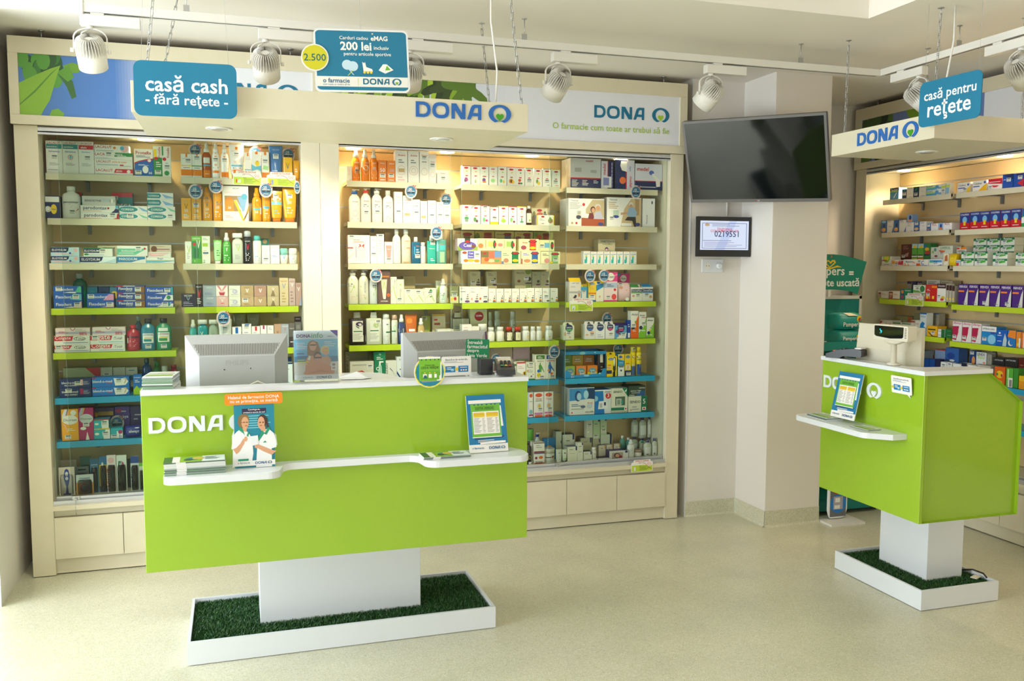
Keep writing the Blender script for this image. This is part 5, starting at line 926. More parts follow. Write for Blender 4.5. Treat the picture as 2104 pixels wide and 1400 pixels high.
1965 1985 530,508 b|#e8e4d8 // #e4e0d0;T 50 62 80 #3c4440 HERBA;T 50 30 60 #c83c2c STEM;R 40 80 100 100 o;R 0 80 30 96 #c83c2c|colourful carton with big letters at back
1999 2025 530,517,504,490 b|#d8dccc;G #146a44 0 60 100 70 100 100 0 100;G #4c9c3c 40 30 90 50 80 76 44 60;T 50 84 60 w Parasinus;S 26 40|green topped cold tablet carton at back
2027 2053 530,517,504,490 b|#d8dccc;G #146a44 0 60 100 70 100 100 0 100;G #4c9c3c 40 30 90 50 80 76 44 60;T 50 84 60 w Parasinus;S 26 40|green topped cold tablet carton at back
2055 2083 530,517,504,488 b|#d8dccc;G #146a44 0 60 100 70 100 100 0 100;G #4c9c3c 40 30 90 50 80 76 44 60;T 50 84 60 w Parasinus;S 26 40|green topped cold tablet carton at back
@G4
1970 1990 584 b|#4a2080;T 50 88 84 w FERVEX;R 0 62 60 70 o;G #dcdcd4 60 0 100 0 100 82 84 60;L 66 6 16 40 2 z|purple sachet carton with white flash
1991 2011 584 b|#4a2080;T 50 88 84 w FERVEX;R 0 62 60 70 o;G #dcdcd4 60 0 100 0 100 82 84 60;L 66 6 16 40 2 z|purple sachet carton with white flash
2013 2034 585 b|#4a2080;T 50 88 84 w FERVEX;R 0 62 60 70 o;G #dcdcd4 60 0 100 0 100 82 84 60;S 56 14|purple sachet carton with white flash
2035 2056 585 b|#4a2080;T 50 88 84 w FERVEX;R 0 62 60 70 o;G #dcdcd4 60 0 100 0 100 82 84 60;L 66 6 16 40 2 z|purple sachet carton with white flash
2057 2079 586 b|#4a2080;T 50 88 84 w FERVEX;R 0 62 60 70 o;G #dcdcd4 60 0 100 0 100 82 84 60;S 66 14|purple sachet carton with white flash
2081 2103 587 b|#4a2080;T 50 88 84 w FERVEX;R 0 62 60 70 o;G #dcdcd4 60 0 100 0 100 82 84 60;L 66 6 16 40 2 z|purple sachet carton with white flash
@G5
1958 1977 661 b|#ece4e4;G #b81c4c 0 10 60 4 64 60 70 78 0 76;G w 40 0 60 0 70 60 90 90;T 50 92 84 #d04c74 aflamigo;S 24 24|white and crimson pain relief carton
1978 1997 663 b|#ece4e4;G #b81c4c 0 10 60 4 64 60 70 78 0 76;G w 40 0 60 0 70 60 90 90;T 50 92 84 #d04c74 aflamigo;S 24 24|white and crimson pain relief carton
1998 2017 665 b|#ece4e4;G #b81c4c 0 10 60 4 64 60 70 78 0 76;G w 40 0 60 0 70 60 90 90;T 50 92 84 #d04c74 aflamigo;S 24 24|white and crimson pain relief carton
2018 2048 671 b|#1f88d0;R 0 72 100 100 w;T 46 86 80 n EFFERALGAN;R 60 60 96 70 #3c4cac;E 70 30 28 26 #8cccf0;S 20 30|blue and white effervescent carton
2048 2070 678 b|#1460c4;G #c4dce8 60 0 96 0 100 40 80 80 66 40;E 30 80 10 6 w;L 30 60 70 40 1 w;L 30 26 34 40 1 w|deep blue carton with pale curve
2071 2088 679 b|#1f78d0;G #f08c2c 0 60 100 50 100 100 20 100;E 40 24 30 18 w;E 50 30 26 18 #1f78d0|blue and orange carton with crescent
2089 2098 682 b|#f09024;E 50 20 34 10 y;R 60 0 100 60 w|orange carton with yellow sun
2099 2110 684 b|#e87c34;R 40 0 70 100 w|orange and white carton at frame edge
@G6
1958 1975 748 b|#e8e8e8;T 50 74 80 k LINEX;E 50 36 30 10 l;L 50 8 20 60 1 n|short white probiotic carton
1976 1987 746 b|#e0e0e8;R 0 80 100 100 #1c2440;S 50 50|narrow carton with dark top
1989 2007 751 b|#e8e8e8;T 46 60 84 k LINEX|low white probiotic carton
2008 2036 751 b|#b8b4a8;L 20 10 90 10 1 z|stone grey carton side
2044 2066 754 b D=.05|#e8641c;R 0 0 100 96 #e0641c;E 50 60 34 20 #f0c81c;E 50 20 30 10 #e8a82c;E 26 60 10 8 g;E 70 56 10 8 #c82c5c|orange childrens carton with coloured animals shape
2068 2082 757 b D=.05|#5cb83c;R 30 0 100 50 w;R 50 4 90 40 #8c8c8c;R 20 40 40 94 #c8e8a8|green carton with barcode
2094 2112 773 b|#f0a01c;R 0 60 100 100 #f0c41c|low orange and yellow carton
2083 2093 757 b D=.05|#3c9434|plain green carton side
-
1991 2004 752,720 b|#1c2c5c;E 60 50 30 20 #e8944c // #24447c;E 66 34 26 30 #e89c5c;S 40 84;R 0 0 100 12 l|navy carton with banana picture
2005 2026 752,724 b|#dcdcd8;T 40 80 70 k LINEX // #ececec;T 46 84 80 k LINEX;T 52 60 66 #b8d83c Baby;E 80 24 12 8 #e8945c;L 50 8 16 60 1 n|white baby probiotic carton
2028 2037 752,728 b|#a8a494;L 50 20 90 10 1 z|stone grey carton at back
2039 2062 776,735 b|#2c2c30 // #2c2c30;T 50 88 74 w LACTACARE;S 46 46|black carton with white title, left
2063 2090 776,736 b|#2c2c30 // #2c2c30;T 46 88 74 w LACTACARE;O 50 40 14 w;O 50 40 10 #c83c5c|black carton with white title and ring
2091 2110 776,736 b|#6c2420;L 50 40 70 60 2 #a86c60|maroon carton at frame edge
'''

SHELFZ = [2.065, 1.838, 1.609, 1.377, 1.147, .912, .683, .39]
SHW = ['top', 'second', 'third', 'fourth', 'fifth', 'sixth', 'seventh', 'bottom']
BAYN = {'A': 'leftmost bay', 'B': 'second bay', 'C': 'bay right of pillar', 'D': 'fourth bay', 'E': 'fifth bay',
        'F': 'right wall, near bay', 'G': 'right wall, edge bay'}
BAYN = {'A': 'first bay', 'B': 'second bay', 'C': 'third bay', 'D': 'fourth bay', 'E': 'fifth bay',
        'F': 'side wall', 'G': 'side wall edge'}
def shelf_z(bay, n):
    z = SHELFZ[n-1]
    if bay == 'G': z -= (0, .004, 0, .012, .016, .02, .03, 0)[n-1]
    if bay in 'CDE': z += (.009, .007, .004, .005, .002, 0, -.003, 0)[n-1]
    return z
ROUND = {  # kind: body, cap, depth ratio, exponent
 'bo': ([(0, .94), (.015, 1), (.66, 1), (.76, .88), (.82, .44), (.87, .42)], [(.85, .48), (.99, .48), (1, .44)], .7, 2.3, 'bottle'),
 'sq': ([(0, .97), (.01, 1), (.78, 1), (.81, .95), (.82, .42)], [(.815, .44), (.99, .38), (1, .36)], .55, 5, 'bottle'),
 'sp': ([(0, .94), (.015, 1), (.6, 1), (.67, .88), (.72, .62), (.74, .6)], [(.735, .64), (.84, .62), (.85, .44), (.98, .38), (1, .28)], .8, 2.2, 'spray_bottle'),
 'cn': ([(0, .95), (.01, 1), (.77, 1), (.82, .88)], [(.815, .82), (.97, .78), (1, .6)], 1, 2, 'aerosol_can'),
 'pu': ([(0, .94), (.015, 1), (.68, 1), (.78, .76), (.82, .46), (.86, .46)], [(.85, .54), (.93, .54), (.935, .2), (.965, .2), (.966, .4), (1, .4)], .7, 2.4, 'pump_bottle'),
 'ja': ([(0, .9), (.03, 1), (.62, 1), (.68, .92)], [(.64, 1.03), (.97, 1.03), (1, .97)], 1, 2, 'jar'),
 'ro': ([(0, .84), (.02, .9), (.52, 1), (.58, .97)], [(.57, 1), (.9, 1), (1, .8)], 1, 2.2, 'roll_on'),
 'pi': ([(0, .92), (.03, 1), (.62, 1), (.7, .78), (.74, .72)], [(.72, .8), (.98, .8), (1, .76)], 1, 2.1, 'pill_bottle'),
}
CAT = {'bottle': 'bottle', 'spray_bottle': 'spray bottle', 'aerosol_can': 'spray can', 'pump_bottle': 'pump bottle', 'jar': 'jar',
       'roll_on': 'roll-on', 'pill_bottle': 'pill bottle', 'tube': 'tube', 'carton': 'box', 'pouch': 'pouch', 'blister_card': 'blister pack',
       'promo_tag': 'promo tag', 'offer_card': 'offer card', 'display_tray': 'display tray'}

def build_product(kind, cap, W_, H_, D_, design, opts):
    """object with origin at the base centre, front towards -y"""
    head, _, rest = design.strip().partition(';')
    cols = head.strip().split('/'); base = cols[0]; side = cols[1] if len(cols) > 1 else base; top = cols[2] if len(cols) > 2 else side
    if kind in ('b', 'bx', 'ht', 'ca', 'bg'):
        mb = MB()
        if kind == 'bg':
            mb.loft([(0, W_/2*.9, D_/2*.5, 4, base), (H_*.04, W_/2, D_/2*.9, 4, base), (H_*.5, W_/2, D_/2, 5, base), (H_*.86, W_/2, D_/2*.8, 5, base), (H_*.95, W_/2*.9, D_/2*.5, 4, base), (H_, W_/2*.7, D_/2*.2, 3, base)], 20)
        elif kind == 'ht':
            hb = H_*.84; mb.box((-W_/2, -D_/2, 0), (W_/2, D_/2, hb), side, front=base, top=top)
            mb.prism([[(-W_*.5, hb-.002), (W_*.5, hb-.002), (W_*.4, H_), (-W_*.4, H_)]], lambda u, v, d: (u, -D_/2*.2-d, v), .002, base)
            mb.face([(-W_*.16, -D_/2*.2-.0025, hb+(H_-hb)*.35), (W_*.16, -D_/2*.2-.0025, hb+(H_-hb)*.35), (W_*.05, -D_/2*.2-.0025, hb+(H_-hb)*.8), (-W_*.05, -D_/2*.2-.0025, hb+(H_-hb)*.8)], 'k')
        elif kind == 'ca':
            mb.box((-W_/2, -.002, 0), (W_/2, .002, H_), base)
        else: mb.box((-W_/2, -D_/2, 0), (W_/2, D_/2, H_), side, front=base, top=top)
        yf = -.002 if kind == 'ca' else -D_/2-(.0 if kind != 'bg' else .0004)
        if kind == 'bg':
            def fn(u, v, d):
                x = (u-.5)*W_*.96; q = max(0, 1-abs(2*u-1)**5)**.2; t = 1-.25*max(0, v-.5)-max(0, v-.86)*3
                return x, -D_/2*q*max(t, .1)-d, v*H_
        else: fn = lambda u, v, d: ((u-.5)*W_, yf-d, v*H_)
        if kind == 'ht':
            f0 = fn; fn = lambda u, v, d: (f0(u, v, d)[0], f0(u, v, d)[1] if v <= .842 else -D_/2*.2-.002-d, v*H_)
            mb2 = mb
        st = decals(mb, clampfn(fn), W_, H_, rest)
        name = {'b': 'carton', 'bx': 'carton', 'ht': 'carton', 'ca': 'blister_card', 'bg': 'pouch'}[kind]
        o = mb.obj(name, PRINT)
        if kind == 'ca':
            bl = MB().loft([(H_*.03, W_*.36, .006, 3, 'i'), (H_*.06, W_*.42, .008, 4, 'i'), (H_*.66, W_*.42, .009, 4, 'i'), (H_*.74, W_*.34, .006, 3, 'i')], 12, off=(0, -.002, 0)).obj('blister', ACRYL, o)
        if kind == 'bx': MB().loft([(0, .009, .009, 2, 'w'), (.012, .009, .009, 2, 'w')], 14, off=(0, 0, 0)).obj('cap', PLAST, o, (-W_*.3, -D_/2, H_*.4)).rotation_euler = (PI/2, 0, 0)
    elif kind == 'tu':
        mb = MB(); hd = min(W_*.3, .02)
        prof = [(.1, .66, 1), (.16, .84, 1), (.5, .93, .75), (.9, .99, .25), (.955, 1, .1), (1, 1, .08)]
        mb.loft([(z*H_, a*W_/2, hd*b, 2.2, base) for z, a, b in prof], 18)
        def fn(u, v, d):
            for i in range(len(prof)-1):
                if v <= prof[i+1][0] or i == len(prof)-2: break
            z0, a0, b0 = prof[i]; z1, a1, b1 = prof[i+1]; t = min(1, max(0, (v-z0)/(z1-z0))); a = a0+(a1-a0)*t; b = b0+(b1-b0)*t
            return (2*u-1)*a*W_/2*.97, -hd*b*max(0, 1-abs((2*u-1)*.97)**2.2)**(1/2.2)-d-.0003, v*H_
        st = decals(mb, clampfn(fn), W_, H_, rest, curved=True)
        name = 'tube'; o = mb.obj(name, PLAST)
        MB().loft([(0, .33*W_, hd*.92, 2.2, cap or 'w'), (H_*.11, .34*W_, hd*.95, 2.2, cap or 'w')], 16).obj('cap', PLAST, o)
        D_ = hd*2
    else:
        body, cp, dr, e, name = ROUND[kind]; e = float(opts.get('e', e)); mb = MB(); hd = W_/2*dr
        mb.loft([(z*H_, a*W_/2, a*hd, e, base) for z, a in body], 20)
        def fn(u, v, d):
            a = 1.
            for i in range(len(body)-1):
                if body[i][0] <= v <= body[i+1][0]: a = body[i][1]+(body[i+1][1]-body[i][1])*(v-body[i][0])/max(1e-6, body[i+1][0]-body[i][0])
            s_ = (2*u-1)*.97
            return s_*a*W_/2, -hd*a*max(0, 1-abs(s_)**e)**(1/e)-d-.0004, v*H_
        st = decals(mb, clampfn(fn), W_, H_, rest, curved=True)
        o = mb.obj(name, PLAST)
        c = MB(); cc = cap or 'w'
        rg = [(z*H_, a*W_/2, a*W_/2*min(1, dr*1.2) if kind != 'pu' else a*W_/2*.8, 2 if e < 3.5 else (3.2 if kind == 'sq' else 4), cc) for z, a in cp]
        if kind == 'pu': rg = [(z, a, b, e2, (cc if i < 2 else 'w')) for i, (z, a, b, e2, _) in enumerate(rg)]
        if kind == 'bo' and float(opts.get('e', 0)) == 4: rg = [(z, a*1.9, b*1.9, 4, c0) for z, a, b, _, c0 in rg]
        c.loft(rg, 16)
        if kind == 'pu': c.box((0, -.003, .97*H_), (W_*.42, .003, .995*H_), 'w')
        c.obj('pump_head' if kind == 'pu' else 'cap', PLAST, o)
        D_ = hd*2
    for (u, v, d) in st: sticker(fn, W_, H_, u, v, d+.0004, o)
    return o, name, D_

def promo_disc(text, W_, H_, stem, fwd=False):
    o = MB(); R = H_/2; rx = W_/2
    o.loft([(0, rx, R, 2, 'w'), (.0015, rx, R, 2, 'w')], 28, smooth=False)
    o = o.obj('promo_tag', PRINT)
    o.data.transform(Matrix.Rotation(PI/2, 4, 'X')); o.data.transform(Matrix.Translation((0, 0, R)))
    m = MB(); fn = lambda u, v, d: ((u-.5)*2*rx, -.0016-d, v*2*R)
    decals(m, fn, 2*rx, 2*R, 'E 50 50 46 46 #c85a62;E 50 50 43 43 w;E 50 50 40 40 #2f6f9c;T 40 66 34 w %s;L 50 48 56 60 1 w;R 20 36 46 46 k;R 54 36 80 46 k;L 50 20 28 40 1 w' % text)
    m.obj('disc_print', PRINT, o)
    m = MB(); decals(m, fn, 2*rx, 2*R, 'T 79 79 40 w %;T 79 79 36 #b02a3a %'); m.obj('percent_sign', PRINT, o)
    if stem > .004:
        m = MB().box((-.0015, -.0015, -stem), (.0015, 0, .004))
        if fwd: m.box((-.0015, 0, -stem), (.0015, .022, -stem+.0015))
        m.obj('stem', ACRYL, o)
    return o
OFF_ITEM = {'f1': 'E 13 28 2.4 14 #e0502c;R 17 16 21 34 w;R 22 16 27 40 w', 'f2': 'R 9 14 13 44 #f08a2c;R 15 14 22 46 #8a90d0', 'f3': 'R 10 12 24 44 #e0e4e4;G #3c78a8 12 14 20 30 18 14',
            'f4': 'R 9 12 19 46 #e8e4d8', 'f5': 'R 12 12 20 44 #e8ece8'}
def offer_card(which, W_, H_):
    t = .0015; m = MB()
    loop = [(0, .04), (.02, 0), (.98, 0), (1, .04), (1, .78), (.97, .82), (.9, .82), (.89, 1), (.12, 1), (.1, .82), (.03, .8), (0, .74)]
    m.prism([[(u*W_, v*H_) for u, v in loop]], lambda u, v, d: (u-W_/2, -d, v), t, '#f2f0ea')
    fn = lambda u, v, d: ((u-.5)*W_, -t-d, v*H_)
    pc = {'f1': '25%', 'f2': '25%', 'f3': '10', 'f4': '1+1', 'f5': '1+1'}[which]
    decals(m, fn, W_, H_, 'R 3 4 97 56 #c0d83c;T 50 90 64 #d0343c OFERTA DONA;E 84 62 12 18 w;G #e8a0a8 74 66 84 42 94 66 90 78 84 70 78 78;G w 76 66 84 46 92 66 89 74 84 66 79 74;T 84 62 12 #e05a64 %s;L 60 10 46 44 5 #7a9030;T 42 50 12 #5a7030 DONA;G #a83c44 34 72 44 76 56 74 68 62 80 34 96 18 96 20 80 38 69 64 57 76 44 78 34 74;E 38 74 4 6 #a83c44;E 38 74 3 4 w;%s' % (pc, OFF_ITEM[which]))
    return m.obj('offer_card', PRINT)

ORD = ['leftmost', 'second', 'third', 'fourth', 'fifth', 'sixth', 'seventh', 'eighth', 'ninth', 'tenth']
def parse_goods():
    bay = n = None; row = 0; out = []
    for line in GOODS.strip().splitlines():
        line = line.rstrip()
        if not line: continue
        if line[0] == '@': bay, n, row = line[1], int(line[2]), 0; continue
        if line == '-': row = 1; continue
        a, b, c = line.split('|', 2) if line.count('|') == 2 else (line.split('|')+[''])[:3]
        t = a.split(); x1, x2 = float(t[0]), float(t[1]); ys = [float(y) for y in t[2].split(',')]
        kind, _, cap = t[3].partition(':'); opts = dict(q.split('=') for q in t[4:])
        ds = [d.strip() for d in b.split(' // ')]; ts = [d.strip() for d in c.split(' // ')]
        out.append((bay, n, row, x1, x2, ys, kind, cap, opts, ds, ts))
    return out

KINDS = [(k, k.replace(' ', '_')) for k in ('toothpaste', 'mouthwash', 'denture cream', 'denture tablet', 'sunscreen', 'cream', 'serum', 'tea', 'herbal', 'supplement',
         'dermatology', 'tampon', 'panty liner', 'sanitary pad', 'gift', 'blood pressure', 'plaster', 'syrup', 'vitamin', 'test strip', 'cold tablet', 'sachet', 'powder',
         'pain relief', 'hot drink', 'wax strip', 'capsule', 'shampoo', 'thermometer', 'inhaler', 'probiotic', 'glucose meter', 'foot', 'lotion')]
def place_goods():
    items = []                                    # (obj, bay, n, desc, col, level, levels)
    last = {}; aabb = {}
    for ci, (bay, n, row, x1, x2, ys, kind, cap, opts, ds, ts) in enumerate(parse_goods()):
        right = bay in 'FG'; zb = shelf_z(bay, n)
        P0 = 5.034 if not right else 4.363
        P = P0+(.093 if row else 0)
        if kind == 'tg': P = P0+.084
        if kind == 'tg' and opts.get('f'): P = 5.0
        if kind == 'of': P = 5.0155 if not right else 4.3455
        if kind == 'of' and n == 8: P = 4.9115
        f = (lambda x, y: onX(x, y, P)) if right else (lambda x, y: onY(x, y, P))
        ax = 1 if right else 0
        if n == 8 and kind not in ('of', 'tg') and not right: P -= .0
        ym = ys[0]
        a = f(x1, ym)[ax]; b = f(x2, ym)[ax]; W_ = abs(b-a); cxy = (a+b)/2
        if kind == 'tg':
            H_ = W_*1.0 if W_ > .045 else .07; W_ = min(W_, .07) if W_ > .045 else W_
            ztop = f((x1+x2)/2, ys[0])[2]; fwd = 'f' in opts
            if n == 1 and not fwd: ztop = min(ztop, 2.254)
            elif n > 1 and ztop > shelf_z(bay, n-1)-.036: P = 5.0055; fwd = True
            z0 = ztop-H_
            if bay in 'AB': cxy = min(cxy, .3605-W_/2)
            o = promo_disc(ds[0], W_, H_, max(.006, z0-zb-.0006), fwd)
            loc = (P, cxy, z0) if right else (cxy, P, z0); nm = 'promo_tag'
            o.location = loc; o.rotation_euler = (0, 0, -PI/2 if right else 0)
            items.append((o, bay, n, nm, 'blue round discount tag marked %s percent' % {'-15': 'fifteen', '-20': 'twenty', '-25': 'twenty five', '-30': 'thirty', '-50': 'fifty'}[ds[0].strip()], ci, 0, 1)); continue
        if kind == 'of':
            zt = f((x1+x2)/2, ys[0])[2]; H_ = W_*.52; o = offer_card(ds[0], W_, H_)
            o.location = (P, cxy, zt-H_) if right else (cxy, P, zt-H_); o.rotation_euler = (0, 0, -PI/2 if right else 0)
            items.append((o, bay, n, 'offer_card', 'white and lime offer card on shelf edge', ci, 0, 1)); continue
        if kind == 'tray':
            make_tray(cxy, W_, zb, P, f((x1+x2)/2, ys[0])[2]-zb, items, bay, n, ci); continue
        zc = zb+.0008
        if 'z' in opts:
            k = (round(float(opts['z'])), row); best = None
            for (rw, lx1, lx2, y, zt) in last.get((bay, n), []):
                if rw == row and abs(y-float(opts['z'])) <= 1.6 and min(lx2, x2)-max(lx1, x1) > 0: best = zt if best is None else max(best, zt)
            zc = best if best is not None else f((x1+x2)/2, float(opts['z']))[2]
            if best is None: zc = max(zc, zb+.0008)
        for lv, y in enumerate(ys):
            zt = f((x1+x2)/2, y)[2]; H_ = max(zt-zc, .008)
            d = ds[lv % len(ds)] or ds[0]; desc = ts[lv % len(ts)] or ts[0]
            Dm = float(opts.get('D', 0)) or min(.076, max(.032, W_*.9))
            if n == 8 and row == 0: Dm = min(Dm, .06)
            Dm = min(Dm, .072 if (row and 'D' not in opts) else .17)
            dp = float(opts.get('dp', 0))
            # keep clear of the cabinet sides, the board above and the neighbours
            lim = (-.9045, .3620) if bay in 'AB' else (.5635, 2.5725) if bay in 'CDE' else (-9, 5.2295)
            ztop = 2.2470 if n == 1 else shelf_z(bay, n-1)-.0345
            if n == 1 and kind != 'tg': ztop = 2.2535 if not right else 2.2535
            H_ = min(H_, ztop-zc)
            de = Dm if kind in ('b', 'bx', 'ht', 'bg') else .006 if kind == 'ca' else min(W_*.6, .04) if kind == 'tu' else W_*ROUND[kind][2]
            a0, a1 = cxy-W_/2, cxy+W_/2; a0 = max(a0, lim[0]); a1 = min(a1, lim[1])
            q0, q1 = P+dp, P+dp+de
            for (b0, b1, r0, r1, s0, s1) in aabb.get((bay if bay not in 'CDE' else 'C', n), []):
                if q0 < r1-.0005 and q1 > r0+.0005 and zc < s1-.001 and zc+H_ > s0+.001 and a0 < b1+.0004 and a1 > b0-.0004:
                    if (b0+b1)/2 < (a0+a1)/2 and b1-a0 < .03: a0 = b1+.0006
                    elif (b0+b1)/2 > (a0+a1)/2 and a1-b0 < .03: a1 = b0-.0006
                    else: print('CLASH', bay, n, x1, x2, ys)
            jw = abs(a1-a0)
            aabb.setdefault((bay if bay not in 'CDE' else 'C', n), []).append((a0, a1, q0, q1, zc, zc+H_))
            cx0 = (a0+a1)/2
            w_eff = jw*.99
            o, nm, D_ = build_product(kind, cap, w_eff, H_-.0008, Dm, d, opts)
            off = D_/2 if kind != 'ca' else .012
            jit = RND.uniform(-.006, .006) if kind == 'b' and W_ < .12 and 'D' not in opts and len(ys) == 1 and 'z' not in opts else 0
            o.location = (P+dp+off, cx0, zc) if right else (cx0, P+dp+off, zc)
            o.rotation_euler = (0, 0, (-PI/2 if right else 0)+jit*.6)
            if nm == 'carton':
                for kw, nn in KINDS:
                    if kw in desc or (bay+str(n)) == kw: o.name = nn+'_carton'; break
                else: o.name = 'medicine_carton'
            items.append((o, bay, n, nm, desc, ci, lv, len(ys)))
            zc = zc+H_
            last.setdefault((bay, n), []).append((row, x1, x2, y, zc))
    # labels
    groups = {}
    for it in items: groups.setdefault((it[1], it[2], it[4]), []).append(it)
    where = lambda bay, n: ('bottom deck' if n == 8 else SHW[n-1]+' shelf')+' of '+BAYN[bay] if bay not in 'FG' else ('%s shelf, %s' % (SHW[n-1], BAYN[bay]))
    for (bay, n, desc), g in groups.items():
        cols = sorted(set(i[5] for i in g)); right = bay in 'FG'
        xs = {}
        for i in g: xs.setdefault(i[5], i[0].location[1 if right else 0]*(-1 if right else 1))
        cols.sort(key=lambda c: xs[c])
        for o, _, _, nm, _, ci, lv, nl in g:
            s = desc; w = where(bay, n)
            same = [i for i in g if i[5] == ci]
            if len(cols) > 1: s += ', ' + (ORD[cols.index(ci)] if cols.index(ci) < len(cols)-1 else 'rightmost') + ' of %d' % len(cols)
            if len(same) > 1:
                k = sorted(i[6] for i in same).index(lv); L = len(same)
                s += ', ' + ('bottom' if k == 0 else 'top' if k == L-1 else ['', 'second', 'third'][k])
                if len(cols) == 1: s += ' of pile'
            s += ', ' + w
            if len(s.split()) > 16: print('LONG LABEL', len(s.split()), s)
            tag(o, s, CAT[nm], 'goods on the %s' % w)
    return items
# ------------------------------------------------------------------ the room
CZ = 2.75
def struct(name, a, b, m, bevel=0):
    return bx(name, a, b, m, kind='structure', bevel=bevel)
o = struct('floor', (-4.5, -3.2, -.06), (5.6, 5.9, 0), FLOORM)
# ceiling with a raised recess over the shop floor (x < 2.84, y < 3.51)
mb = MB()
mb.box((-1.3, 3.51, CZ), (5.6, 5.9, CZ+.12)); mb.box((2.84, -3.2, CZ), (5.6, 3.51, CZ+.12))
mb.box((-4.5, -3.2, CZ+.3), (2.96, 3.63, CZ+.4)); mb.box((2.84, -3.2, CZ+.12), (2.96, 3.63, CZ+.3)); mb.box((-4.5, 3.51, CZ+.12), (2.84, 3.63, CZ+.3))
mb.box((-4.5, 3.51, CZ), (-1.3, 5.9, CZ+.12))
tag(mb.obj('ceiling', CEILM), kind='structure')
struct('wall_left', (-1.3, 4.55, 0), (-1.075, 5.32, CZ), WALLM)
struct('wall_back', (-1.3, 5.32, 0), (2.72, 5.45, CZ), WALLM)
struct('wall_screens', (2.72, 4.94, 0), (3.087, 5.45, CZ), WALLM)
struct('wall_column', (3.087, 4.602, 0), (3.479, 5.45, CZ), WALLM, .002)
struct('wall_back_right', (3.479, 5.40, 0), (4.8, 5.52, CZ), WALLM)
struct('wall_right', (4.66, -3.2, 0), (4.8, 5.40, CZ), WALLM)
struct('wall_left_front', (-4.64, -3.2, 0), (-4.5, .9, CZ+.3), WALLM)
struct('wall_front', (-4.5, -3.34, 0), (4.8, -3.2, CZ+.3), WALLM)
def skirting(name, pts, h=.1):
    """coved linoleum skirting along a polyline; pts (x,y) with the room on the right hand side"""
    mb = MB()
    for (x0, y0), (x1, y1) in zip(pts, pts[1:]):
        d = Vector((x1-x0, y1-y0)); n = Vector((d.y, -d.x)).normalized()
        prof = [(.018, 0), (.009, .004), (.004, .012), (.003, h), (0, h)]
        for (a, za), (b, zb) in zip(prof, prof[1:]):
            mb.face([(x0+n.x*a, y0+n.y*a, za), (x1+n.x*a, y1+n.y*a, za), (x1+n.x*b, y1+n.y*b, zb), (x0+n.x*b, y0+n.y*b, zb)])
    return tag(mb.obj(name, FLOORM), kind='structure')
skirting('baseboard_left', [(-1.075, 4.55), (-1.075, 5.32)][::-1] if False else [(-1.075, 5.32), (-1.075, 4.55)], .1)
skirting('baseboard_screens', [(2.722, 4.94), (3.087, 4.94)], .1)
skirting('baseboard_column_side', [(3.087, 4.94), (3.087, 4.602)], .1)
skirting('baseboard_column_front', [(3.087, 4.602), (3.479, 4.602)], .1)
skirting('baseboard_back_right', [(3.479, 5.40), (4.25, 5.40)], .1)
tag(MB().tube([(3.084, 4.936, .003), (3.084, 4.936, .1)], .0025).obj('trim_1', WHITE), kind='structure')
bx('trim_2', (2.7195, 4.937, 0), (2.7235, 4.9412, CZ), WHITE, kind='structure')
bx('trim_3', (-1.0775, 4.547, 0), (-1.0715, 4.553, CZ), WHITE, kind='structure')

# ------------------------------------------------------------------ wall cabinets
def fascia_print(parent, P, frame):
    """P(x, z, d) -> point on the light box face; x metres along, z up"""
    pass
def leaf(mb, pts, fn, d, col): mb.prism([pts], lambda u, v, _: fn(u, v, d), 0, col, False)

def shelf_unit(root, x0, x1, z, m, yb=5.02, depth=.195, T=None):
    mb = MB().box((x0, yb+.002, z-.02), (x1, yb+depth, z)); mb.box((x0, yb-.004, z-.033), (x1, yb+.014, z))
    s = mb.obj('shelf', m, root); s['label'] = {'cream_melamine': 'cream shelf', 'lime_shelf_laminate': 'lime green shelf', 'blue_shelf_laminate': 'blue shelf'}[m.name]
    for xb in (x0+.16, x1-.13):
        b = MB().box((xb, yb+.15, z-.028), (xb+.016, yb+depth, z-.020)); b.box((xb, yb+depth-.014, z-.075), (xb+.016, yb+depth, z-.028)); b.box((xb+.003, yb+.06, z-.028), (xb+.013, yb+.15, z-.0215))
        b.obj('bracket', GREYM, s)
    return s
SHM = [CREAM, CREAM, CREAM, LIMES, LIMES, BLUES, BLUES]

def cab_light(root, x, y, z):
    r = MB().loft([(0, .042, .042, 2, 'w'), (.006, .038, .038, 2, 'w')], 20, off=(x, y, z)).obj('downlight', BULB, root)
    l = bpy.data.lights.new('downlight_lamp', 'SPOT'); l.energy = CABL_W; l.color = WARM; l.spot_size = math.radians(150); l.spot_blend = .8; l.shadow_soft_size = .04
    o = bpy.data.objects.new('downlight_lamp', l); COL.objects.link(o); o.parent = r; o.location = (x, y, z-.01)
    return r

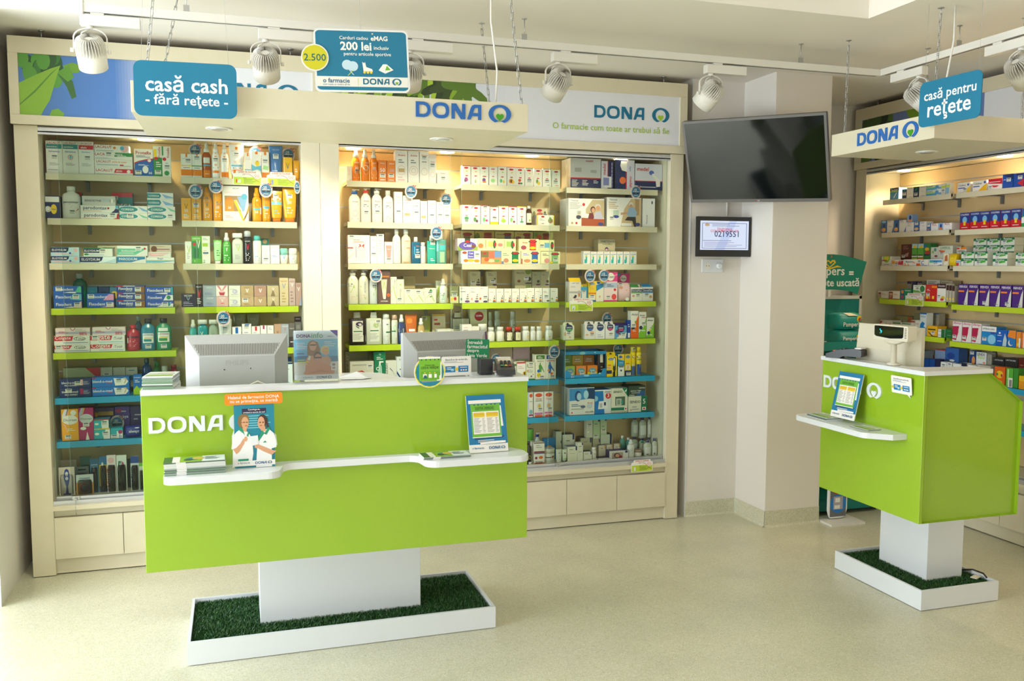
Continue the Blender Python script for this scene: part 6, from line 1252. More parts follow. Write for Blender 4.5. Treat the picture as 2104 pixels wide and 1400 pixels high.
def cabinet(root, X0, X1, bays, stiles, drawers, zt=2.287):
    """local frame: x along the front, y = 4.93 is the front plane, behind it the shelves"""
    yf, yb = 4.93, 5.235
    for (a, b) in stiles: bx('stile', (a, yf, .004), (b, yf+.02, zt), CREAM, root, bevel=.0012)
    ins = sorted([s[1] for s in stiles][:-1]+[stiles[-1][0]])
    xi0, xi1 = stiles[0][1], stiles[-1][0]
    for (a, b) in stiles: 
        bx('side_panel', (a, yf+.02, .004), (b if a < (X0+X1)/2 else b, yb, zt), CREAM, root)
    # slatwall boards
    z = .40; k = 0
    grooves = [.50, .72, .95, 1.18, 1.255, 1.41, 1.49, 1.72, 1.94, 2.17]
    edges = [.39]+[.62, .80, 1.03, 1.255, 1.49, 1.72, 1.94, 2.17]+[2.262]
    for a, b in zip(edges, edges[1:]):
        bx('slatwall_board', (xi0, yb-.016, a+.004), (xi1, yb, b-.004), BACKP, root)
        if b < 2.2:
            g = MB().box((xi0, yb-.012, b-.004), (xi1, yb-.004, b+.004)).obj('rail_insert', ALU, root)
    bx('back_panel', (xi0, yb, .1), (xi1, yb+.008, zt), BACKP, root)
    bx('top_board', (xi0, yf+.02, 2.262), (xi1, yb, zt), CREAM, root)
    bx('deck', (xi0, yf-.018, .345), (xi1, yb, .368), CREAM, root)
    bx('inner_deck', (xi0, yf+.07, .368), (xi1, yb-.016, .389), CREAM, root)
    bx('recess_panel', (xi0, yf+.02, .305), (xi1, yf+.03, .345), CREAM, root)
    bx('plinth', (xi0, yf+.022, .006), (xi1, yf+.034, .09), CREAM, root)
    for a, b in drawers: bx('drawer', (a+.0015, yf-.004, .088), (b-.0015, yf+.016, .304), CREAM, root, bevel=.0008)
    # tracks and sliding glass
    mb = MB(); mb.box((xi0, yf+.004, .368), (xi1, yf+.05, .374)); mb.box((xi0, yf+.004, .374), (xi1, yf+.007, .39)); mb.box((xi0, yf+.047, .374), (xi1, yf+.05, .39))
    mb.obj('bottom_track', ALU, root)
    mb = MB(); mb.box((xi0, yf+.002, 2.256), (xi1, yf+.05, 2.262)); mb.box((xi0, yf+.002, 2.246), (xi1, yf+.005, 2.28)); mb.obj('top_track', ALU, root)
def pane(root, a, b, y, lock=None, z0=.376, z1=2.252):
    g = bx('glass_door', (a, y, z0), (b, y+.004, z1), GLASS, root)
    mb = MB().box((a-.0006, y, z0), (a, y+.004, z1)); mb.box((b, y, z0), (b+.0006, y+.004, z1)); mb.obj('glass_edge', GEDGE, g)
    r = MB().box((a, y-.001, z0), (b, y+.005, z0+.03)).obj('bottom_rail', ALU, g)
    if lock:
        m = MB().box((lock-.016, y-.012, z0+.002), (lock+.016, y, z0+.034)); m.obj('lock', STEEL, g)
        c = MB().loft([(0, .007, .007, 2, 'w'), (.008, .007, .007, 2, 'w')], 14).obj('lock_cylinder', STEEL, g, (lock, y-.012, z0+.018)); c.rotation_euler = (PI/2, 0, 0)
    return g

main = empty('display_cabinet', (0, 0, 0))
tag(main, 'long cream wall cabinet with glass doors, five bays of coloured shelves', 'cabinet')
cabinet(main, -1.012, 2.662, None, [(-1.012, -.906), (2.574, 2.662)],
        [(-.906+i*.3262, -.906+(i+1)*.3262) for i in range(4)]+[(.575+i*.3332, .575+(i+1)*.3332) for i in range(6)])
for a, b in ((.363, .4595), (.461, .5625)):
    bx('pillar', (a, 4.912, .004), (b, 5.0, 2.287), CREAM, main, bevel=.001)
    bx('divider_panel', (a, 5.0, .004), (b, 5.218, 2.262), CREAM, main)
for x0, x1, bay in ((-.894, -.300, 'A'), (-.253, .341, 'B'), (.617, 1.222, 'C'), (1.277, 1.882, 'D'), (1.928, 2.533, 'E')):
    for i in range(7): shelf_unit(main, x0, x1, shelf_z(bay, i+1), SHM[i])
for x in (-.42, .10, .66, 1.20, 1.72, 2.30): cab_light(main, x, 5.06, 2.255)
pane(main, -.822, -.18, 4.951, -.80); pane(main, -.895, -.09, 4.966); pane(main, -.18, .36, 4.951)
pane(main, .575, 1.262, 4.966); pane(main, 1.195, 1.90, 4.951, 1.93-.075); pane(main, 1.80, 2.567, 4.966)
key = MB().tube([(0, 0, 0), (0, -.012, 0), (0, -.014, -.03)], .0012).tube([(0, -.014, -.03), (.002, -.014, -.075)], .002)
key.box((-.006, -.006, -.006), (.006, .0, .006)).obj('key', STEEL, main, (-.80, 4.927, .394))

def light_box(root, X0, X1, z0, z1, y, inner, prints):
    """frame with picture panels; inner = [(x0,x1)]"""
    xs = [X0]; zi0, zi1 = 2.333, 2.628
    bx('fascia_rail', (X0, y, z0), (X1, y+.022, zi0), CREAM, root, bevel=.001)
    bx('fascia_rail', (X0, y, zi1), (X1, y+.022, z1), CREAM, root, bevel=.001)
    e = [X0]+[v for p in inner for v in p]+[X1]
    for a, b in zip(e[::2], e[1::2]): bx('fascia_stile', (a, y+.0002, zi0+.0005), (b, y+.022, zi1-.0005), CREAM, root)
    bx('fascia_box', (X0+.002, y+.022, z0+.002), (X1-.002, y+.30, z1-.002), CREAM, root)
    for (a, b), pr_ in zip(inner, prints):
        mb = MB().box((a, y+.012, zi0), (b, y+.0215, zi1), '#e4e6ee')
        Wp, Hp = b-a, zi1-zi0
        fn = lambda u, v, d, a=a, Wp=Wp: (a+u*Wp, y+.012-d, zi0+v*Hp)
        pr_(mb, fn, Wp, Hp)
        mb.obj('picture_panel', PRINT, root)
rr = random.Random(3)
def pr_left(mb, fn, W_, H_):
    asp = W_/H_
    mb.face([fn(0, 0, .0002), fn(.47, 0, .0002), (fn(.47, 1, .0002)), fn(0, 1, .0002)], '#4f7ec4')
    for i in range(20):                                       # sky turning to white
        c = tuple(np.array(C('#4f7ec4'))*(1-i/20)+np.array(C('#e4e6ee'))*i/20)
        mb.face([fn(.30+i*.01, 0, .0003), fn(.31+i*.01, 0, .0003), fn(.31+i*.01, 1, .0003), fn(.30+i*.01, 1, .0003)], c)
    for i in range(26):
        u, v = rr.uniform(0, .13), rr.uniform(.62, 1); c = rr.choice(['#2c5a2c', '#3c7a34', '#1f4a2c', '#5a9c3c'])
        mb.face([fn(max(0, u+.022*math.cos(k*PI/6)), min(1, v+.16*math.sin(k*PI/6)), .0004+i*.00002) for k in range(12)], c)
    def P(col, d, *p): mb.prism([list(zip(p[::2], p[1::2]))], lambda u, v, _: fn(u, v, d), 0, col, False)
    P('#3c6a34', .0011, .12, .72, .15, .5, .165, .3, .18, .34, .17, .6)
    P('#6fa034', .0012, .14, .84, .17, .9, .205, .86, .19, .74, .16, .72)
    P('#5f9a34', .0013, .12, .72, .16, .86, .175, .66, .155, .58)
    P('#8ab83c', .0014, 0, .52, .03, .6, .06, .68, .10, .78, .133, .84, .125, .74, .115, .58, .105, .42, .095, .26, .075, .1, .065, 0, 0, 0)
    P('#5a8c34', .0015, 0, .18, .05, .42, .10, .70, .128, .82, .10, .67, .05, .38, 0, .155)
    P('#76a838', .0015, .09, 0, .10, .1, .12, .13, .14, .05, .135, 0)
    logo_print(mb, fn, .599, .49, .351, asp, .0016, '#0f7196', 'l', .35)
    put_text(mb, 'O farmacie cum toate ar trebui să fie', fn, .681, .30, .538, asp, .0016, '#a9c65a', bold=.01)
def pr_right(mb, fn, W_, H_):
    asp = W_/H_
    for i in range(24):
        c = tuple(np.array(C('#b9c8e8'))*(1-i/24)+np.array(C('#e6e8ef'))*i/24)
        mb.face([fn(i*.022, 0, .0002), fn((i+1)*.022, 0, .0002), fn((i+1)*.022, 1, .0002), fn(i*.022, 1, .0002)], c)
    r2 = random.Random(11)
    for i, (u0, n, sc) in enumerate([(.03+.021*k, 9, r2.uniform(.6, 1)) for k in range(17)]):
        c = ['#86a82c', '#5a7a2c', '#a8c43a', '#2f3f24', '#3c4f28'][i % 5]; cx, cy = u0+.01, 1.0-.12*r2.random()
        pts = []
        for k in range(26):
            t = PI+PI*k/25; rad = (.62+.28*math.cos(7*t+i))*sc
            pts.append((cx+rad*.075*math.cos(t), min(1, cy+rad*.62*math.sin(t))))
        pts = [(u, min(.999, v)) for u, v in pts]; leafv = pts+[(pts[-1][0], .9995), (pts[0][0], .9995)]
        mb.prism([leafv], lambda u, v, _, i=i: fn(max(0, u), v, .0004+i*.00004), 0, c, False)
    logo_print(mb, fn, .739, .49, .229, asp, .0016, '#0f7196', 'l', .35)
    put_text(mb, 'O farmacie cum toate ar trebui să fie', fn, .793, .30, .351, asp, .0016, '#a9c65a', bold=.012)
light_box(main, -1.018, 2.665, 2.2875, 2.708, 4.898, [(-.975, .428), (.466, 2.617)], [pr_left, pr_right])
for x in (-.872, .317, 2.519):
    m = MB().tube([(x, 4.935, 2.708), (x, 4.935, 2.75)], .003); m.loft([(2.744, .014, .014, 2, 'w'), (2.7499, .014, .014, 2, 'w')], 12, off=(x, 4.935, 0)); m.obj('fixing_hook', STEEL, main)

# side wall cabinet: same construction turned towards the left
side = empty('display_cabinet', (4.26, 0, 0)); tag(side, 'open cream wall cabinet on the right wall behind the angled counter', 'cabinet')
L = empty('tmp')
Y1 = 5.336                                                      # local x = Y1 - Y, local y = X - 4.26
def turn(o):
    for c in list(o.children):
        pass
import builtins
sroot = side; side.location = (0, 0, 0)
def side_xf(x, y, z): return (4.26+(y-4.93), Y1-x, z)
before = set(bpy.data.objects)
cabinet(side, 0, 4.4, None, [(0, .105), (4.3, 4.4)], [(.105+i*.42, .105+(i+1)*.42) for i in range(10)])
for k, x0 in enumerate((.18, .838, 1.50, 2.16)):
    for i in range(7): shelf_unit(side, x0, x0+.61, shelf_z('F' if k == 0 else 'G', i+1), SHM[i])
def pr_side(mb, fn, W_, H_):
    mb.face([fn(0, 0, .0002), fn(.5, 0, .0002), fn(.5, 1, .0002), fn(0, 1, .0002)], '#6f86c0')
    for i in range(40):
        u, v = rr.uniform(0, .13), rr.uniform(0, 1); c = rr.choice(['#2c4a24', '#3c5a2c', '#1f3420', '#5a7a34'])
        mb.face([fn(max(0, u+.02*math.cos(k*PI/6)), max(0, min(1, v+.2*math.sin(k*PI/6))), .0003+i*.00002) for k in range(12)], c)
    mb.prism([[(.20, 1), (.27, 1), (.26, .8), (.25, .62), (.235, .74), (.21, .86)]], lambda u, v, _: fn(u, v, .0012), 0, '#7fa82c', False)
light_box(side, -.004, 4.404, 2.2875, 2.708, 4.91, [(.055, 2.18), (2.24, 4.35)], [pr_side, pr_side])
for x in (.22, 1.05, 1.8, 2.6): cab_light(side, x+.1, 5.06, 2.255)
for x in (.18, 1.5):
    m = MB().tube([(x, 4.945, 2.708), (x, 4.945, 2.75)], .003); m.loft([(2.744, .014, .014, 2, 'w'), (2.7499, .014, .014, 2, 'w')], 12, off=(x, 4.945, 0)); m.obj('fixing_hook', STEEL, side)
RT = Matrix(((0, 1, 0, 4.26-4.93), (-1, 0, 0, Y1), (0, 0, 1, 0), (0, 0, 0, 1)))
for ob in set(bpy.data.objects)-before:
    if ob.type == 'MESH': ob.data.transform(RT)
    elif ob.type == 'LIGHT': ob.location = RT @ ob.location
bpy.data.objects.remove(L)

def make_tray(cx, W_, zb, P, H_, items, bay, n, ci):
    D_ = .14; m = MB(); c = '#1f7fb4'
    m.box((-W_/2, 0, 0), (W_/2, D_, .004), c); m.box((-W_/2, D_-.003, .004), (W_/2, D_, H_), c)
    for s in (-1, 1):
        x = s*W_/2
        m.prism([[(0, .004), (D_-.003, .004), (D_-.003, H_), (.02, H_), (.005, H_-.012), (0, H_-.03)]], lambda u, v, d, x=x, s=s: (x-s*.0015+d*s, u, v), .0015, '#3f7c9c')
    o = m.obj('display_tray', PRINT)
    m = MB(); m.prism([[(-W_/2, .0), (W_/2, 0), (W_/2, H_*.32), (W_/2-.02, H_*.32), (W_/2-.035, H_*.14), (.0, H_*.12), (-W_/2+.04, H_*.1), (-W_/2+.035, H_*.22), (-W_/2+.02, H_*.27), (-W_/2, H_*.27)]], lambda u, v, d: (u, 0-d, v), .0015, '#1f8fd0')
    decals(m, lambda u, v, d: ((u-.5)*W_, -.0015-d, v*H_), W_, H_, 'E 52 8 8 5 #5ab0e0;T 52 8 11 w durex;T 18 5 8 w duo;E 84 14 3 3 #8cccf0'); m.obj('front_lip', PRINT, o)
    m = MB().box((-W_/2, 0, H_-.022), (W_/2, .0015, H_-.002), '#2486bc'); decals(m, lambda u, v, d: ((u-.5)*W_, -d, v*H_), W_, H_, 'E 42 92 7 6 #7ab8c8;E 72 94 1.5 1.5 w'); m.obj('header_band', PRINT, o)
    o.location = (cx, P, zb+.0008); items.append((o, bay, n, 'display_tray', 'blue cardboard counter tray holding small packs', ci, 0, 1))
    packs = [(-.115, .04, .056, .05, '#8c9c3c', 'olive green pack'), (-.045, .04, .056, .05, '#c8b83c', 'mustard pack'), (.022, .04, .056, .05, '#b8742c', 'amber pack')]
    x = -W_/2+.004; w = (W_-.05)/3
    for k, (col, nm) in enumerate((('#7c9c3c', 'olive green pack'), ('#c8a83c', 'mustard pack'), ('#b06c2c', 'amber pack'))):
        for lv in range(2):
            h = (H_*.62) if lv == 0 else H_*.30
            b_, nm_, _ = build_product('b', None, w*.96, (H_*.4 if lv == 0 else H_*.36)-.0004, .05, '%s;E 50 62 36 20 #5c9cac;E 50 62 32 16 %s;T 50 62 44 w durex;L 50 30 44 60 1 w' % (col, col), {})
            b_.location = (cx+x+w*(k+.5), P+.108, zb+.0055+lv*(H_*.4)); items.append((b_, bay, n, 'carton', nm+' at tray back', ci+100+k, lv, 2))
    for k, (col, ds_) in enumerate((('#9cb44c', 'pale green little pack in the tray'), ('#e0843c', 'orange little pack with sticker in tray'), ('#e8802c', 'orange and yellow little pack in tray'))):
        b_, _, _ = build_product('b', None, w*.9, H_*.40, .045, '%s;%sE 50 56 36 24 #5c9cac;T 50 56 44 w durex;S 60 30' % (col, 'R 0 0 100 40 y;' if k == 2 else ''), {})
        b_.location = (cx+x+w*(k+.5), P+.045, zb+.0055); items.append((b_, bay, n, 'carton', ds_, ci+200+k, 0, 1))
    b_, _, _ = build_product('bg', None, .045, H_*1.02-.005, .035, '#2a1820;R 26 52 70 84 #d0ccc0;L 60 20 40 50 2 #8c8c94', {})
    b_.location = (cx+W_/2-.026, P+.03, zb+.0055); items.append((b_, bay, n, 'pouch', 'dark rounded pack standing in tray', ci+300, 0, 1))
# ------------------------------------------------------------------ service counters
def rounded(x0, y0, x1, y1, r, k=5):
    p = []
    for cx, cy, a in ((x1-r, y0+r, -90), (x1-r, y1-r, 0), (x0+r, y1-r, 90), (x0+r, y0+r, 180)):
        for i in range(k+1):
            t = math.radians(a+90*i/k); p.append((cx+r*math.cos(t), cy+r*math.sin(t)))
    return p
def slab(mb, loop, z0, z1, col='w'):
    mb.prism([loop], lambda u, v, d: (u, v, z0+d), z1-z0, col); n = len(mb.v)
    mb.face([(u, v, z0) for u, v in reversed(loop)], col); return mb
def grass_mesh(x0, x1, y0, y1, z, n, hole, seed, h=.016):
    r = np.random.default_rng(seed); px = r.uniform(x0, x1, n); py = r.uniform(y0, y1, n)
    k = ~((px > hole[0]) & (px < hole[1]) & (py > hole[2]) & (py < hole[3])); px, py = px[k], py[k]; n = len(px)
    a = r.uniform(0, 2*PI, n); w = .0017; hh = h*r.uniform(.6, 1.2, n); la = r.uniform(0, 2*PI, n); ln = hh*r.uniform(.2, 1, n)
    dx, dy = np.cos(a)*w, np.sin(a)*w; lx, ly = np.cos(la)*ln, np.sin(la)*ln
    lx = np.where(px+lx < x0, abs(lx), np.where(px+lx > x1, -abs(lx), lx)); ly = np.where(py+ly < y0, abs(ly), np.where(py+ly > y1, -abs(ly), ly))
    v = np.empty((n, 5, 3)); zz = np.full(n, z)
    v[:, 0] = np.c_[px-dx, py-dy, zz]; v[:, 1] = np.c_[px+dx, py+dy, zz]
    v[:, 2] = np.c_[px-dx*.8+lx*.4, py-dy*.8+ly*.4, zz+hh*.6]; v[:, 3] = np.c_[px+dx*.8+lx*.4, py+dy*.8+ly*.4, zz+hh*.6]; v[:, 4] = np.c_[px+lx, py+ly, zz+hh]
    b = np.arange(n)*5
    me = bpy.data.meshes.new('grass')
    tris = np.stack([b, b+1, b+3, b, b+3, b+2, b+2, b+3, b+4], 1).reshape(-1, 3)
    me.vertices.add(n*5); me.vertices.foreach_set('co', v.reshape(-1)); me.loops.add(tris.size); me.loops.foreach_set('vertex_index', tris.reshape(-1))
    me.polygons.add(len(tris)); me.polygons.foreach_set('loop_start', np.arange(0, tris.size, 3)); me.update(calc_edges=True)
    cols = np.repeat(np.array([C(c) for c in ('#1f4a1c', '#2c5c24', '#3a6a2c', '#26502a')], dtype=np.float32)[r.integers(0, 4, n)], 9, axis=0)
    ca = me.color_attributes.new('Col', 'FLOAT_COLOR', 'CORNER'); ca.data.foreach_set('color', cols.ravel()); me.materials.append(PRINT); return me
GRASSB = mat('turf_backing', '#1a3a18', .9)

def counter(name, origin, rz, W_, tray, ped, ledge, top, logo, label, cfront):
    r = empty(name, origin, rz); tag(r, label, 'counter', 'lime green pharmacy counters')
    zb, zt = .480, 1.134
    m = MB().box((0, 0, zb), (W_, .018, zt)).obj('front_panel', LIME, r); md = m.modifiers.new('b', 'BEVEL'); md.width = .0015; md.segments = 2
    for x in (.0, W_-.018):
        sp = [(.0185, zb), (.55, zb), (.55, .997), (.36, zt), (.0185, zt)]
        MB().prism([sp], lambda u, v, d, x=x: (x+.018-d, u, v), .018).obj('side_panel', LIME, r)
    bx('desk', (.019, .019, .885), (W_-.019, .54, .905), WHITE, r)
    bx('bottom_board', (.019, .019, zb), (W_-.019, .54, zb+.018), WHITE, r)
    slab(MB(), top, zt, zt+.019).obj('countertop', WHITE, r)
    px0, px1, py0, py1 = ped
    bx('pedestal', (px0, py0, .012), (px1, py1, zb), WHITE, r, bevel=.0015)
    x0, x1, y0, y1 = tray; t = .012; H_ = .097
    m = MB(); m.box((x0, y0, .003), (x1, y0+t, H_)); m.box((x0, y1-t, .003), (x1, y1, H_)); m.box((x0, y0+t, .003), (x0+t, y1-t, H_)); m.box((x1-t, y0+t, .003), (x1, y1-t, H_)); m.box((x0+t, y0+t, .003), (x1-t, y1-t, .012))
    tr = m.obj('planter_tray', WHITE, r)
    b = bx('turf_base', (x0+t, y0+t, .012), (x1-t, y1-t, .074), GRASSB, r)
    g = bpy.data.objects.new('grass', grass_mesh(x0+t+.004, x1-t-.004, y0+t+.004, y1-t-.004, .074, int((x1-x0)*(y1-y0)*62000), (px0, px1, py0, py1), 5)); COL.objects.link(g); g.parent = r; g['kind'] = 'stuff'
    s = slab(MB(), ledge, .838, .863).obj('customer_ledge', WHITE, r); md = s.modifiers.new('b', 'BEVEL'); md.width = .003; md.segments = 2; md.limit_method = 'ANGLE'; md.angle_limit = 1.0
    lx, lz, lw, gap = logo
    logo_solid(r, (lx, 0, lz), (1, 0, 0), lw, .006, LOGOW, LOGOW, gap)
    return r
def arc(cx, cy, r, a0, a1, k=6): return [(cx+r*math.cos(math.radians(a0+(a1-a0)*i/k)), cy+r*math.sin(math.radians(a0+(a1-a0)*i/k))) for i in range(k+1)]
d1 = -.168
ledge1 = [(.078, 0)]+arc(.118, d1+.04, .04, 180, 270)+arc(.432, d1+.045, .045, 270, 360)+[(.482, -.10)]+arc(.53, -.083, .045, 180, 90)[1:] + [(.93, -.038)]+arc(.955, -.083, .045, 90, 0)[1:]+arc(1.055, d1+.05, .05, 180, 270)[1:]+arc(1.375, d1+.05, .05, 270, 340)+[(1.425, -.07), (1.395, 0)]
top1 = [(0, -.012), (1.463, -.012), (1.463, .20), (1.27, .20), (1.255, .08), (1.235, .06), (1.03, .06), (.985, .075), (.955, .12), (.93, .22), (.90, .28), (.86, .315), (.60, .325), (.565, .30), (.55, .08), (.53, .06), (.145, .06), (.13, .075), (.125, .2), (0, .2)]
c1 = counter('service_counter', (-.327, 3.386, 0), 0, 1.463, (.118, 1.4015, .248, .746), (.404, 1.095, .399, .62), ledge1, top1, (.024, .995, .366, 0),
             'long lime green counter on a white pedestal in front of the glass cabinet', None)
ledge2 = [(.03, 0)]+arc(.045, d1+.045, .045, 180, 270)[0:1]+arc(.075, d1+.045, .045, 180, 270)[1:]+arc(.53, d1+.05, .05, 270, 360)+[(.60, -.03), (.60, 0)]
ledge2 = [(-.0, -.0)]+arc(.04, d1+.04, .04, 180, 270)+[(.50, d1)]+arc(.50, d1+.055, .055, 270, 325)+[(.60, -.055), (.60, 0)]
ledge2 = [(.0, 0), (0, d1+.04)]+arc(.04, d1+.04, .04, 190, 270)+arc(.49, d1+.06, .06, 270, 330)+[(.60, -.075), (.60, 0)]
top2 = [(0, -.012), (.702, -.012), (.702, .36), (.60, .36), (.585, .30), (.56, .12), (.52, .07), (0, .07)]
c2 = counter('service_counter', (2.83, 3.749, 0), -PI/2, .69, (-.098, .521, .19, .646), (.053, .382, .345, .56), ledge2, top2, (.018, .998, .415, .35),
             'short lime green counter turned sideways on a white pedestal, before the open side shelves', None)
tag(MB().tube([(3.42, 3.40, .1), (3.45, 3.36, .112), (3.455, 3.30, .112), (3.44, 3.265, .105)], .004, 'k').obj('power_cable', PRINT), 'short black cable lying at the back of the small grass tray', 'cable')
tag(MB().box((0, 0, 0), (.05, .03, .004), '#d8d3c0').obj('paper_tag', PRINT, None, (3.40, 3.285, .0935), .4), 'small cream paper tag lying on the grass of the side tray', 'tag')

# ------------------------------------------------------------------ hanging canopies
def chain(parent, a, b, n, proto=[None]):
    a, b = Vector(a), Vector(b); d = b-a; L_ = d.length/n
    if proto[0] is None or abs(proto[0][1]-L_) > .004:
        m = MB(); r = .0055; h = .014
        pts = [(r*math.cos(t), 0, (h if math.sin(t) > 0 else -h)+r*math.sin(t)) for t in np.linspace(0, 2*PI, 13)]
        m.tube(pts, .0015, 'w', 5); proto[0] = (m.data('chain_link', STEEL), L_)
    q = d.to_track_quat('Z', 'Y')
    for i in range(n):
        o = bpy.data.objects.new('chain_link', proto[0][0]); COL.objects.link(o); o.parent = parent
        o.location = a+d*((i+.5)/n); o.rotation_mode = 'QUATERNION'
        from mathutils import Quaternion
        o.rotation_quaternion = q @ Quaternion((0, 0, 1), PI/2*(i % 2)); o.scale = (1, 1, L_/.030)
def hook(parent, x, y):
    m = MB().loft([(-.002, .014, .014, 2, 'w'), (-.0002, .014, .014, 2, 'w')], 12, off=(x, y, CZ)); m.tube([(x, y, CZ-.001), (x, y, CZ-.015), (x+.006, y, CZ-.022), (x, y, CZ-.030), (x-.005, y, CZ-.024)], .0016)
    m.obj('ceiling_hook', STEEL, parent)
def canopy(label, x0, x1, y0, y1, z0, z1, hooks, lights, logo, cable):
    r = empty('hanging_canopy', ((x0+x1)/2, (y0+y1)/2, z0)); tag(r, label, 'canopy'); r.location = (0, 0, 0)
    b = bx('canopy_box', (x0, y0, z0), (x1, y1, z1), CREAM, r, bevel=.0015)
    for (hx, hy, tx, ty) in hooks:
        zc_ = CZ if (hx > 2.84 or hy > 3.51) else CZ+.3
        if zc_ > CZ: MB().loft([(-.002, .014, .014, 2, 'w'), (-.0002, .014, .014, 2, 'w')], 12, off=(hx, hy, zc_)).obj('ceiling_hook', STEEL, r)
        else: hook(r, hx, hy)
        n = max(4, int(round((zc_-.03-z1)/.0285))); chain(r, (hx, hy, zc_-.028 if zc_ == CZ else zc_-.006), (tx, ty, z1+.002), n)
    for (x, y) in lights:
        m = MB().loft([(-.004, .050, .050, 2, 'w'), (.0, .052, .052, 2, 'w')], 24, off=(x, y, z0)); l_ = m.obj('lamp_ring', WHMET, r)
        MB().loft([(-.0065, .030, .030, 2, 's'), (-.004, .036, .036, 2, 's')], 20, off=(x, y, z0)).obj('lamp_reflector', LAMPOFF, l_)
    logo(r)
    MB().tube(cable, .004, 'w', 8).obj('power_cable', WHMET, r)
    return r
canopy('long cream canopy hanging on chains above the front counter', -.336, 1.169, 3.49, 4.10, 2.15, 2.262,
       [(-.19, 3.44, -.29, 3.54), (-.20, 4.10, -.29, 4.05), (1.10, 3.53, 1.157, 3.54), (1.154, 4.145, 1.178, 4.06)], [(-.041, 3.80), (.877, 3.80)],
       lambda r: logo_solid(r, (.701, 3.49, 2.187), (1, 0, 0), .394, .004, LOGOB, LOGOG, .15),
       [(1.05, 3.56, 2.262), (1.06, 3.57, 2.4), (1.03, 3.56, 2.6), (1.03, 3.56, 2.7495)])
canopy('cream canopy hanging over the side counter, shorter of the two canopies', 2.97, 3.567, 3.215, 3.92, 2.17, 2.28,
       [(3.016, 3.871, 3.01, 3.87), (3.521, 3.88, 3.52, 3.87), (3.03, 3.27, 3.01, 3.27), (3.52, 3.28, 3.52, 3.27)], [(3.29, 3.605)],
       lambda r: logo_solid(r, (2.97, 3.719, 2.197), (0, -1, 0), .41, .004, LOGOB, LOGOG, .15),
       [(3.05, 3.26, 2.28), (3.05, 3.25, 2.4), (3.06, 3.22, 2.6), (3.06, 3.22, 2.7495)])

# ------------------------------------------------------------------ boards and signs
def board(name, cx, cy, cz, yaw, pitch, w, h, label, cat, draw, t=.004, r=.02, col='w', loop=None, roll=0, group=None):
    o = MB().prism([loop or rounded(-w/2, 0, w/2, h, r)], lambda u, v, d: (u, -d, v), t, col)
    n = len(o.v); lp = loop or rounded(-w/2, 0, w/2, h, r); o.face([(u, 0, v) for u, v in reversed(lp)], '#e4e2dc')
    draw(o, lambda u, v, d: ((u-.5)*w, -t-d, v*h), w, h)
    o = o.obj(name, PRINT, None, (cx, cy, cz)); o.rotation_euler = (-math.radians(pitch), math.radians(roll), math.radians(yaw)); tag(o, label, cat, group); return o
TEAL = '#0b7599'
def dr_cash(m, fn, w, h):
    a = w/h; put_text(m, 'casă cash', fn, .51, .60, .80, a, .0004, 'w', bold=.016); put_text(m, '- fără reţete -', fn, .51, .29, .80, a, .0004, 'w', bold=.014)
s = board('hanging_sign', -.148, 3.462, 2.136, -4, 2, .353, .196, 'teal sign reading casa cash hanging at the left end of the long canopy', 'sign', dr_cash, col=TEAL, r=.028)
for x in (-.15, .15): MB().tube([(x, -.001, .185), (x*.9, -.01, .50), (x*.8, -.03, .910)], .0006, 'e', 4).obj('string', PRINT, s)
def dr_ret(m, fn, w, h):
    a = w/h; put_text(m, 'casă pentru', fn, .50, .66, .84, a, .0004, 'w', bold=.014); put_text(m, 'reţete', fn, .50, .32, .70, a, .0004, 'w', bold=.014)
s = board('hanging_sign', 2.93, 3.093, 2.215, -86.6, 1, .324, .195, 'teal sign reading casa pentru retete hanging before the short canopy', 'sign', dr_ret, col=TEAL, r=.028)
for x in (-.14, .14): MB().tube([(x, -.001, .185), (x, .0, .534)], .0006, 'e', 4).obj('string', PRINT, s)
def dr_emag(m, fn, w, h):
    a = w/h; D = lambda s_, d0=.0003: decals(m, fn, w, h, s_, d0, step=.00006)
    m.prism([[(x/1, y) for x, y in rounded(.02, .03, .98, .97, .05)]], lambda u, v, d: fn(u, v, .0003), 0, TEAL, False)
    m.prism([[(.02, .085), (.98, .085), (.98, .245), (.02, .245)]], lambda u, v, d: fn(u, v, .0005), 0, '#ece9e2', False)
    put_text(m, 'Carduri cadou', fn, .42, .86, .30, a, .0008, 'w', bold=.01); put_text(m, 'eMAG', fn, .69, .86, .18, a, .0008, 'w', bold=.03)
    put_text(m, '200 lei', fn, .44, .73, .33, a, .0008, 'w', bold=.03); put_text(m, 'inclusiv', fn, .71, .71, .16, a, .0008, 'w', bold=.01)
    put_text(m, 'pentru articole sportive', fn, .56, .60, .50, a, .0008, 'w', bold=.01)
    put_text(m, 'o farmacie', fn, .22, .18, .28, a, .0008, '#24638c', bold=.02); put_text(m, 'cum toate ar trebui să fie', fn, .22, .12, .28, a, .0008, '#24638c')
    logo_print(m, fn, .50, .125, .41, a, .0008, '#0f6a8c', '#6aae2a', .1)
    D('R 44.5 10 45 22 #c8d47a;E 34 43 5.5 8 #c4dcec;E 40 41 5.5 8 #c4dcec;G #c4dcec 35 36 36 36 41 27 40 27;G #c8d43c 39 34 40 34 35 26 34 26;G w 50 48 52 46 53 48 54 40 60 37 61 33 51 33;O 52 31.5 1.4 y;O 55.5 31.5 1.4 y;O 59 31.5 1.4 y;G w 67 35 72 45 76 45 83 36 74 30;G #6aae2a 74 35 76 43 80 36;O 62 93 1 #c8c2b0', .0008)
s = board('hanging_sign', .413, 2.90, 2.155, -5, 6, .300, .203, 'blue gift card sign with yellow round badge hanging near the ceiling', 'sign', dr_emag, col='#e8e9ea', r=.018, roll=-1.6)
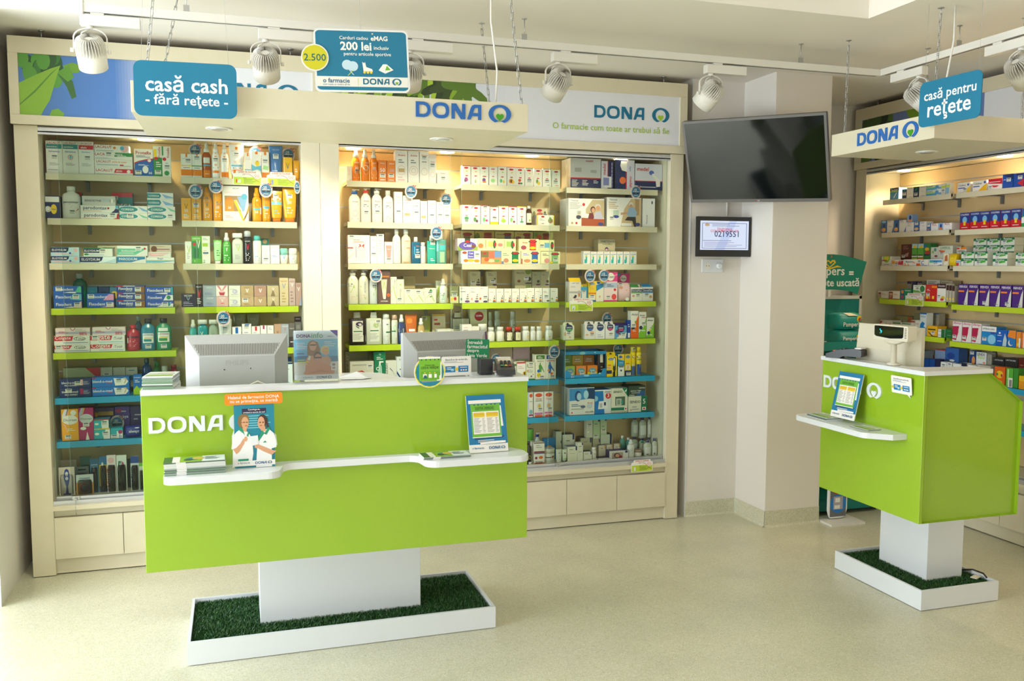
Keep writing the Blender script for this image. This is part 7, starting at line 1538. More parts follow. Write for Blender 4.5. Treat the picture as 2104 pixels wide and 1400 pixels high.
m = MB().loft([(0, .043, .043, 2, '#eceae4'), (.003, .043, .043, 2, '#eceae4')], 28, smooth=False); b = m.obj('badge', PRINT, s, (-.148, -.0045, .108)); b.rotation_euler = (PI/2, 0, 0)
m = MB(); decals(m, lambda u, v, d: ((u-.5)*.086, (v-.5)*.086, .003+d), .086, .086, 'E 50 50 46 46 #cfc81c;T 50 50 80 #1f6470 2.500'); m.obj('badge_print', PRINT, b)
MB().tube([(0, -.002, .19), (0, .0, .5), (0, .02, .893)], .0006, 'e', 4).obj('string', PRINT, s)

# counter posters
def woman(D, x, hair, skin, dx):
    pass
def dr_halat(m, fn, w, h):
    a = w/h; D = lambda s_, d0=.0003: decals(m, fn, w, h, s_, d0, step=.00006)
    D('R 0 0 100 100 #12829a;R 12 88 20 89 #12829a;R 20 84 80 92 #2a2048;T 50 90 30 w Convinge-te,;T 50 86 54 w oricând ai nevoie de noi!;L 60 60 82 70 6 #7cc0cc')
    # left pharmacist
    D('G #eef0f0 -6 0 -4 40 2 52 12 60 20 62 36 54 44 44 46 22 42 8 8 8;G #eef0f0 -8 30 -4 50 8 58 8 30;E 22 72 13 11 #8a6a3c;G #8a6a3c 9 72 11 80 20 84 32 83 37 78 36 70 30 74 18 72;E 27 70 9 9.5 #d8a27c;G #d8a27c 22 64 32 64 30 56 20 58;G #1f9470 10 60 22 54 26 50 22 60 16 64;G #1f9470 34 56 30 50 34 48 37 54;G #d8a27c -4 30 4 22 12 26 24 38 26 44 22 46 14 38 4 32;E 28 45 4 4 #d8a27c;R 17 70.5 35 71 #5a4438;G #1f9470 8 10 34 11 34 14 8 14;R 27 65 33 66 #b0403c;E 24.5 71 1.2 .9 k;E 31.5 71 1.2 .9 k', .0010)
    D('G #eef0f0 52 0 56 34 60 46 70 56 84 60 98 52 104 40 104 30 92 28 92 0;E 70 72 12 10 #3c2420;G #3c2420 58 72 62 80 72 82 82 76 84 66 88 58 84 54 80 66 72 76;E 67 69 9 10 #d8a07c;G #d8a07c 64 62 76 64 78 56 68 54;G #1f9470 58 44 66 54 68 58 80 50 90 60 84 62 74 52 62 42 58 40;G #d8a07c 104 24 92 18 72 24 56 30 52 34 58 36 72 32 92 26;E 54 33 5 3.4 #d8a07c;G #1f9470 70 38 80 38 76 41;R 62 69 66 70 #3c2420;R 70 69 74 70 #3c2420;R 63.5 64.5 69 65.5 #b0403c;E 64.5 70 1.2 .9 k;E 71.5 70 1.2 .9 k', .0024)
    D('G #e4e6ea 38 49 58 50 60 36 44 34;R 0 3 100 11 w;T 22 8 30 #24638c o farmacie', .0038)
    logo_print(m, fn, .50, .052, .42, a, .0044, '#155a94', '#9ab82c', .1)
lp = [(-.0705, 0), (.0705, 0), (.0705, .075), (.080, .078), (.076, .115), (.0705, .122), (.0705, .236), (-.0705, .236), (-.0705, .145), (-.079, .118), (-.079, .075), (-.0705, .07)]
s = board('poster_stand',   .061, 3.313, .8645, .3, 1, .141, .236, 'cardboard counter poster of two pharmacists in white coats on the long ledge', 'poster', dr_halat, loop=lp, col='#dfe6e8')
m = MB().prism([rounded(-.101, 0, .101, .041, .008)], lambda u, v, d: (u, -d, v), .003, '#ef8a14')
decals(m, lambda u, v, d: (u*.202-.101, -.003-d, v*.041), .202, .041, 'T 50 67 88 w Halatul de farmacist DONA;T 50 30 82 w nu se primeşte, se merită'); m.obj('banner', PRINT, s, (.0, -.0045, .232))
MB().prism([[(0, .003), (.055, .004), (0, .15)]], lambda u, v, d: (d, .0005+u, v), .003, 'w').obj('strut', PRINT, s)
def dr_lista(m, fn, w, h):
    a = w/h; D = lambda s_, d0=.0003: decals(m, fn, w, h, s_, d0, step=.00006)
    D('R 0 14 100 100 #1276a8;G #0c4f74 14 26 92 28 90 24 16 22;R 10 27 86 84 #6fb63c;R 10 25.5 86 27 w;G w 86 80 89 80 92 44 86 44;R 5 85 90 91 w;R 18 82 22 83.6 n;R 28 82 32 83.6 n;R 38 82 42 83.6 n;R 50 82 54 83.6 n;R 62 82 66 83.6 n;R 72 82 76 83.6 n;R 20 73 72 80 #5fa42c;T 46 76.5 46 #2c4a1c LISTA VERDE;R 14 32 82 71 w;R 16 64 45 69 #e0b82c;R 49 64 80 69 #e0b82c;R 16 61 45 64 #e8c83c;R 49 61 80 64 #e8c83c;L 26 34 60 20 11 #9a9ca0;L 42 34 60 8 11 #b0a4ac;L 60 34 60 20 11 #a8a09c;L 76 34 60 8 11 #a0a2a8;L 58 17 22 70 2 w;T 22 8 30 #24638c o farmacie')
    m.prism([[(.28, .14), (.94, .15), (.94, .185), (.28, .17)]], lambda u, v, d: fn(u, v, .0040), 0, 'w', False)
    logo_print(m, fn, .50, .05, .42, a, .0030, '#155a94', '#9ab82c', .1)
s = board('poster_stand', .951, 3.312, .865, 2.6, 14, .161, .228, 'green list price poster tilted on the right end of the long ledge', 'poster', dr_lista, col='w', r=.003)
MB().prism([[(0, .008), (.0, .10), (.010, .10), (.022, .010)]], lambda u, v, d: (d-.02, .0005+u, v), .04, 'w').obj('strut', PRINT, s)
s = board('poster_stand', 2.755, 3.49, .8795, -86.8, 13, .161, .222, 'green list price poster standing on the ledge of the side counter', 'poster', dr_lista, col='w', r=.003)
MB().prism([[(0, .008), (.0, .10), (.010, .10), (.022, .010)]], lambda u, v, d: (d-.02, .0005+u, v), .04, 'w').obj('strut', PRINT, s)

# magazine in an acrylic holder
def dr_mag(m, fn, w, h):
    a = w/h; D = lambda s_, d0=.0003: decals(m, fn, w, h, s_, d0, step=.00006)
    D('R 0 0 100 100 #eef2f6;R 0 46 100 82 #5cb8e0;R 0 60 100 82 #7cc8ea;R 0 36 100 47 #1f7fa8;R 0 10 100 36 #d8d4cc;R 0 82 100 100 #e4eef8;G #4a2c94 82 100 100 100 100 86;R 4 81.5 94 82 #8aa8c8')
    put_text(m, 'DONA', fn, .22, .89, .32, a, .0026, '#4a2470', bold=.03); put_text(m, 'info', fn, .53, .90, .26, a, .0026, '#1f9a5c', bold=.0)
    D('G #d8986c 24 12 26 40 34 52 56 52 62 40 64 20 60 12;G #f0ece4 30 40 34 50 38 50 36 40;E 42 66 12 14 #9a6a3c;G #9a6a3c 30 64 30 50 38 48 54 50 60 60 54 76 42 80 34 76;E 43 68 8 9.5 #e0a882;R 36 69 50 71.5 #2c1c24;T 60 40 3 k .;G #d8a07c 60 30 62 46 76 48 84 40 80 26 66 24;E 70 60 10 9 #e8d090;E 72 57 8 8 #e4ac88;R 66 57.5 80 59.5 #e0c81c', .0010)
    D('G #d8946c 20 12 28 24 46 34 60 34 84 26 92 14 88 10 26 10;E 53 46 9 11 #3c2a24;E 54 42 8.5 10.5 #d8987c;R 46 43 62 46 #2c2028;G #c8845c 24 12 60 20 88 13 60 14;L 18 62 76 26 4 #f4f8fa;L 20 44 56 28 2 #4a5ca8;L 20 30 42 26 3 #e8e060;L 82 66 78 26 3 #f0f4f8;R 84 18 95 34 w;R 86 20 93 25 #b89c94;R 86 27 93 32 #8c7c78;R 0 0 100 10 #eceef0;T 30 5 22 #5a7a9c o farmacie;L 84 86 89 16 2 #4a5c9c', .0024)
    logo_print(m, fn, .50, .022, .34, a, .0042, '#1a4f74', '#e0b02c', .1)
s = board('magazine', .296, 3.424, 1.1655, 0, 4, .165, .188, 'glossy magazine with smiling family on its cover standing on the long counter', 'magazine', dr_mag, t=.003, r=.001)
h = MB().box((-.086, -.012, -.003), (.086, -.0105, .185)).box((-.086, .003, -.003), (.086, .0048, .185)).box((-.086, -.012, -.0068), (.086, .05, -.0035))
o = h.obj('magazine_holder', ACRYL, None, (.296, 3.424, 1.1655)); o.rotation_euler = (-math.radians(4), 0, 0); tag(o, 'clear acrylic stand holding the magazine on the long counter', 'holder')

# round list sign, speech bubble notices and green notice
def dr_round(m, fn, w, h):
    decals(m, fn, w, h, 'E 50 50 49.5 49.5 #e8d81c;E 50 50 46 46 #14809c;G #8a949c 22 24 86 26 86 20 24 18;R 16 22 84 94 #76b82c;R 14 92 84 98 w;R 84 24 88 80 w;G w 72 22 84 22 84 40 76 34;O 24 89 2 n;O 38 89 2 n;O 52 89 2 n;O 66 89 2 n;O 78 89 2 n;T 50 72 30 #2c4a1c Preturi din;T 50 64 56 #2c4a1c LISTA VERDE;R 22 26 80 52 #66a824;R 28 32 40 44 w;R 46 32 56 44 w;R 64 32 72 44 w;G #1c5c6c 28 30 42 30 38 40 32 40;O 34 48 2 y;O 50 48 2 y;O 66 48 2 y')
lpr = [(.062*math.cos(t), .062+.062*math.sin(t)) for t in np.linspace(0, 2*PI, 33)[:-1]]
board('round_sign', onY(883, 796, 3.365)[0], 3.366, onY(883, 797, 3.365)[2]+.0, 0, 0, .124, .124, 'round yellow rimmed sign with green list on the edge of the long counter', 'sign', dr_round, t=.003, loop=lpr)
def dr_bubble(m, fn, w, h):
    decals(m, fn, w, h, 'T 50 84 74 #3c4c6c Bucură-te de cardul tău;L 44 66 76 70 2 #8a94a4;R 12 18 46 50 #1880b8;R 56 18 90 50 #1880b8;L 30 30 46 24 2 w;L 74 38 46 24 1 w;E 8 34 6 8 #e0c83c;E 50 34 6 8 #e0c83c;E 36 28 6 5 #8cc8e8;E 66 28 3 4 w;E 74 28 3 4 w;E 82 28 3 4 w')
def bub(w, h): return [(-w/2+.004, 0), (w*.28, 0), (w*.42, -.014), (w*.38, 0), (w/2-.004, 0), (w/2, .004), (w/2, h-.004), (w/2-.004, h), (-w/2+.004, h), (-w/2, h-.004), (-w/2, .004)]
p = onY(938, 772, 3.45)
board('notice_card', p[0], 3.452, p[2], 4, 0, .125, .078, 'white speech bubble notice with two blue cards before the rear monitor', 'card', dr_bubble, t=.0015, loop=bub(.125, .078))
pp = onX(1845, 810, 2.80)
board('notice_card', 2.822, pp[1], pp[2], -90, -6, .125, .078, 'white speech bubble notice stuck on the front of the side counter', 'card', dr_bubble, t=.0015, loop=bub(.125, .078))
def dr_green(m, fn, w, h):
    a = w/h
    for i, (t, ww) in enumerate((('Întreabă', .64), ('farmacistul', .86), ('despre', .50), ('Lista Verde', .86))):
        put_text(m, t, fn, .06+ww/2, .86-i*.24, ww, a, .0004, 'w', bold=.016)
p = onY(990, 738, 3.56)
board('notice_card', p[0]-.01, 3.60, p[2], 8, 2, .108, .080, 'dark green notice card clipped to the corner of the second monitor', 'card', dr_green, t=.0015, col='#128a5c', r=.004, roll=3)

# ------------------------------------------------------------------ monitors
def monitor(label, x, y, z, rz, w=.392, h=.245, brand=True):
    r = empty('monitor', (x, y, z), rz); tag(r, label, 'monitor')
    zb = .10
    bx('bezel', (-w/2, .035, zb), (w/2, .055, zb+h), MONI, r, bevel=.004)
    bx('screen', (-w/2+.015, .0551, zb+.018), (w/2-.015, .057, zb+h-.015), SCREEN, r)
    X = w/2; Z0, Z1 = zb, zb+h; ix, iz1, yf = w*.365, zb+h*.66, -.012
    m = MB(); A = [(-X, .035, Z0), (X, .035, Z0), (X, .035, Z1), (-X, .035, Z1)]; B = [(-ix, yf, Z0+.004), (ix, yf, Z0+.004), (ix, yf, iz1), (-ix, yf, iz1)]
    A2 = [(-X, .020, Z0), (X, .020, Z0), (X, .020, Z1), (-X, .020, Z1)]
    for i in range(4):
        j = (i+1) % 4; m.face([A[i], A[j], A2[j], A2[i]]); m.face([A2[i], A2[j], B[j], B[i]])
    m.face(B); m.obj('rear_shell', MONI, r)
    # vent slots on the sloping top
    s = MB(); n = 56
    for i in range(n):
        u = -1+2*(i+.5)/n
        xx = u*X*.88; tm = min(.93, (X*.95-abs(xx))/((X-ix)*.95))
        for t0, t1 in ((.42, tm),):
            if t1 <= t0+.03: continue
            x0 = lambda t: xx
            q = lambda t, o: (x0(t)+o, .020+(yf-.020)*t-.0006, Z1+(iz1-Z1)*t+.0004)
            e = .0014; s.face([q(t1, -e), q(t1, e), q(t0, e), q(t0, -e)], '#6c6960')
    tag(s.obj('vent', PRINT, r), kind='stuff')
    m = MB(); put_text(m, 'PHILIPS', lambda u, v, d: (u, yf-d, v), 0, iz1-.025, .088, 1, .0006, '#aeb0ae', bold=.014); m.obj('embossed_name', PRINT, r)
    for px, pz in ((-.05, iz1-.052), (.05, iz1-.050), (-.045, Z0+.012)):
        c = MB().loft([(0, .0025, .0025, 2, 'k'), (.001, .0025, .0025, 2, 'k')], 10).obj('screw_hole', PRINT, r, (px, yf-.0004, pz)); c.rotation_euler = (PI/2, 0, 0)
    bx('neck', (-.04, .0, .012), (.04, .035, zb+.06), MONI, r, bevel=.003)
    m = MB(); slab(m, superell(0, .02, .12, .085, 3), 0, .012); m.obj('stand_base', MONI, r)
    return r
monitor('grey computer monitor seen from behind at the left of the long counter', .008, 3.66, .979, math.radians(-1))
monitor('grey computer monitor seen from behind on the right half of the long counter',   .868, 3.68, .979, math.radians(9), w=.38, h=.238)
MB_ = MB().tube([(.02, 3.50, 1.06), (.04, 3.49, 1.14), (.08, 3.49, 1.158), (.12, 3.49, 1.14), (.14, 3.50, 1.06)], .003, 'w'); tag(MB_.obj('cable', BEIGE), 'white cable loop showing above the counter before the monitor', 'cable')
bx_ = slab(MB(), rounded(-.4, -.2, .4, .12, .02), 0, .073).obj('desk_riser', WHITE, None, (.44, 3.72, .9055)); tag(bx_, 'white riser under the two monitors inside the counter', 'riser')
bx_.data.transform(Matrix.Diagonal((1.55, .85, 1, 1)))

r = empty('monitor', (2.965, 3.475, .906), -PI/2+.05); tag(r, 'cream monitor with sloped back on the side counter', 'monitor')
w, h, zb = .40, .30, .115
X = w/2
m = MB(); A = [(-X, .05, zb), (X, .05, zb), (X, .05, zb+h), (-X, .05, zb+h)]; A2 = [(x, .03, z) for x, _, z in A]; ix = X*.8; B = [(-ix, -.02, zb+.01), (ix, -.02, zb+.01), (ix, -.02, zb+h*.62), (-ix, -.02, zb+h*.62)]
for i in range(4):
    j = (i+1) % 4; m.face([A[i], A[j], A2[j], A2[i]]); m.face([A2[i], A2[j], B[j], B[i]])
m.face(B); m.face(A[::-1]); m.obj('rear_shell', BEIGE, r)
bx('screen', (-X+.015, .0501, zb+.02), (X-.015, .052, zb+h-.015), SCREEN, r)
s = MB()
for i in range(36):
    x = -.15+i*.0034*2.4; s.face([(x, .0055, zb+h*.80), (x+.003, .0055, zb+h*.80), (x+.003, .021, zb+h*.93), (x, .021, zb+h*.93)], '#b8b4a8')
tag(s.obj('vent', PRINT, r), kind='stuff')
bx('neck', (-.045, -.01, .0), (.045, .03, zb+.05), BEIGE, r, bevel=.003)

# price display of the cash register
dp = onX(1828, 700, 2.99)
r = empty('price_display', (2.868, 3.295, 1.154), -PI/2+.05); tag(r, 'cream pole display with blue digits on the side counter', 'display')
MB().loft([(0, .03, .03, 2, 'w'), (.008, .028, .028, 2, 'w'), (.012, .014, .014, 2, 'w'), (.11, .013, .013, 2, 'w')], 16).obj('pole', BEIGE, r)
MB().loft([(.095, .02, .016, 4, 'w'), (.108, .055, .02, 4, 'w'), (.114, .055, .02, 4, 'w')], 20).obj('bracket', BEIGE, r)
hd = MB().prism([rounded(-.105, .114, .105, .183, .008)], lambda u, v, d: (u, .025-d, v), .05).obj('housing', BEIGE, r)
MB().box((-.105, .024, .115), (.105, .026, .182)).obj('rear_cover', BEIGE, r)
m = MB().prism([[(-.096, .134), (-.085, .128), (0, .122), (.07, .127), (.078, .132), (.080, .174), (.078, .177), (-.094, .177), (-.097, .174)]], lambda u, v, d: (u, -.0252-d, v), .001, '#0c1418'); g = m.obj('display_window', SCREEN, r)
DIG = mat('cyan_digits', '#101820', emit='#2ad8e8', es=2.2)
m = MB(); put_text(m, 'x', lambda u, v, d: (u, -.0264-d, v), -.060, .160, .007, 1, .0003, 'q'); put_text(m, '.9', lambda u, v, d: (u, -.0264-d, v), -.056, .150, .013, 1, .0003, 'q'); m.obj('digits', DIG, g)
m = MB()
for i in range(7): m.box((.086, -.0256, .128+i*.007), (.097, -.0249, .131+i*.007), '#4a463c')
tag(m.obj('vent', PRINT, r), kind='stuff')

# card terminals
def terminal(x, y, z, rz, label, cover=True):
    r = empty('card_terminal', (x, y, z), rz); tag(r, label, 'card terminal')
    m = MB(); P = [(-.085, 0), (-.02, 0), (.0, .012), (.085, .012), (.09, .02), (.088, .046), (.05, .052), (-.03, .040), (-.085, .020)]
    m.prism([P], lambda u, v, d: (u, .036-d, v), .072, 'k'); m.face([(u, .036, v) for u, v in P[::-1]], 'k'); m.obj('body', BLACKP, r)
    m = MB().face([(-.07, -.028, .0245), (.035, -.028, .0505), (.035, .028, .0505), (-.07, .028, .0245)], '#8c8a84'); m2 = MB(); m.box((0, 0, 0), (0, 0, 0)) if False else None
    m = MB(); sl = (.0505-.0245)/.105
    q = lambda x_, y_: (x_, y_, .0255+(x_+.07)*.26)
    m.face([q(-.070, -.028), q(.040, -.028), q(.040, .028), q(-.070, .028)], '#c4bca8'); m.obj('faceplate', PRINT, r)
    for i in range(4):
        for j in range(3):
            x0, y0 = -.056+i*.016, -.022+j*.016; c = 'k' if i or True else 'k'
            if i == 0: c = ('#c83c2c', '#d8b82c', '#3c9c5c')[j]
            MB().box((x0, y0, .030+(x0+.07)*.26), (x0+.012, y0+.011, .0335+(x0+.07)*.26), c).obj('key', PRINT, r)
    MB().box((.055, -.03, .050), (.086, .03, .056), '#e8e4e0').obj('paper_slot', PRINT, r)
    return r
bx_ = MB().box((-.06, -.05, 0), (.05, .05, .0083), '#c8c8c4').obj('terminal_stand', PRINT, None, (1.045, 3.475, 1.134-.0)); bx_.location.z = 1.1535; bx_.location = (1.062, 3.47, 1.1535)
bx_.data.transform(Matrix.Diagonal((.7, .5, 1, 1))); tag(bx_, 'small white stand under the black card terminal on the long counter', 'stand')
terminal(1.062, 3.462, 1.162, math.radians(78), 'black card terminal with coloured keys on the right end of the long counter')
o = MB().box((-.045, -.025, 0), (.045, .025, .06), 'k').obj('receipt_printer', BLACKP, None, (.985, 3.50, 1.1535)); md = o.modifiers.new('b', 'BEVEL'); md.width = .006; md.segments = 3
o.location = (.985, 3.49, 1.1535); o.scale = (.62, 1, 1.1); tag(o, 'dark grey block of the printer behind the card terminal', 'printer')
terminal(2.86, 3.615, 1.1535, math.radians(-60), 'black card terminal lying on the far end of the side counter')

# papers and leaflets
def leaflet_stack(x, y, z, rz, w, d, n, th, label, style, name='leaflet_stack'):
    r = empty(name, (x, y, z), rz); tag(r, label, 'leaflets')
    q = random.Random(n); zz = 0
    for i in range(n):
        m = MB(); c = q.choice(['#c8d0c8', '#dfe2e0', '#8c9c98', '#e8e8e4']); m.box((-w/2, -d/2, 0), (w/2, d/2, th*.9), c, front=q.choice(['#5a6c60', '#9aa8a0', '#d8dcd8', '#7c9c7c']), top='#dfe8e8')
        if style == 1: m.box((-w*.30, -d/2-.0004, .0002), (-w*.14, -d/2+.001, th*.85), 'w')
        if i == n-1:
            fn = lambda u, v, dd: ((u-.5)*w, (v-.5)*d, th*.9+dd)
            decals(m, fn, w, d, 'R 0 0 100 100 #dfe8ec;R 0 0 16 100 #3f6a3c;R 14 0 26 100 w;R 26 0 62 100 #8cb43c;E 46 50 12 24 #3c7cac;E 56 60 10 20 #d8b45c;E 40 36 8 16 #2c4a34;L 80 30 80 26 4 #6a7c84' if style == 1 else 'R 0 0 100 100 #e4e8ec;R 6 10 94 40 #8cac3c;R 6 50 94 66 #a8b890;E 60 74 30 12 #d8d0c0')
        o = m.obj('leaflet', PRINT, r, (q.uniform(-.002, .002), q.uniform(-.0015, .0015), zz)); zz += th
    return r
leaflet_stack(-.145, 3.305, .8635, math.radians(1), .205, .095, 11, .0042, 'banded stack of green leaflets on the left end of the long ledge', 1)
leaflet_stack(.765, 3.29, .8635, math.radians(1), .185, .085, 3, .0035, 'thin pile of green leaflets on the right of the long ledge', 1)
leaflet_stack(-.262, 3.475, 1.1535, math.radians(-6), .105, .15, 10, .0046, 'thick pile of magazines on the left corner of the long counter', 2, 'magazine_stack')
leaflet_stack(2.74, 3.60, .8635, math.radians(-92), .16, .09, 4, .0035, 'white leaflets lying under the poster on the side ledge', 2)
leaflet_stack(2.745, 3.315, .8635, math.radians(-88), .115, .075, 2, .002, 'teal and yellow leaflets flat on the near end of side ledge', 3)
o = MB().face([(-.06, -.03, .002), (.02, -.04, .002), (.055, -.02, .004), (.045, .02, .002), (.01, .05, .022), (-.06, .045, .003)]).face([(-.05, -.028, .0015), (.03, -.034, .0012), (.065, -.012, .0012), (.0, .04, .0012)]).obj('paper_sheet', PAPER, None, (.455, 3.50, 1.1535)); tag(o, 'folded white paper sheet on the middle of the long counter', 'paper')

# ------------------------------------------------------------------ track lights
track = empty('ceiling_track', (0, 0, 0)); tag(track, 'white lighting track hung below the ceiling, turning along the right wall', 'light track')
zt0, zt1 = 2.617, 2.650
def trk(a, b):
    m = MB().box(a, b); return m.obj('rail', WHMET, track)
trk((-.95, 3.99, zt0), (3.349, 4.024, zt1)); trk((3.315, 1.2, zt0), (3.349, 3.989, zt1))
bx('rail_slot', (-.93, 4.003, zt0-.0008), (3.30, 4.011, zt0), BLACKP, track); bx('rail_slot', (3.328, 1.22, zt0-.0008), (3.336, 3.97, zt0), BLACKP, track)
bx('feed_box', (-.98, 3.985, zt0-.004), (-.55, 4.029, zt1+.02), WHMET, track, bevel=.003)
for (x, y) in ((-.16, 4.007), (1.322, 4.007), (2.83, 4.007), (3.332, 3.472)):
    m = MB().box((x-.012, y-.003, zt1), (x+.012, y+.003, zt1+.03)); m.box((x-.014, y-.01, zt1), (x+.014, y+.01, zt1+.003)); m.tube([(x, y, zt1+.02), (x, y, CZ)], .0018); m.loft([(-.003, .012, .012, 2, 'w'), (-.0001, .012, .012, 2, 'w')], 12, off=(x, y, CZ))
    m.obj('hanger', STEEL, track)
proto_tl = {}
def track_light(x, y, rz, aim, label, xh):
    """adapter under the rail along local x; head hangs at local xh"""
    r = empty('track_spotlight', (x, y, zt0-.001), rz); tag(r, label, 'spotlight', 'white spotlights on the ceiling track')
    bx('adapter', (-.11, -.020, -.052), (.115, .020, -.010), WHMET, r, bevel=.002)
    bx('adapter_foot', (-.07, -.014, -.010), (-.02, .014, 0), WHMET, r)
    h = empty('head_pivot', (0, 0, 0)); bpy.data.objects.remove(h)
    pz = -.052
    # yoke
    R = .062; zc = pz-.098
    pts = [(xh-R, 0, zc)]+[(xh-R, 0, zc+.05)]+[(xh+R*math.cos(t), 0, zc+.05+R*.62*math.sin(t)) for t in np.linspace(PI*.95, PI*.05, 11)]+[(xh+R, 0, zc+.05), (xh+R, 0, zc)]
    m = MB()
    for a, b in zip(pts, pts[1:]):
        d = Vector(b)-Vector(a); nn = Vector((-d.z, 0, d.x)).normalized()*.0022
        A, B = Vector(a), Vector(b)
        for s_ in (1,):
            q = [A-nn+Vector((0, -.006, 0)), B-nn+Vector((0, -.006, 0)), B+nn+Vector((0, -.006, 0)), A+nn+Vector((0, -.006, 0))]; q2 = [p+Vector((0, .012, 0)) for p in q]
            m.face(q); m.face(q2[::-1])
            for i in range(4): j = (i+1) % 4; m.face([q[i], q2[i], q2[j], q[j]])
    m.loft([(pz-.012, .014, .014, 2, 'w'), (pz, .014, .014, 2, 'w')], 14, off=(xh, 0, 0)); m.obj('yoke', WHMET, r)
    for s_ in (-1, 1):
        k = MB().loft([(0, .008, .008, 2, 'w'), (.012, .008, .008, 2, 'w')], 12).obj('knob', WHMET, r, (xh+s_*(R+.001), 0, zc)); k.rotation_euler = (0, s_*PI/2, 0)
    # head, local z = back of the lamp, rotated to the aim
    q = Vector(aim).normalized()
    qq = (-q).to_track_quat('Z', 'Y')
    body = MB().loft([(-.075, .040, .040, 2, 'w'), (-.072, .056, .056, 2, 'w'), (-.01, .057, .057, 2, 'w'), (.0, .05, .05, 2, 'w'), (.035, .020, .020, 2, 'w'), (.052, .018, .018, 2, 'w')], 28)
    body = body.obj('housing', WHMET, r, (xh, 0, zc)); body.rotation_mode = 'QUATERNION'; body.rotation_quaternion = qq
    fs = MB()
    for i in range(30):
        t = 2*PI*i/30; c, s_ = math.cos(t), math.sin(t)
        prof = [(.057, -.008), (.057, .030), (.050, .050), (.034, .060), (.018, .058), (.018, .0)]
        a = [Vector((c*ra, s_*ra, z_)) for ra, z_ in prof]; off = Vector((-s_, c, 0))*.0011
        fs.face([p-off for p in a]); fs.face([p+off for p in a][::-1])
        for i2 in range(3): fs.face([a[i2]-off, a[i2]+off, a[i2+1]+off, a[i2+1]-off])
    tag(fs.obj('heat_sink_fins', WHMET, body), kind='stuff')
    MB().loft([(-.0768, .036, .036, 2, 'w'), (-.0752, .036, .036, 2, 'w')], 20).obj('lens', BULB, body)
    MB().tube([(xh, 0, pz-.01), (xh-.03, -.008, pz-.03), (xh-.036, -.008, pz-.045), (xh-.01, -.004, pz-.055), (xh, .0, zc+.05)], .003, 'w', 6).obj('cable', WHMET, r)
    l = bpy.data.lights.new('spot_lamp', 'SPOT'); l.energy = SPOT_W; l.color = (1, .86, .66); l.spot_size = math.radians(58); l.spot_blend = .6; l.shadow_soft_size = .035
    o = bpy.data.objects.new('spot_lamp', l); COL.objects.link(o); o.parent = body; o.location = (0, 0, -.080)
    return r
track_light(-.455, 4.007, 0, (.05, .75, -.95), 'white track spotlight above the leaf picture, leftmost on the track', -.075)
track_light(.235, 4.007, 0, (.12, 1.0, -.9), 'white track spotlight between the casa cash sign and gift card sign', -.080)
track_light(.86, 4.007, 0, (.1, 1.0, -.9), 'white track spotlight half hidden behind the gift card sign', -.080)
track_light(1.57, 4.007, 0, (-.25, 1.0, -.85), 'white track spotlight above the blue logo of the long canopy', -.080)
track_light(2.385, 4.007, 0, (-.45, .95, -.9), 'white track spotlight above the television', -.078)
track_light(3.332, 3.80, -PI/2, (.3, 1.0, -.85), 'white track spotlight behind the casa pentru retete sign', .075)
track_light(3.332, 3.19, -PI/2, (-.2, 1.0, -.85), 'white track spotlight at the right edge above the side counter', .075)

# ------------------------------------------------------------------ screens on the wall
tv = empty('television', (2.9, 4.520, 2.217), 0); tag(tv, 'large black television with grey frame tilted on the wall corner', 'television')
tv.rotation_euler = (math.radians(21.3), math.radians(1.9), math.radians(-54)); w, h = .85, .50
md = MB().prism([rounded(-w/2, -h/2, w/2, h/2, .006)], lambda u, v, d: (u, .02-d, v), .03).obj('frame', mat('tv_frame', '#6d6a68', .35, metal=.3), tv)
MB().prism([rounded(-w/2+.01, -h/2+.01, w/2-.01, h/2-.01, .01)], lambda u, v, d: (u, .040-d, v), .020, 'k').obj('rear_cover', BLACKP, tv)
MB().box((-w/2+.02, .040, -h/2+.02), (w/2-.02, .041, h/2-.02)).obj('back_plate', BLACKP, tv)
MB().box((-w/2+.014, -.0108, -h/2+.020), (w/2-.014, -.0101, h/2-.014)).obj('screen', SCREEN, tv)
m = MB(); m.face([(-.008, -.0106, -h/2+.006), (-.001, -.0106, -h/2+.006), (-.001, -.0106, -h/2+.013), (-.008, -.0106, -h/2+.013)], '#b02048'); put_text(m, 'LG', lambda u, v, d: (u, -.0106-d, v), .007, -h/2+.0095, .012, 1, .0002, 'w'); m.obj('logo', PRINT, tv)
bx('mount_plate', (-.10, .041, -.10), (.10, .051, .10), BLACKP, tv)
m = MB().tube([(2.96, 4.585, 2.235), (3.03, 4.68, 2.25), (3.062, 4.72, 2.25)], .018, 'k'); m.box((3.062, 4.66, 2.14), (3.0845, 4.82, 2.36), 'k'); tag(m.obj('wall_mount_arm', BLACKP), 'black swivel arm fixing the television to the column', 'mount')
sm = empty('information_screen', (2.896, 4.83, 1.784)); tag(sm, 'small lit information screen under the television on the white wall', 'screen'); w, h = .366, .245
sm.rotation_euler = (0, 0, math.radians(-1.2))
MB().box((-w/2, -.006, -h/2), (w/2, .022, h/2)).obj('frame', BLACKP, sm)
MB().box((-.03, .022, -.05), (.03, .104, .05), 'k').obj('wall_bracket', BLACKP, sm)
LIT = mat('lit_screen', '#202020', rough=.3); nt = LIT.node_tree; at = nt.nodes.new('ShaderNodeAttribute'); at.attribute_name = 'Col'; bb = nt.nodes['Principled BSDF']
nt.links.new(at.outputs['Color'], bb.inputs['Emission Color']); bb.inputs['Emission Strength'].default_value = .85; bb.inputs['Coat Weight'].default_value = .5
m = MB(); sw, sh = .334, .178; fn = lambda u, v, d: ((u-.5)*sw, -.0064-d, .008+(v-.5)*sh)
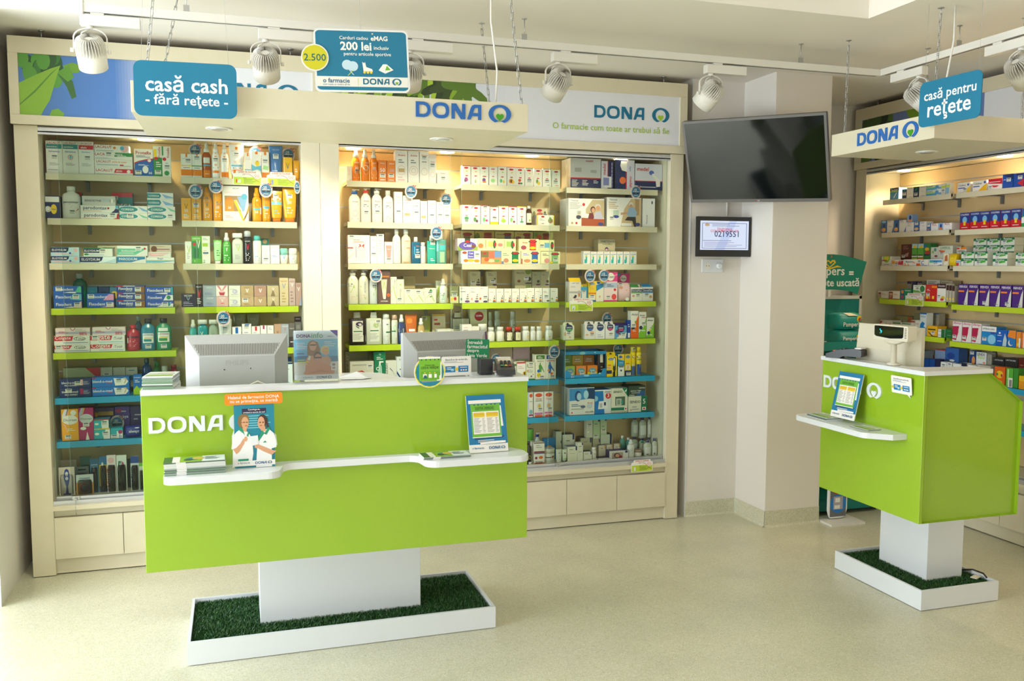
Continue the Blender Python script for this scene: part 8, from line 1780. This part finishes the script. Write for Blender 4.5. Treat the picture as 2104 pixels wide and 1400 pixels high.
decals(m, fn, sw, sh, 'R 0 0 100 100 #cfdaf0;G #b8c8ec 30 0 60 100 75 100 50 0;R 4 6 5 92 #3c4c6c;R 95 6 96 92 #3c4c6c;R 4 91 96 92.5 #3c4c6c;R 4 5 96 6.5 #3c4c6c;E 14 86 5 5 #b89c7c;L 54 80 90 60 2 #7c8cac;T 50 72 32 #c03c5c TELEFONUL;T 50 65 58 #c03c5c CONSUMATORILOR;T 54 55 50 #2c3c6c 0219551;L 34 28 36 60 1 #9aa4c4;L 50 10 28 84 4 #9a9cbc', d0=.0002)
m.obj('screen', LIT, sm)
tag(MB().tube([(2.975, 4.933, 1.92), (2.975, 4.933, 2.2)], .006, 'w').obj('cable_duct', WHMET), 'white cable duct running up from the small screen', 'cable')
oc = empty('wall_socket', (2.88, 4.939, 1.605)); tag(oc, 'white double wall socket below the small screen', 'socket')
bx('plate', (-.075, -.008, -.042), (.075, 0, .042), WHITE, oc, bevel=.002)
for x in (-.036, .036):
    k = MB().loft([(0, .021, .021, 2, 'w'), (.002, .021, .021, 2, 'w')], 20).obj('socket_face', WHMET, oc, (x, -.0081, 0)); k.rotation_euler = (PI/2, 0, 0)
    for s_ in (-1, 1):
        if x < 0: q = MB().loft([(0, .0028, .0028, 2, 'k'), (.0006, .0028, .0028, 2, 'k')], 8).obj('hole', PRINT, k, (s_*.009, 0, .0021))
pl = empty('power_plug', (2.925, 4.93, 1.605)); pl.location = (2.916, 4.9308-.0025, 1.605); tag(pl, 'round white plug in the right hand wall socket', 'plug')
k = MB().loft([(0, .018, .018, 2, 'w'), (.026, .019, .019, 2, 'w'), (.03, .012, .012, 2, 'w')], 18).obj('body', WHITE, pl); k.rotation_euler = (PI/2, 0, 0)

# ------------------------------------------------------------------ nappy display behind the column
rk = empty('display_rack', (3.9, 5.0, 0)); rk.location = (0, 0, 0); tag(rk, 'teal nappy display rack with fan shaped header behind the column', 'display rack')
TEALM = mat('teal_card', '#12847c', .5)
x0, x1, y0, y1 = 3.52, 4.17, 4.72, 5.14
for a in (x0, x1-.02):
    for b in (y0, y1-.02): bx('post', (a if b > y0 or a == x0 else a-.12, b, .0), (a+.02 if b > y0 or a == x0 else a-.10, b+.02, 1.40 if b > y0 else 1.09), WHMET, rk)
bx('back_board', (x0+.02, y1-.015, .12), (x1-.02, y1-.005, 1.38), TEALM, rk)
bx('top_frame', (x0, y1-.02, 1.38), (x1, y1, 1.402), WHMET, rk); bx('base', (x0-.02, y0-.02, .03), (x1+.02, y1, .10), TEALM, rk)
for z in (.42, .80, 1.09): bx('shelf', (x0+.02, y0, z-.012), (x1-.02, y1-.02, z), WHMET, rk); bx('shelf_strip', (x0, y0-.006, z-.022), (x1, y0, z+.034), TEALM, rk)
m = MB()
fx0, fx1, fz0, fz1 = 3.50, 4.095, 1.40, 1.70
pts = [(3.56, 1.43)]+[(3.56+.47*t, 1.43+.02*math.sin(PI*t)) for t in np.linspace(0, 1, 8)[1:-1]]+[(4.03, 1.415), (4.095, 1.635)]+[(4.095-.60*t, 1.635+.05*math.sin(PI*t)+.0*t) for t in np.linspace(0, 1, 10)[1:]]
m.prism([pts], lambda u, v, d: (u, 5.0-d, v), .006, '#12846f'); m.face([(u, 5.0, v) for u, v in reversed(pts)], '#12846f')
fn = lambda u, v, d: (3.50+u*.6, 4.994-d, 1.40+v*.3)
put_text(m, 'Pampers', fn, .46, .55, .48, 2, .0005, 'w', bold=.014); put_text(m, '=', fn, .79, .53, .06, 2, .0005, 'w', bold=.04); put_text(m, 'noapte uscată', fn, .57, .30, .66, 2, .0005, 'w', bold=.02)
hl = [(.49+(x-.49)*1, y) for x, y in []]
m.prism([[(.44, .74), (.50, .64), (.58, .76), (.565, .82), (.53, .82), (.51, .78), (.48, .82), (.45, .81)], [(.46, .75), (.47, .79), (.49, .78), (.51, .73), (.54, .79), (.56, .77), (.50, .67)][::-1]], lambda u, v, d: fn(u, v, .0005), 0, '#f2c81c', False)
m.prism([[(.32, .66), (.42, .70), (.50, .64), (.60, .70), (.66, .66), (.60, .66), (.50, .61), (.42, .67)]], lambda u, v, d: fn(u, v, .0005), 0, '#f2c81c', False)
decals(m, fn, .6, .3, 'G #e8683c 44 88 46 92 45.5 87;G #e8683c 51 88 52 94 53 88;G #e8683c 38 80 36 84 39.5 81')
m.obj('header_board', PRINT, rk); bx('header_post', (3.80, 5.001, 1.40), (3.82, 5.011, 1.55), WHMET, rk)
def pack(x, y, z, w, d, h, base, design, label):
    o, _, _ = build_product('bg', None, w, h, d, base+';'+design, {}); o.name = 'nappy_pack'; o.location = (x, y, z); tag(o, label, 'nappy pack', 'packs on the nappy rack')
pack(3.80, 4.83, 1.0905, .19, .16, .10, '#128c84', 'R 0 20 100 40 w;T 46 46 60 w Pampers;O 84 50 14 y;T 84 50 10 r 3;R 10 0 40 14 #e8a05c', 'teal nappy pack, lower front of the rack pile')
pack(3.83, 4.87, 1.191, .20, .16, .11, '#12948c', 'T 50 30 66 w Pampers;O 84 62 13 y;T 80 62 9 r 4;R 86 50 92 74 #a88c5c;G #e8e0b8 30 100 60 100 80 84 40 84', 'teal nappy pack with yellow spot on top of the pile')
pack(4.055, 4.85, 1.0905, .20, .17, .115, '#cfe0d4', 'T 50 52 48 #3c9c94 Pampers;O 88 60 12 y;E 70 92 14 8 #b89c7c;R 0 0 20 100 #a8d0c0', 'pale green wipes pack beside the teal packs')
pack(3.78, 4.84, .8005, .20, .17, .14, '#12948c', 'T 40 34 60 w Pampers;R 40 70 86 84 #c8243c;G #c8dc8c 30 50 50 60 40 44', 'teal nappy pack with red stripe on the middle rack shelf')
pack(4.02, 4.86, .8005, .20, .17, .12, '#8fb4bc', 'T 50 50 50 w Pampers;R 0 0 30 100 #5c94a4', 'grey blue pack on the middle rack shelf')
pack(3.84, 4.88, .4205, .30, .2, .2, '#12948c', 'T 50 50 50 w Pampers;O 84 70 10 y', 'large teal nappy pack on the lowest rack shelf')
# foot of a small floor stand leaning by the column corner
sk = empty('floor_stand', (3.545, 4.58, 0)); tag(sk, 'narrow floor stand with red and blue rings beside the column foot', 'stand')
sk.location = (3.605, 4.60, 0)
m = MB().prism([[(-.06, .02), (-.05, -.0), (-.03, -.0), (.03, 0), (.055, .01), (.068, .05), (.068, .42), (.05, .46), (-.05, .46), (-.068, .42), (-.068, .05)]], lambda u, v, d: (u, 0-d, v+.02), .02, 'w')
decals(m, lambda u, v, d: (-.068+u*.136, -.02-d, .02+v*.46), .136, .46, 'R 6 2 94 98 #6a6c70;O 50 20 44 #1f7ccc;R 24 12 76 30 #b0a8b0;R 34 22 60 28 w;R 30 13 60 18 w;O 50 46 44 #c81c34;R 26 38 74 56 #a8a4a4;R 36 42 62 50 w;O 50 74 44 #2c9c5c;R 26 66 74 82 #a8a4a4'); m.obj('front_panel', PRINT, sk)
bx('foot', (-.12, -.12, 0), (.13, .06, .012), WHMET, sk)
# ------------------------------------------------------------------ stock the shelves
place_goods()
bpy.context.view_layer.update()
for root in [o for o in bpy.data.objects if o.parent is None and o.type == 'EMPTY' and o.location.length < 1e-6 and o.children]:
    # move empties to the base of what they hold, keeping the children where they stand
    pts = [o2.matrix_world @ Vector(c) for o2 in root.children_recursive if o2.type == 'MESH' for c in o2.bound_box]
    c = Vector(((min(p.x for p in pts)+max(p.x for p in pts))/2, (min(p.y for p in pts)+max(p.y for p in pts))/2, min(p.z for p in pts)))
    root.location = c
    for ch in root.children: ch.matrix_parent_inverse = Matrix.Translation(-c)

_seen = {}
for o in bpy.data.objects:
    if o.parent is None and o.get('label'): _seen.setdefault(o['label'], []).append(o.name)
for k, v in _seen.items():
    if len(v) > 1: print('DUP', k, v)
